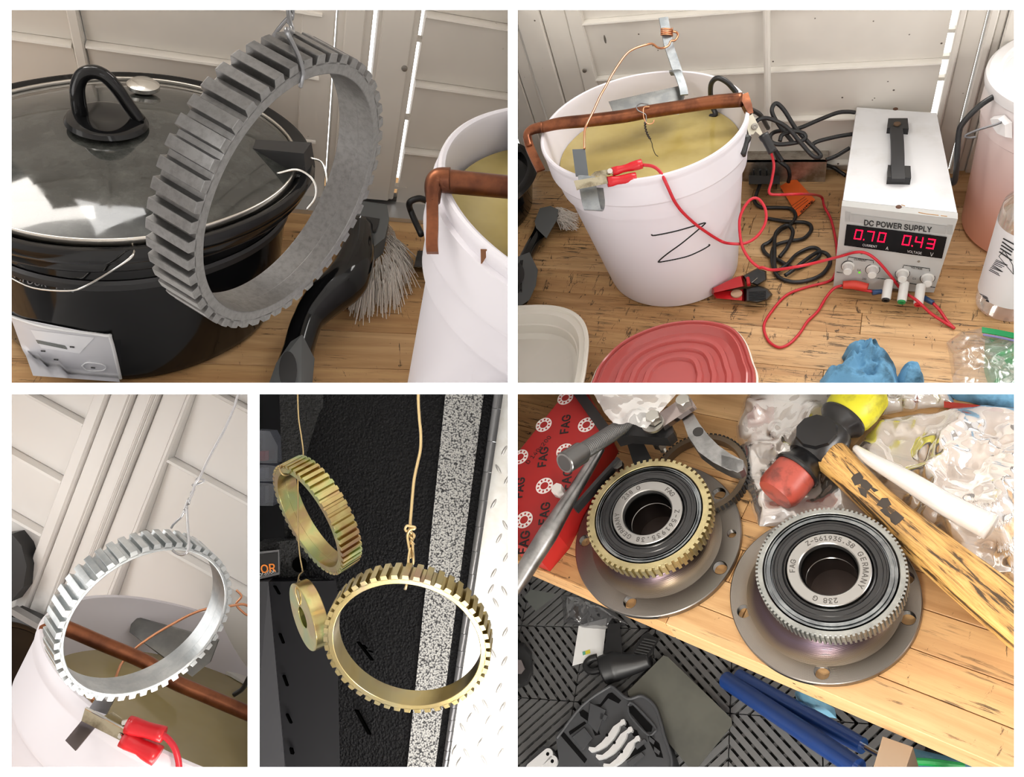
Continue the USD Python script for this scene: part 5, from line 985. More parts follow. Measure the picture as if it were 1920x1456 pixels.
for a, c_, w in (((120, 50), (160, 115), 2.6), ((160, 415), (192, 490), 2.6), ((190, 735), (222, 815), 2.6), ((215, 1030), (250, 1100), 2.6), ((245, 1290), (262, 1335), 3.5), ((760, 480), (870, 620), 3.5), ((800, 505), (825, 530), 2.5), ((845, 545), (868, 560), 2.5), ((745, 1000), (850, 1185), 4.0)):
    (x0, y0), (x1, y1) = qd([a, c_]); d = .852 + (1437 - (y0 + y1) / 2) / 400 * .03 if x0 < 600 else .868
    T.part('slot', slab(P4, [(x0 - w * .6, y0), (x0 + w, y0 + 1), (x1 + w * .6, y1), (x1 - w, y1 - 1)], d - .002, .004), SLOT, booth=True)
T.part('cable_hole', moved(lathe([(0, 0), (.009, 0), (.009, .001), (0, .001)], 28), R=frame_z(P4.cam((0, 0, -1))), t=P4.dep(562, 1058, .9045)), SLOT, booth=True)
# name plate
NP = slab(P4, qc([(0, 1215), (158, 1197), (163, 1385), (0, 1425)]), .898, .004)
T.part('name_plate', NP, plain('plate_rim', (.22, .22, .23), .4, .6), booth=True)
NPI = slab(P4, qc([(0, 1235), (150, 1215), (153, 1370), (0, 1405)]), .8965, .003)
pl_ = T.part('plate_face', NPI, plain('plate_black', (.012, .012, .013), .4), booth=True)
T.part('lettering', onto(text('OR', .01, .0004, True), P4, NPI, *qc([(22, 1344), (132, 1330)]), .0005), plain('orange_letter', (.75, .22, .03), .4), booth=True, smooth=False, label='orange letters OR')
T.part('lettering', onto(text('oration', .01, .0003), P4, NPI, *qc([(8, 1385), (134, 1354)]), .0005), PALE, booth=True, smooth=False, label='small white letters oration')
# organiser boxes
ORG = film_mat('organiser_plastic', (.80, .82, .88), .35, .15, .22, (.30, .31, .36))
for k, (y0, y1, lab) in enumerate(((806, 868, 'upper clear organiser box on the shelf at the left of the cabinet'), (870, 902, 'thin middle clear organiser box on the shelf of the cabinet'), (904, 948, 'lower dim clear organiser box on the shelf of the cabinet'))):
    O = Thing(P4, 'organiser_box', lab, 'organiser box', group='organiser boxes on the cabinet shelf', loc=P4.dep(500, y1, .96))
    O.part('case', slab(P4, [(478, y0), (506, y0 + 2), (521 - k * 3, y0 + 30 if k == 0 else y0 + 4), (520 - k * 4, y1), (478, y1)], .955, .03), ORG, booth=True)
    O.part('contents', slab(P4, [(484, y0 + (40 if k == 0 else 8)), (497, y0 + (40 if k == 0 else 8)), (497, y1 - 4), (484, y1 - 4)], .965, .015), plain(f'contents_{k}', ((.30, .02, .03), (.10, .10, .12), (.06, .06, .08))[k], .5), booth=True)
# hinge and tread plate
HIN = plain('hinge_steel', (.22, .22, .23), .35, .9)
T = Thing(P4, 'piano_hinge', 'long dark piano hinge beside the bright tread plate', 'hinge', loc=P4.dep(900, 1000, .88))
A_, B_ = np.array([940., 700.]), np.array([826., 1500.]); dA, dB = .885, .845
ks = np.cumsum([0] + [1.0 * .93 ** k for k in range(26)]); ks = ks / ks[-1]
for a, c_ in zip(ks[:-1], ks[1:]):
    p0, p1 = A_ + (B_ - A_) * (a + .0004), A_ + (B_ - A_) * (c_ - .0004)
    T.part('knuckle', tube([P4.dep(*p0, dA + (dB - dA) * a), P4.dep(*p1, dA + (dB - dA) * c_)], [.0058 - .0022 * a, .0058 - .0022 * c_], 14, smooth=False), HIN, booth=True, smooth=35)
T = Thing(P4, 'tread_plate', 'sunlit aluminium tread plate right of the hinge', 'tread plate', loc=P4.dep(920, 1200, .9))
TP = lambda x, y: P4.dep(x, y, .905 - (y - 740) / 700 * .03)
T.part('sheet', slab(P4, [(948, 700), (975, 700), (975, 1500), (832, 1500)], [.9065, .9065, .8725, .8725], .006), ALU, booth=True)
LUG = plain('tread_lug', (.74, .72, .70), .35, .5)
for cx, cy, a in ((945, 845, -60), (935, 880, 60), (950, 900, -60), (925, 945, -60), (948, 985, 60), (935, 1010, -60), (948, 1045, -60), (925, 1075, -60), (920, 1105, -60), (946, 1108, 60), (930, 1130, 60), (947, 1185, -60), (925, 1225, 62), (945, 1240, -60), (935, 1290, -62), (910, 1320, 60), (880, 1345, -62), (942, 1325, -60), (893, 1330, 62), (915, 1350, -60), (868, 1365, 60), (938, 1370, -60), (900, 1392, -60), (875, 1412, 60), (938, 1412, -60), (852, 1405, -62), (908, 1425, 60), (860, 1428, -60)):
    ar = math.radians(a); w = TP(cx, cy); dx, dy = P4.cam((1, 0, 0)), P4.cam((0, 1, 0)); e = dx * math.cos(ar) - dy * math.sin(ar) if a > 0 else dx * math.cos(-ar) + dy * math.sin(-ar); f = np.cross(P4.cam((0, 0, -1)), e)
    pr = [w + e * .0075 * math.cos(t) * abs(math.cos(t)) ** .2 + f * .0022 * math.sin(t) for t in np.linspace(0, 2 * PI, 18)[:-1]]
    T.part('lug', trimesh.convex.convex_hull(np.array(pr + [w + (p - w) * .55 + P4.cam((0, 0, -.0016)) for p in pr])), LUG, booth=True, smooth=50)
# gold rings, washer, wires
def chromate(name, cols, rough=.28, scale=24.):
    n = {'tc': ('texture_coordinate', {}), 'n': ('noise_texture', {'scale': scale, 'detail': 3.0, 'distortion': .4}), 'r': ('rgb_ramp', {'ramp': list(zip((.25, .42, .5, .58, .72), cols))}), 'bv': ('bevel', {'radius': .0004, 'samples': 4}), 'p': ('principled_bsdf', {'metallic': 1.0, 'roughness': rough})}
    return mk(name, n, [('tc.object', 'n.vector'), ('n.fac', 'r.fac'), ('r.color', 'p.base_color'), ('bv.bevel', 'p.normal')])
GOLD = chromate('yellow_chromate', ((.22, .17, .085), (.32, .25, .11), (.38, .30, .14), (.34, .29, .16), (.30, .20, .13)), .26)
GOLD2 = chromate('yellow_chromate_green', ((.46, .28, .20), (.48, .36, .16), (.54, .47, .21), (.42, .46, .20), (.38, .45, .27)), .22, 34.)
toothed_ring(P4, P4.campt((-.0748, -.1828, .5285)), P4.cam((-.084, -.357, -.93)), .0150, .0528, GOLD, 'large gold chromated toothed ring hanging in front of the painted sun strip', group=None, step=False)
toothed_ring(P4, P4.campt((-.1981, -.1275, .7204)), P4.cam((-.707, -.395, -.586)), .0215, .0511, GOLD2, 'smaller gold toothed ring hanging at the upper left beside the cabinet upright', ro=.06)
cw, nw = P4.campt((-.1803, -.1968, .6421)), P4.cam((-.81, -.21, -.547))
wz = [(.0095, 0), (.030, 0), (.030, -.0085), (.0095, -.0085)]
T = Thing(P4, 'thick_washer', 'thick gold chromated washer hanging below the smaller gold ring', 'washer', loc=cw, rot=frame_z(nw))
c_ = .0006
T.part('body', lathe([(.0095, -c_), (.0095 + c_, 0), (.030 - c_, 0), (.030, -c_), (.030, -.0125 + c_), (.030 - c_, -.0125), (.0095 + c_, -.0125), (.0095, -.0125 + c_)], 96, True), GOLD2, smooth=25)
GW = plain('gold_wire', (.62, .46, .24), .3, 1.0)
T = Thing(P4, 'hanging_wire', 'gold coloured wire with a twisted knot above the large gold ring', 'wire', loc=P4.dep(780, 900, .54))
T.part('strand', tube([P4.dep(x, y, d) for (x, y), d in zip(qc([(1225, -60), (1222, 60), (1230, 200), (1240, 310), (1238, 430), (1215, 540), (1190, 660), (1178, 780), (1168, 900), (1160, 1010), (1165, 1060), (1190, 1090), (1170, 1130), (1188, 1160)]), np.linspace(.545, .535, 14))], .00115, 8), GW, booth=True, smooth=True)
tw = spline(qc([(1150, 1030), (1165, 1080), (1172, 1130), (1172, 1190), (1170, 1250)]), 12); k_ = np.linspace(0, 9 * PI, len(tw))
T.part('twist', tube([P4.dep(x + 2.4 * math.cos(a), y, .535 + .0014 * math.sin(a)) for (x, y), a in zip(tw, k_)], .0009, 6, smooth=False), GW, booth=True, smooth=True)
T.part('loop', tube([P4.dep(x, y, .533) for x, y in qc([(1135, 1060), (1122, 1040), (1135, 1015), (1165, 1020), (1195, 1025), (1190, 1038), (1160, 1045), (1140, 1090), (1150, 1170), (1165, 1260)])], .0010, 8), GW, booth=True, smooth=True)
T.part('loop', tube([P4.dep(x, y, d) for (x, y), d in zip(qc([(1160, 1180), (1148, 1260), (1143, 1340), (1138, 1420), (1130, 1475), (1122, 1495), (1128, 1480)]), (.533, .529, .523, .518, .516, .518, .524))], .0010, 8), GW, booth=True, smooth=True)
T.part('loop', tube([P4.dep(x, y, d) for (x, y), d in zip(qc([(1178, 1150), (1182, 1220), (1185, 1290), (1175, 1310), (1168, 1330)]), (.533, .533, .535, .536, .538))], .0010, 8), GW, booth=True, smooth=True)
T = Thing(P4, 'hanging_wire', 'thin gold wire running past the smaller ring down to the thick washer', 'wire', loc=P4.dep(565, 900, .72))
T.part('strand', tube([P4.dep(x, y, d) for (x, y), d in zip(qc([(300, -60), (303, 60), (310, 200), (328, 320), (343, 430), (345, 505)]), np.linspace(.735, .735, 6))], .0008, 6), GW, booth=True, smooth=True)
T.part('loop', tube([P4.dep(x, y, d) for (x, y), d in zip(qc([(345, 505), (300, 530), (200, 560), (165, 575), (175, 610), (205, 630), (235, 625)]), (.735, .74, .72, .705, .70, .703, .71))], .0008, 6), GW, booth=True, smooth=True)
T.part('strand', tube([P4.dep(x, y, d) for (x, y), d in zip(qc([(303, 640), (305, 800), (303, 960), (308, 1120), (320, 1250), (338, 1350), (338, 1365), (315, 1390), (305, 1430)]), np.linspace(.735, .66, 9))], .0007, 6), GW, booth=True, smooth=True)
T.part('loop', tube([P4.dep(x, y, d) for (x, y), d in zip(qd([(310, 0), (295, 40), (285, 90), (300, 150), (315, 195)]), (.655, .64, .6365, .637, .64))], .0007, 6), GW, booth=True, smooth=True)
T.part('loop', tube([P4.dep(x, y, d) for (x, y), d in zip(qd([(310, 0), (340, 40), (378, 50), (365, 75), (330, 85)]), (.655, .65, .65, .652, .655))], .0007, 6), GW, booth=True, smooth=True)
# ================================================================ lower right: two wheel hubs on the bench edge
qe = lambda l: [(968 + x * .2458, 736 + y * .2458) for x, y in l]
qf = lambda l: [(1430 + x * .2469, 736 + y * .2469) for x, y in l]
qg = lambda l: [(968 + x * .2458, 1086 + y * .2458) for x, y in l]
qh = lambda l: [(1430 + x * .2469, 1086 + y * .2469) for x, y in l]
EY = -.0735
yb = [EY]
for w_ in (.028, .030, .034, .030, .036, .034, .036, .036, .036, .036, .036, .036, .036): yb.append(yb[-1] + w_)
bench(P5, 'worn butcher-block bench top with a square front edge under the wheel hubs', yb, -.62, .55, 31, thick=.032, mats=WOODC)
FZ = -.4
FLOORGREY = plain('floor_tile_plastic', (.15, .15, .15), .42)
fa_, fb_, fc_ = P5.at(1076, 1314.6, FZ), P5.at(1368.7, 1336.7, FZ), P5.at(1059, 1199, FZ)
ux = nrm((fb_ - fa_) * [1, 1, 0]); uy = np.array([-ux[1], ux[0], 0]); TS = np.linalg.norm(fb_ - fa_) / 2
T = Thing(P5, 'floor', 'dark ribbed plastic floor tiles below the bench', None, loc=fa_, rot=np.stack([ux, uy, [0, 0, 1]], 1), kind='structure')
def rib_tile(mir):
    sq_ = sbox(0.0008, .0008, TS - .0008, TS - .0008); ribs = []; pitch = TS / 10.0
    for k in range(-12, 13):
        l_ = LineString([(-TS, -TS + k * pitch * 1.414), (2 * TS, 2 * TS + k * pitch * 1.414)]).buffer(pitch * .345, cap_style=2).intersection(sq_)
        if not l_.is_empty and l_.area > 1e-7: ribs.append(l_)
    cross = [LineString([(-TS, k * pitch * 2.1 + TS * 2), (2 * TS, k * pitch * 2.1 - TS)]).buffer(pitch * .2, cap_style=2).intersection(sq_) for k in range(-14, 16)]
    ms = [extrude(r_, .007, -.007) for r_ in ribs] + [extrude(r_, .004, -.008) for r_ in cross if r_.area > 1e-7]
    m = cat(ms)
    if mir: V = m.vertices.copy(); V[:, 0] = TS - V[:, 0]; m = trimesh.Trimesh(V, m.faces[:, ::-1], process=False)
    return m
tiles = [rib_tile(0), rib_tile(1)]
for i in range(-4, 6):
    for j in range(-4, 5):
        pc = P5.prj(fa_ + ux * (i + .5) * TS + uy * (j + .5) * TS)
        if -150 < pc[0] - 971 < 850 and 960 < pc[1] < 1580 and pc[2] > .3: T.part('floor_tile', moved(tiles[(i + j) % 2], t=(i * TS, j * TS, 0)), FLOORGREY, smooth=False)
T.part('underlay', box(-6 * TS, 6 * TS, -5 * TS, 6 * TS, -.012, -.009), plain('floor_dark', (.010, .010, .010), .8))

# ---- hubs
HUB = mk('turned_hub_steel', {'tc': ('texture_coordinate', {}), 's': ('separate_xyz', {}), 'px': ('math', {'math_type': 'multiply'}), 'py': ('math', {'math_type': 'multiply'}), 'ad': ('math', {'math_type': 'add'}), 'sq': ('math', {'math_type': 'sqrt'}),
    'w': ('math', {'math_type': 'multiply', 'value2': 7500.0}), 'sn': ('math', {'math_type': 'sine'}), 'b': ('bump', {'strength': .12, 'distance': .0004}),
    'mr': ('map_range', {'from_min': .03, 'from_max': .084, 'to_min': 0.0, 'to_max': 1.0}), 'n': ('noise_texture', {'scale': 30.0, 'detail': 3.0}), 'nm': ('math', {'math_type': 'multiply_add', 'value2': .10, 'value3': -.05}), 'a2': ('math', {'math_type': 'add'}),
    'r': ('rgb_ramp', {'ramp': [(0, (.055, .042, .038)), (.2, (.09, .06, .045)), (.33, (.10, .075, .095)), (.42, (.085, .062, .066)), (.52, (.155, .12, .085)), (.68, (.215, .19, .165)), (1, (.25, .235, .22))]}),
    'p': ('principled_bsdf', {'metallic': 1.0, 'roughness': .34, 'anisotropic': .4})},
    [('tc.object', 's.vector'), ('s.x', 'px.value1'), ('s.x', 'px.value2'), ('s.y', 'py.value1'), ('s.y', 'py.value2'), ('px.value', 'ad.value1'), ('py.value', 'ad.value2'), ('ad.value', 'sq.value1'), ('sq.value', 'w.value1'), ('w.value', 'sn.value1'), ('sn.value', 'b.height'), ('b.normal', 'p.normal'),
     ('sq.value', 'mr.value'), ('tc.object', 'n.vector'), ('n.fac', 'nm.value1'), ('mr.result', 'a2.value1'), ('nm.value', 'a2.value2'), ('a2.value', 'r.fac'), ('r.color', 'p.base_color')])
SEAL = plain('bearing_seal', (.012, .012, .013), .32, bump=(300., .1, .0006))
RACE = plain('ground_race', (.34, .335, .325), .36, 1.0)
BORE = plain('dark_bore', (.15, .145, .14), .2, 1.0); BORESHADE = plain('bore_shade', (.02, .014, .01), .6)
OUTER = plain('bearing_outer', (.26, .28, .29), .25, 1.0, noise=(60., (.14, .15, .16), .4, .6))
GOLD5 = plain('pale_yellow_plate', (.52, .45, .25), .38, 1.0, noise=(50., (.42, .36, .20), .4, .6), bevel=.0003)
ZINC5 = plain('pale_zinc_plate', (.36, .37, .355), .42, 1.0, noise=(70., (.28, .29, .28), .4, .6), bevel=.0002)
ETCH = plain('etched_letter', (.07, .065, .06), .5)
def ring_text(s, r, a0, a1, h, inward=False):
    """letters spaced round a circle; a0 to a1 in degrees, reading with their feet to the centre"""
    ms = []; n = len(s)
    for k, ch in enumerate(s):
        if ch == ' ': continue
        a = math.radians(a0 + (a1 - a0) * (k + .5) / n); m = text(ch, h, .00012, True) if ch not in '.-' else moved(box(-h * (.12 if ch == '.' else .3), h * (.12 if ch == '.' else .3), -h * (.5 if ch == '.' else .08), h * (-.25 if ch == '.' else .08), 0, .00012))
        rot = a - PI / 2 if not inward else a + PI / 2
        ms.append(moved(m, R=trimesh.transformations.rotation_matrix(rot, [0, 0, 1])[:3, :3], t=(r * math.cos(a), r * math.sin(a), 0)))
    return cat(ms)
def wheel_hub(label, loc, off, R_, rt, zt, N, frac, mat, tw, holes, small, letters, ringlabel):
    T = Thing(P5, 'wheel_hub', label, 'wheel hub', loc=loc, group='wheel hubs on the bench edge'); ft = .0062; ox, oy = off
    fl = man(lathe([(0, 0), (R_ - .0008, 0), (R_, .0008), (R_, ft - .0008), (R_ - .0008, ft), (0, ft)], 160))
    for a, rr_, rad in holes + small: fl -= man(moved(lathe([(0, -.01), (rad, -.01), (rad, .02), (0, .02)], 32), t=(rr_ * math.cos(a), rr_ * math.sin(a), 0)))
    T.part('flange', fl, HUB, smooth=25)
    for a, rr_, rad in holes + small:
        zz = np.linspace(-.0002, ft - .0002, 25); pr = [(rad * (1.0 if k % 2 else .93), z_) for k, z_ in enumerate(zz)]
        T.part('stud_hole', moved(lathe([(rad + .0003, zz[0])] + pr + [(rad + .0003, zz[-1])], 28), t=(rr_ * math.cos(a), rr_ * math.sin(a), 0)), BORE, smooth=False)
    n = 128; t = np.linspace(0, 2 * PI, n, endpoint=False); rb = zt - tw
    ringat = lambda r, z_, k: np.stack([r * np.cos(t) + ox * k, r * np.sin(t) + oy * k, np.full(n, z_)], 1)
    nk = rt * .80
    T.part('neck', loft([ringat(rt * 1.10, ft - .0002, .05), ringat(rt * 1.0, ft + .0010, .10), ringat(rt * .91, ft + .0035, .22), ringat(rt * .84, ft + .008, .40), ringat(rt * .79, ft + .014, .62), ringat(rt * .765, rb - .004, .90), ringat(rt * .76, rb + .002, 1)]), HUB, smooth=True, label='heat-tinted neck')
    C_ = np.array([ox, oy, 0]); mv = lambda m: moved(m, t=C_)
    rr_ = rt - (rt * .045 if N < 70 else rt * .03); ri = rt * (.865 if N < 70 else .90)
    rb_ = T.part('toothed_ring', mv(cat([lathe([(ri, rb), (rr_, rb), (rr_, zt - .0002), (rr_ - .0003, zt), (ri + .0003, zt), (ri, zt - .0003)], 144, True)])), mat, label=ringlabel)
    p = 2 * PI / N; hw = p * frac / 2
    prof = [(rr_ - .0006, -hw * 1.15), (rr_ + .0006, -hw * 1.02), (rt, -hw * .9), (rt, hw * .9), (rr_ + .0006, hw * 1.02), (rr_ - .0006, hw * 1.15)]
    tooth = extrude(Polygon([(r * math.cos(a), r * math.sin(a)) for r, a in prof]), tw, rb)
    for k in range(N): T.part('tooth', mv(moved(tooth, R=trimesh.transformations.rotation_matrix(k * p, [0, 0, 1])[:3, :3])), mat, smooth=20, parent=rb_)
    z0 = zt - .001
    ro_ = ri - rt * .012
    T.part('bearing_outer', mv(lathe([(rt * .76, z0 - .004), (ro_, z0 - .004), (ro_, z0 - .001), (ro_ - .0006, z0 + .0006), (ro_ - rt * .03, z0 + .0008), (ro_ - rt * .034, z0 - .0006), (ro_ - rt * .05, z0 - .0006), (ro_ - rt * .054, z0 + .0010), (rt * .79, z0 + .0012), (rt * .785, z0 - .001), (rt * .76, z0 - .001)], 144, True)), OUTER, smooth=25)
    T.part('seal', mv(lathe([(rt * .57, z0 - .006), (rt * .775, z0 - .006), (rt * .775, z0 - .0005), (rt * .765, z0 + .0012), (rt * .745, z0 + .0014), (rt * .735, z0 + .0002), (rt * .70, z0 + .0002), (rt * .69, z0 + .0008), (rt * .63, z0 + .0006), (rt * .62, z0 - .0004), (rt * .60, z0 + .0008), (rt * .585, z0 + .0004), (rt * .57, z0 - .002)], 144, True)), SEAL, smooth=30, label='black bearing seal')
    T.part('inner_race', mv(lathe([(rt * .375, z0 - .01), (rt * .56, z0 - .01), (rt * .56, z0 + .0014), (rt * .55, z0 + .0020), (rt * .41, z0 + .0020), (rt * .395, z0 + .0012), (rt * .375, z0 - .003)], 144, True)), RACE, smooth=30, label='ground steel inner race with etched letters')
    T.part('bore', mv(lathe([(rt * .376, z0 - .002), (rt * .36, z0 - .004), (rt * .36, z0 - .018), (rt * .35, z0 - .0185), (rt * .35, .004)], 96)), BORE, smooth=30)
    T.part('bore_shade', mv(lathe([(0, .0035), (rt * .352, .0035), (rt * .352, .0045), (0, .0045)], 48)), BORESHADE, smooth=30)  # dark disc painted in for the shade down the open bore
    for s_, a0, a1, inw in letters: T.part('lettering', mv(moved(ring_text(s_, rt * .482, a0, a1, rt * .072, inw), t=(0, 0, z0 + .00202))), ETCH, smooth=False, label='etched letters' if s_ == 'FAG' else f'etched letters {s_}')
    return T
def ang_of(px, loc): d = P5.at(*px, .006) - loc; return math.atan2(d[1], d[0]), np.hypot(d[0], d[1])
RL = np.zeros(3); offR = P5.at(1553, 1066, .046)[:2]
hR = [(*ang_of(p, RL), .0062) for p in ((1395, 1146), (1541, 1260), (1702, 1158), (1699, 1083))]; hR.append((hR[1][0] - 2.5, hR[1][1], .0062))
aR = lambda px: math.degrees(math.atan2(*( (P5.at(*px, .046)[:2] - offR)[::-1])))
def span(p0, p1, ccw=False):
    a, b_ = aR2(p0), aR2(p1)
    if not ccw and b_ > a: b_ -= 360
    if ccw and b_ < a: b_ += 360
    return a, b_
aR2 = aR
letR = [('Z-561935.38', *span((1508, 1017), (1602, 1026)), False), ('GERMANY', *span((1609, 1035), (1612, 1104)), False), ('238 G', *span((1572, 1125), (1522, 1124)), False), ('FAG', *span((1484, 1075), (1487, 1048)), False)]
wheel_hub('right wheel hub carrying a fine-toothed pale zinc ring', RL, offR, .075, .0565, .0455, 96, .52, ZINC5, .0125, hR, [], letR, 'fine-toothed zinc ring')
cL = P5.campt(np.array([.1393, -.1436, .7304]) - U5 * .0069); cL[2] = 0; offL = P5.at(1213, 960, .05)[:2] - cL[:2]
hL = [(*ang_of(p, cL), .0068) for p in ((1181, 1128), (1350, 1064), (1348, 925), (1097, 1013))]; sL = [(*ang_of((1372, 1000), cL), .0045)]
aR2 = lambda px: math.degrees(math.atan2(*((P5.at(*px, .05)[:2] - cL[:2] - offL)[::-1])))
letL = [('FAG', *span((1251, 914), (1266, 928)), False), ('238 G', *span((1162, 934), (1200, 909)), False), ('Z-561935.38', *span((1266, 955), (1195, 1004)), False), ('GERMANY', *span((1186, 1005), (1146, 962)), False)]
wheel_hub('left wheel hub carrying a coarse-toothed gold ring', cL, offL, .0835, .0605, .050, 60, .56, GOLD5, .013, hL, sL, letL, 'coarse-toothed gold ring')

# ---- red bearing box with its print
REDBOX = plain('red_carton', (.36, .013, .012), .42)
BZ = .046
bxp = [(1066, 728), (1030, 775), (955, 868), (950, 1012), (996, 1030), (1034, 986), (1132, 800), (1098, 728)]
T = Thing(P5, 'bearing_box', 'red cardboard bearing box printed with white bearing rings at the left of the hubs', 'box', loc=P5.at(1020, 980))
bxm = trimesh.convex.convex_hull(np.array([P5.at(*p, BZ) for p in bxp] + [P5.at(*p, BZ) * [1, 1, 0] for p in bxp]))
T.part('carton', bxm, REDBOX, booth=True, smooth=False)
WHT = plain('white_print', (.80, .78, .76), .5)
def on_box(m): return moved(m, t=(0, 0, 0))
tx, ty = P5.at(1018, 700 + 180, BZ), P5.at(1062, 880 - 90, BZ)
def frame_at(px, toward):
    o, q = P5.at(*px, BZ), P5.at(*toward, BZ); e = nrm((q - o) * [1, 1, 0]); A = np.eye(4); A[:3, 0] = e; A[:3, 1] = np.cross([0, 0, 1], e); A[:3, 3] = o + [0, 0, .0002]; return A
for x, y in ((210, 245), (535, 245), (215, 710), (60, 970), (30, 490), (370, 445), (375, 40)):
    px = qe([(x, y)])[0]; A = frame_at(px, (px[0] + 8, px[1] - 40)); r = .0098
    T.part('ring_print', moved(extrude(Polygon(arc(r, 0, 6.28, 40), [arc(r * .46, 0, 6.28, 30)]), .0002), A), WHT, booth=True, smooth=False)
    T.part('ring_dots', moved(cat([moved(extrude(sbox(-.0012, -.0009, .0012, .0009), .0001), R=trimesh.transformations.rotation_matrix(a, [0, 0, 1])[:3, :3], t=(r * .73 * math.cos(a), r * .73 * math.sin(a), .0002)) for a in np.arange(10) * 2 * PI / 10]), A), REDBOX, booth=True, smooth=False)
for x, y in ((375, 240), (205, 490), (25, 725), (385, 660), (215, 920), (60, 1140)):
    px = qe([(x, y)])[0]; A = frame_at(px, (px[0] + 6, px[1] - 40)); T.part('lettering', moved(text('FAG', .0098, .0002, True), A), INK, booth=True, smooth=False, label='bold black printed letters')
A = frame_at(qe([(170, 435)])[0], qe([(260, 330)])[0]); T.part('handwriting', moved(text('D 140x200', .0055, .0001), A), INK, booth=True, smooth=False)

# ---- gear puller
FORGED = plain('forged_black', (.035, .035, .036), .38, .6, bump=(120., .2, .001)); STEEL = plain('puller_steel', (.34, .34, .34), .34, 1.0, noise=(60., (.22, .22, .22), .4, .65)); BOLT = plain('zinc_bolt', (.46, .45, .42), .32, 1.0)
T = Thing(P5, 'gear_puller', 'black and steel gear puller lying behind the left hub', 'puller', loc=P5.at(1180, 850))
s0, s1 = P5.at(1058, 868, .105), P5.at(1176, 794, .060); ax = nrm(s1 - s0)
pr = [(.0, 0.0), (.0095, 0), (.0108, .0012), (.0108, .024), (.0085, .026)]
L_ = np.linalg.norm(s1 - s0) + .03
for k in range(42): z_ = .028 + k * (L_ - .03) / 42; pr += [(.0086, z_), (.0078, z_ + (L_ - .03) / 84)]
T.part('screw', moved(lathe(pr + [(0, L_)], 28), R=frame_z(ax), t=s0), plain('oily_screw', (.13, .13, .13), .32, .9), booth=True, smooth=25)
T.part('screw_rim', moved(lathe([(.0082, -.0003), (.0098, -.0003), (.0098, .0006), (.0082, .0006)], 32, True), R=frame_z(ax), t=s0), STEEL, booth=True)
def blade(px, z0, z1, taper=1.0): c_ = np.mean(px, 0); return trimesh.convex.convex_hull(np.array([P5.at(*p, z0) for p in px] + [P5.at(*(c_ + (np.array(p) - c_) * taper), z1) for p in px]))
def flat(px, z0, z1):
    """shape with any outline (pixels at height z1), extruded straight down to z0"""
    P = Polygon([P5.at(*p, z1)[:2] for p in px]).buffer(0); return extrude(P, z1 - z0, z0)
T.part('yoke', flat(qe([(700, 260), (860, 265), (1000, 200), (1120, 190), (1190, 250), (1200, 300), (1150, 345), (1000, 335), (850, 325), (760, 350)]), .048, .062), FORGED, booth=True, smooth=40)
T.part('yoke_arm', blade(qe([(420, -10), (520, 0), (720, 270), (640, 300)]), .030, .055), FORGED, booth=True)
T.part('yoke_arm', blade(qe([(830, 340), (960, 360), (1040, 520), (900, 560)]), .004, .040), FORGED, booth=True)
T.part('link', flat(qe([(985, 225), (1200, 80), (1260, 30), (1330, 40), (1365, 95), (1120, 260)]), .064, .070), plain('red_reflecting_link', (.42, .36, .35), .2, 1.0), booth=True, smooth=30)
def hexbolt(px, z_, r=.0078, h=.008):
    c_ = P5.at(*px, z_); T.part('bolt', moved(trimesh.convex.convex_hull(np.array([(r * math.cos(a), r * math.sin(a), zz) for a in np.arange(6) * PI / 3 for zz in (0, h * .8)] + [(r * .82 * math.cos(a), r * .82 * math.sin(a), h) for a in np.arange(12) * PI / 6])), t=c_), BOLT, booth=True)
T.part('washer', moved(lathe([(.003, 0), (.0115, 0), (.0115, .003), (.003, .003)], 32, True), t=P5.at(1225, 795, .070)), BOLT, booth=True)
hexbolt((1227, 787), .074); hexbolt((1283, 757), .070)
T.part('nut', moved(trimesh.convex.convex_hull(np.array([(.0068 * math.cos(a), .0068 * math.sin(a), zz) for a in np.arange(6) * PI / 3 for zz in (-.008, 0)])), t=P5.at(1234, 826, .046)), BOLT, booth=True)
T.part('stud', moved(lathe([(0, -.018)] + [(.0034 if k % 2 else .0029, -.018 + k * .0009) for k in range(14)] + [(0, -.005)], 20), t=P5.at(1234, 826, .046)), BOLT, booth=True)
jaw = flat(qe([(1255, 180), (1300, 150), (1350, 155), (1400, 240), (1470, 330), (1540, 400), (1640, 470), (1730, 515), (1735, 570), (1700, 600), (1620, 590), (1500, 530), (1390, 450), (1310, 330), (1280, 240)]), .050, .062)
T.part('jaw', jaw, STEEL, booth=True, smooth=35, label='polished curved jaw')
T.part('jaw_tip', blade(qe([(1560, 470), (1730, 515), (1735, 590), (1690, 612), (1560, 560)]), .036, .062, .95), STEEL, booth=True)
T.part('jaw_hole', moved(lathe([(0, 0), (.0052, 0), (.0052, .0004), (0, .0004)], 24), t=P5.at(1309, 809, .0621)), plain('hole_shadow', (.02, .018, .016), .6), booth=True)
T = Thing(P5, 'steel_rod', 'long grey forged rod slanting over the bench edge at the left of the hubs', 'rod', loc=P5.at(1040, 1000))
rp = [P5.at(*p, z_) for p, z_ in zip(qe([(640, 420), (560, 560), (450, 740), (350, 900), (240, 1080), (120, 1270), (10, 1450), (-80, 1600)]), (.045, .045, .05, .055, .06, .064, .068, .07))]
T.part('shank', tube(rp, [.0055, .0062, .0068, .0082, .0098, .0092, .0082, .0078], 16), STEEL, booth=True, smooth=True)
T = Thing(P5, 'flat_bar', 'thin dark flat bar leaning beside the gold ring of the left hub', 'bar', loc=P5.at(1110, 900))
T.part('bar', strip([P5.at(*p, .045) for p in qe([(790, 515), (620, 700), (450, 895)])], .010, .004, (0, 0, 1)), FORGED, booth=True)
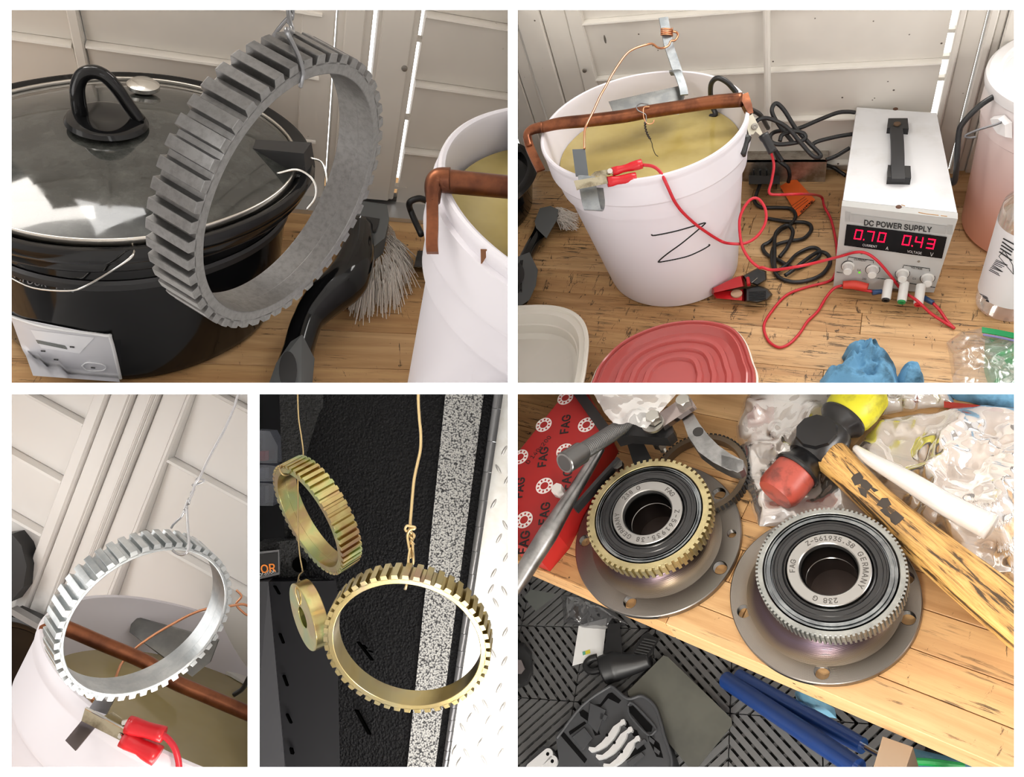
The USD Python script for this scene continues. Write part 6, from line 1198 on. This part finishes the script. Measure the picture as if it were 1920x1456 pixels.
T.part('bar_end', moved(trimesh.convex.convex_hull(np.array([(.006 * math.cos(a), .006 * math.sin(a), zz) for a in np.arange(6) * PI / 3 for zz in (0, .006)])), t=P5.at(*qe([(785, 570)])[0], .04)), BOLT, booth=True)
solo(P5, 'hex_nut', moved(trimesh.convex.convex_hull(np.array([(.0062 * math.cos(a), .0062 * math.sin(a), zz) for a in np.arange(6) * PI / 3 for zz in (0, .011)])), t=P5.at(1051, 925, BZ)), plain('white_nut', (.62, .60, .58), .4), 'pale hexagonal nut standing on the red bearing box', 'nut')
rc_ = P5.at(1318, 895, .001)
T = Thing(P5, 'bearing_ring', 'old dull toothed ring lying on the bench behind the left hub', 'ring', loc=rc_)
T.part('ring_body', lathe([(.041, 0), (.0465, 0), (.0465, .010), (.041, .010)], 96, True), plain('old_ring', (.18, .14, .10), .5, .8), smooth=25)
for k in range(64): T.part('tooth', moved(box(.0462, .0482, -.0013, .0013, .001, .0100), R=trimesh.transformations.rotation_matrix(k * 2 * PI / 64, [0, 0, 1])[:3, :3]), FORGED)

# ---- hammer
YEL = plain('yellow_plastic_face', (.58, .55, .02), .38, noise=(40., (.30, .27, .02), .55, .7)); REDF = plain('red_plastic_face', (.36, .06, .04), .4, noise=(60., (.16, .03, .02), .48, .66)); HEAD = plain('black_enamel', (.008, .008, .009), .25, bump=(90., .25, .0008))
HW = mk('scarred_hickory', {'tc': ('texture_coordinate', {}), 'm': ('mapping', {'scale': (95., 7., 95.)}), 'w': ('noise_texture', {'scale': 2.6, 'detail': 8.0, 'roughness': .68, 'distortion': .5}), 'r': ('rgb_ramp', {'ramp': [(0, (.05, .03, .015)), (.405, (.06, .035, .015)), (.45, (.42, .23, .07)), (.53, (.60, .35, .11)), (.62, (.70, .43, .15)), (1, (.76, .50, .20))]}), 'n': ('noise_texture', {'scale': 130.0, 'detail': 4.0}),
     'b': ('bump', {'strength': .4, 'distance': .001}), 'p': ('principled_bsdf', {'roughness': .38})}, [('tc.object', 'm.vector'), ('m.vector', 'w.vector'), ('w.fac', 'r.fac'), ('r.color', 'p.base_color'), ('tc.object', 'n.vector'), ('n.fac', 'b.height'), ('b.normal', 'p.normal')])
HZ = .030
h0, h1 = P5.at(*qf([(100, 770)])[0], HZ), P5.at(*qf([(790, 0)])[0], HZ); hax = nrm(h1 - h0); HL = np.linalg.norm(h1 - h0)
hdir = nrm((P5.at(*qf([(1900, 1690)])[0], 0) - P5.at(*qf([(430, 400)])[0], 0)) * [1, 1, 0])
T = Thing(P5, 'hammer', 'soft-faced hammer with yellow and red faces and a scarred wooden handle', 'hammer', loc=(h0 + h1) / 2, rot=np.stack([np.cross(hdir, [0, 0, 1]), hdir, [0, 0, 1]], 1))
fr_ = frame_z(hax); at_px = lambda q: float((P5.at(*qf([q])[0], HZ) - h0) @ hax)
k0, k1 = at_px((220, 585)), at_px((607, 185)); km = (k0 + k1) / 2; r0 = .0205
T.part('head', moved(lathe([(0, k0), (r0 * 1.02, k0), (r0 * 1.06, k0 + .002), (r0 * 1.02, k0 + .005), (r0 * .80, k0 + .010), (r0 * .76, k0 + .016), (r0 * .90, km - .019), (r0 * 1.02, km - .012), (r0 * 1.04, km), (r0 * 1.02, km + .012), (r0 * .90, km + .019), (r0 * .76, k1 - .016), (r0 * .80, k1 - .010), (r0 * 1.02, k1 - .005), (r0 * 1.06, k1 - .002), (r0 * 1.02, k1), (0, k1)], 48), R=fr_, t=h0), HEAD, booth=True, smooth=35)
T.part('head_boss', moved(lathe([(0, 0), (.0185, 0), (.0175, .003), (.006, .0035), (0, .0035)], 10), t=h0 + hax * km + [0, 0, r0 * .96]), HEAD, booth=True, smooth=20)
T.part('red_face', moved(lathe([(0, -.001), (r0 * .82, -.001), (r0 * .93, .003), (r0 * .97, .010), (r0 * .95, k0), (0, k0)], 40), R=fr_, t=h0), REDF, booth=True, smooth=40, label='scuffed red plastic face')
T.part('yellow_face', moved(lathe([(0, k1), (r0 * .98, k1), (r0 * 1.08, k1 + .006), (r0 * 1.12, k1 + .016), (r0 * 1.05, HL), (r0 * .9, HL + .004), (0, HL + .004)], 40), R=fr_, t=h0), YEL, booth=True, smooth=40, label='yellow plastic face')
hc_ = [P5.at(*p, z_) for p, z_ in zip(qf([(430, 400), (510, 475), (650, 610), (820, 780), (1000, 950), (1200, 1120), (1400, 1290), (1600, 1450), (1900, 1690), (2100, 1850)]), (.03, .030, .028, .026, .025, .025, .025, .026, .027, .027))]
wd_ = np.interp(np.linspace(0, 1, 10), [0, .1, .25, .4, .55, .75, 1], [.0155, .0165, .0145, .0142, .0165, .0185, .0195])
hs_ = spline(hc_, 6); ws_ = np.interp(np.linspace(0, 1, len(hs_)), np.linspace(0, 1, 10), wd_); rings = []
for i, (p, w_) in enumerate(zip(hs_, ws_)):
    t_ = nrm((hs_[min(i + 1, len(hs_) - 1)] - hs_[max(i - 1, 0)])); sd = nrm(np.cross(t_, [0, 0, 1])); uu = np.cross(sd, t_); e = superellipse(w_, w_ * .82, 2.3, 28); rings.append(p + e[:, :1] * sd + e[:, 1:] * uu)
hd_ = nrm(hs_[-1] - hs_[0]); HM = loft(rings, True, True)
# handle in its own frame so that the grain follows it
T.part('handle', HM, HW, booth=True, smooth=True, label='yellow wooden handle with dark grain and scars')
SCAR = plain('scar_dark', (.045, .035, .028), .6)
for pts in ([(672, 650), (690, 625), (735, 602), (765, 640), (750, 690), (700, 705)], [(740, 650), (790, 665), (835, 710), (800, 745), (745, 710)], [(720, 715), (790, 740), (790, 800), (745, 770)], [(800, 700), (880, 742), (845, 755)], [(865, 850), (905, 800), (950, 800), (978, 850), (925, 880)], [(890, 890), (930, 870), (970, 920), (985, 960), (930, 930)], [(960, 930), (1010, 895), (1075, 950), (1040, 985), (1010, 1005), (975, 980)]):
    hh_ = hits(P5, HM, qf(pts), .0003) + hits(P5, HM, [tuple(np.mean(qf(pts), 0))], .0006); T.part('scar', trimesh.convex.convex_hull(np.array(hh_ + [h_ - np.array([0, 0, .0015]) for h_ in hh_])), SCAR, booth=True)

# ---- plastic wrapping
FILM5 = film_mat('shiny_film', (.93, .94, .95), .8, .12, .40, (.80, .80, .81))
MILK = film_mat('milky_film', (.95, .94, .95), .7, .16, .34, (.66, .64, .64))
ROLLGLEAM = film_mat('painted_roll_gleam', (.95, .94, .95), .8, .2, .62, (.92, .92, .92))  # white film carries the reflection along the roll in its colour
T = Thing(P5, 'plastic_bag', 'large crumpled clear plastic bag right of the hammer handle', 'plastic bag', loc=P5.at(1780, 900))
T.part('film', crumple(P5, [(1590, 850), (1640, 790), (1720, 775), (1850, 760), (1930, 770), (1960, 950), (1950, 1180), (1890, 1150), (1820, 1090), (1730, 1010), (1660, 930)], .032, 41, freq=17, edge=4, fold=.85, wob=.007, nu=44, nv=170), FILM5, booth=True, smooth=50)
T.part('rolled_edge', tube([P5.at(*p, .038) for p in qf([(700, 415), (830, 510), (1100, 665), (1400, 850), (1730, 1020)])], [.003, .006, .0085, .0095, .0105], 14), ROLLGLEAM, booth=True, smooth=True, label='rolled edge of the bag with its bright reflection painted white')
T = Thing(P5, 'plastic_bag', 'crumpled clear plastic bag under the red face of the hammer', 'plastic bag', loc=P5.at(1450, 880))
T.part('film', crumple(P5, [(1385, 800), (1400, 745), (1460, 730), (1560, 730), (1580, 800), (1590, 900), (1640, 960), (1600, 985), (1500, 985), (1420, 985), (1390, 900)], .022, 47, freq=20, edge=4, fold=.8, wob=.006, nu=36, nv=120), FILM5, booth=True, smooth=50)
solo(P5, 'orange_card', flat([(1398, 748), (1450, 740), (1452, 800), (1405, 830)], .001, .004), plain('orange_card', (.62, .16, .07), .5), 'orange card under the clear bag at the top of the bench', 'card')
T = Thing(P5, 'plastic_bag', 'milky plastic bag draped over the gear puller', 'plastic bag', loc=P5.at(1190, 760))
T.part('film', sheet(lambda u, v: (lambda a: a + (meshkit.fbm(a * 60, 3, 3)[..., None] - .5) * [.004, .004, .012])(np.array(P5.at(1105, 728, .085)) * ((1 - u) * (1 - v))[..., None] + P5.at(1278, 728, .075) * (u * (1 - v))[..., None] + P5.at(1212, 800, .082) * (u * v)[..., None] + P5.at(1150, 790, .085) * ((1 - u) * v)[..., None]), 24, 24), MILK, booth=True, smooth=True)
T = Thing(P5, 'plastic_bag', 'clear plastic bag at the top right behind the yellow hammer face', 'plastic bag', loc=P5.at(1700, 750))
T.part('film', crumple(P5, [(1640, 745), (1700, 730), (1780, 725), (1790, 765), (1700, 775), (1650, 780)], .02, 53, freq=34, edge=4, fold=.8, wob=.006), FILM5, booth=True, smooth=50)
T = Thing(P5, 'shop_cloth', 'blue shop cloth at the top right corner beyond the bags', 'cloth', loc=P5.at(1850, 748))
T.part('folded_cloth', crumple(P5, [(1765, 735), (1840, 720), (1930, 720), (1930, 765), (1850, 763), (1790, 752)], .02, 57, freq=30), CLOTH, booth=True, smooth=50)
solo(P5, 'red_tool', blade([(1770, 752), (1815, 758), (1880, 764), (1880, 772), (1770, 764)], .002, .012), plain('dark_red_tool', (.30, .02, .01), .4), 'dark red edge of a tool under the blue cloth', 'tool')

# ---- things on the floor
FL = lambda px, z0, z1, tp=1.0: blade(px, FZ + z0, FZ + z1, tp)
KC = plain('case_black', (.055, .057, .062), .5); KD = plain('recess_shade', (.004, .004, .0045), .7, specular_ior_level=.1); CHR = plain('polished_chrome', (.92, .92, .92), .4, .6)
T = Thing(P5, 'tool_case', 'open black moulded tool case with three bright puller jaws on the floor', 'tool case', loc=P5.at(1150, 1400, FZ))
case = flat(qg([(300, 1200), (500, 960), (690, 820), (740, 815), (850, 900), (960, 880), (1060, 960), (1110, 1100), (1130, 1180), (1190, 1360), (1180, 1500), (500, 1700), (330, 1400)]), FZ + .001, FZ + .030)
T.part('shell', case, KC, booth=True, smooth=30)
lid_ = T.part('lid_shell', flat(qg([(40, 1440), (200, 1270), (260, 1275), (480, 1600), (100, 1800)]), FZ + .001, FZ + .026), KC, booth=True, smooth=30)
def painted_recess(px, d=.0004): T.part('painted_recess', flat(qg(px), FZ + .0295, FZ + .030 + d), KD, booth=True, smooth=False)  # flat dark plates paint the shade of the moulded hollows
painted_recess([(860, 970), (890, 960), (1040, 1120), (1030, 1160), (990, 1160), (865, 1010)])
painted_recess([(700, 870), (730, 860), (800, 920), (780, 945), (700, 905), (620, 1000), (570, 990), (580, 950), (640, 950)])
painted_recess([(480, 1010), (510, 990), (600, 1050), (640, 1180), (600, 1190), (560, 1090), (490, 1040)])
painted_recess([(330, 1180), (360, 1160), (540, 1370), (520, 1400)]); painted_recess([(400, 1160), (520, 1080), (535, 1095), (410, 1185)])
painted_recess([(810, 1060), (850, 1080), (880, 1160), (830, 1120)]); painted_recess([(870, 1130), (920, 1150), (950, 1220), (890, 1190)]); painted_recess([(780, 1330), (960, 1240), (990, 1290), (800, 1400)]); painted_recess([(1000, 1170), (1090, 1250), (1120, 1360), (1070, 1350), (1010, 1230)])
T.part('case_rim', tube([P5.at(*p, FZ + .031) for p in qg([(310, 1210), (500, 965), (690, 828), (738, 822), (850, 908), (958, 888), (1055, 965), (1104, 1100), (1124, 1180), (1182, 1360), (1176, 1480)])], .0022, 8, 4), KC, booth=True, smooth=True)
T.part('hand_hole_rim', tube([P5.at(*p, FZ + .031) for p in qg([(850, 960), (890, 945), (1055, 1115), (1050, 1165), (1000, 1180), (870, 1040), (850, 960)])], .0016, 8, 4), KC, booth=True, smooth=True)
for pts in ([(560, 930), (690, 990), (620, 1180), (540, 1100)], [(420, 1200), (520, 1120), (590, 1210), (510, 1310)], [(640, 1010), (700, 1040), (680, 1080), (630, 1060)], [(900, 1270), (980, 1210), (1000, 1235), (920, 1300)], [(840, 1400), (960, 1310), (985, 1340), (870, 1440)], [(1010, 1190), (1060, 1230), (1050, 1260), (1010, 1230)], [(1050, 1270), (1100, 1310), (1090, 1340), (1050, 1310)]):
    T.part('moulded_pad', blade(qg(pts), FZ + .029, FZ + .0335, .9), KC, booth=True)
for k, (x, y) in enumerate(((0, 0), (56, 57), (112, 126))):
    jj = [(555, 1275), (600, 1280), (650, 1240), (700, 1180), (740, 1120), (790, 1085), (800, 1068), (822, 1062), (832, 1085), (826, 1104), (810, 1098), (790, 1110), (780, 1150), (740, 1215), (680, 1270), (620, 1305), (565, 1312), (550, 1295)]
    J = Thing(P5, 'puller_jaw', ('upper left bright chromed jaw lying in the tool case', 'middle bright chromed jaw lying in the tool case', 'lower right bright chromed jaw lying in the tool case')[k], 'puller jaw', group='bright jaws in the tool case', loc=P5.at(*qg([(690 + x, 1190 + y)])[0], FZ + .03))
    J.part('blade', flat(qg([(a + x, b_ + y) for a, b_ in jj]), FZ + .0305, FZ + .036), CHR, booth=True, smooth=30)
    J.part('rivet_hole', moved(lathe([(0, 0), (.0020, 0), (.0020, .0003), (0, .0003)], 16), t=P5.at(*qg([(692 + x, 1186 + y)])[0], FZ + .0361)), KD, booth=True)
for k, ((x0, y0), (x1, y1)) in enumerate((((240, 1330), (110, 1440)), ((275, 1385), (200, 1480)))):
    J = Thing(P5, 'puller_link', ('upper bright flat link in the case lid at the lower left', 'lower bright flat link in the case lid at the lower left')[k], 'puller link', group='flat links in the case lid', loc=P5.at(*qg([(x0, y0)])[0], FZ + .03))
    a, b_ = P5.at(*qg([(x0, y0)])[0], FZ + .031), P5.at(*qg([(x1, y1)])[0], FZ + .031); d_ = nrm(b_ - a)
    J.part('blade', extrude(LineString([a[:2], b_[:2]]).buffer(.0075), .004, FZ + .027), CHR, booth=True); J.part('hole', moved(lathe([(0, 0), (.0024, 0), (.0024, .0003), (0, .0003)], 16), t=a), KD, booth=True)
PADM = plain('kneeling_pad', (.115, .115, .095), .8, noise=(9., (.075, .075, .065), .4, .65))
pdp = qg([(845, 850), (1120, 575), (1150, 580), (1650, 1060), (1650, 1110), (1390, 1420), (1300, 1430), (1240, 1400), (1180, 1180), (1060, 980), (900, 880)])
pd_ = blade(qg([(845, 850), (1120, 575), (1155, 585), (1645, 1060), (1650, 1110), (1390, 1430), (1340, 1460), (850, 880)]), FZ + .001, FZ + .022, .99)
solo(P5, 'kneeling_pad', pd_, PADM, 'grey-green foam kneeling pad on the floor under the bench edge', 'pad')
BLUE = plain('blue_enamel', (.012, .045, .19), .28, coat_weight=.3)
for k, (a, b_, r, l2) in enumerate((((1362, 1275), (1610, 1440), .0118, 'nearer blue tube handle on the floor below the hubs'), ((1385, 1268), (1618, 1398), .0102, 'farther blue tube handle on the floor below the hubs'))):
    p0, p1 = P5.at(*a, FZ + .015), P5.at(*b_, FZ + .10 - .03 * k); T = Thing(P5, 'blue_tube', l2, 'tube', loc=p0, group='blue tube handles')
    T.part('tube', tube([p0 + (p1 - p0) * q for q in np.linspace(0, 1, 8)], [r, r, r, r, r, r, r * .98, r * .9], 24, smooth=False), BLUE, booth=True, smooth=40)
    T.part('spindle', tube([p1, p1 + (p1 - p0) * .14], .0035, 10, smooth=False), CHROME, booth=True)
CARDW = plain('white_card', (.90, .90, .89), .5)
cdp = [(1108, 1173), (1137, 1158), (1130, 1238), (1074, 1247), (1085, 1175)]
cdm = blade([(1085, 1172), (1138, 1158), (1130, 1232), (1073, 1248)], FZ + .012, FZ + .013)
T = Thing(P5, 'paper_card', 'white card with a small yellow and green mark lying on the floor', 'card', loc=P5.at(1105, 1205, FZ))
T.part('card', cdm, CARDW, booth=True, smooth=False)
T.part('mark', flat([(1092, 1222), (1106, 1217), (1107, 1224), (1093, 1228)], FZ + .0128, FZ + .0133), plain('mark_yellow', (.70, .62, .05), .5), booth=True, smooth=False); T.part('mark', flat([(1092, 1222), (1097, 1220), (1098, 1226), (1093, 1228)], FZ + .0130, FZ + .0135), plain('mark_green', (.12, .42, .30), .5), booth=True, smooth=False)
T = Thing(P5, 'plastic_bag', 'dark glossy plastic bag on the floor behind the white card', 'plastic bag', loc=P5.at(1100, 1140, FZ))
T.part('film', moved(crumple(P5, [(1052, 1115), (1085, 1118), (1140, 1140), (1180, 1170), (1150, 1180), (1100, 1176), (1058, 1168)], .02, 61, z0=FZ + .012, freq=22, edge=4), t=(0, 0, 0)), film_mat('dark_film', (.55, .55, .56), .4, .1, .2, (.12, .12, .13)), booth=True, smooth=50)
DK = plain('black_tool_grip', (.014, .014, .015), .45)
T = Thing(P5, 'hand_tool', 'black ribbed tool grip lying on the floor near the kneeling pad', 'tool', loc=P5.at(1210, 1200, FZ))
T.part('grip', FL(qg([(860, 575), (960, 425), (1000, 400), (1090, 460), (1010, 600), (960, 610)]), .001, .03), DK, booth=True)
for k in range(7): T.part('rib', tube([P5.at(*qg([(890 + 14 * k, 570 - 20 * k)])[0], FZ + .031), P5.at(*qg([(985 + 14 * k, 590 - 20 * k)])[0], FZ + .031)], .0012, 5, smooth=False), plain(f'rib_grey_{k}', (.04, .04, .04), .5), booth=True)
T = Thing(P5, 'air_tool', 'black cylindrical tool lying on the floor beside the white card', 'tool', loc=P5.at(1150, 1250, FZ))
tb = [P5.at(*p, FZ + .022) for p in qg([(660, 690), (760, 660), (900, 640), (1020, 610)])]
T.part('barrel', tube(tb, [.020, .021, .014, .010], 18), DK, booth=True, smooth=True); T.part('hose', tube([P5.at(*p, FZ + .012) for p in qg([(640, 690), (570, 700), (530, 660), (560, 610), (620, 590)])], .005, 10), DK, booth=True, smooth=True)
T.part('head', FL(qg([(700, 340), (790, 330), (810, 560), (690, 640), (660, 620)]), .001, .035), DK, booth=True)
T = Thing(P5, 'floor_jack', 'dark rounded jack end at the left edge of the floor', 'jack', loc=P5.at(975, 1245, FZ))
T.part('body', FL(qg([(-60, 480), (60, 480), (120, 560), (130, 700), (90, 800), (20, 830), (-60, 800)]), .001, .06, .8), plain('jack_black', (.02, .02, .021), .4), booth=True, smooth=30); T.part('roller', FL(qg([(-40, 600), (40, 610), (70, 680), (40, 720), (-40, 720)]), .058, .07, .9), plain('jack_grey', (.20, .17, .17), .4), booth=True, smooth=30)
T = Thing(P5, 'grey_board', 'grey angular panel on the floor just below the bench corner', 'board', loc=P5.at(1010, 1110, FZ))
T.part('panel', FL(qg([(60, 130), (110, 75), (310, 110), (150, 245)]), .02, .03), plain('board_grey', (.13, .14, .13), .5), booth=True)
solo(P5, 'bench_leg', flat([(1634, 1450), (1655, 1380), (1712, 1400), (1692, 1460)], FZ, -.03), plain('leg_tan', (.30, .22, .15), .5), 'tan wooden bench leg under the bench edge', 'bench leg')
T = Thing(P5, 'blue_gloves', 'light blue gloves on the floor under the bench edge', 'gloves', loc=P5.at(1525, 1330, FZ))
T.part('glove', crumple(P5, [(1490, 1300), (1520, 1305), (1565, 1330), (1570, 1350), (1530, 1345), (1500, 1330)], .04, 67, z0=FZ + .02, freq=16), plain('light_blue_rubber', (.22, .48, .66), .4), booth=True, smooth=50)
T = Thing(P5, 'zip_bag', 'blue bag with a green zip seal on the floor at the lower right', 'plastic bag', loc=P5.at(1730, 1425, FZ))
T.part('film', crumple(P5, [(1690, 1440), (1708, 1398), (1740, 1405), (1830, 1435), (1830, 1470), (1700, 1470)], .03, 71, z0=FZ + .02, freq=16), plain('blue_film', (.10, .26, .36), .25), booth=True, smooth=50)
T.part('zip_seal', tube([P5.at(*p, FZ + .06) for p in ((1690, 1427), (1740, 1428), (1810, 1437))], .004, 8), plain('green_seal_floor', (.02, .42, .10), .35), booth=True)
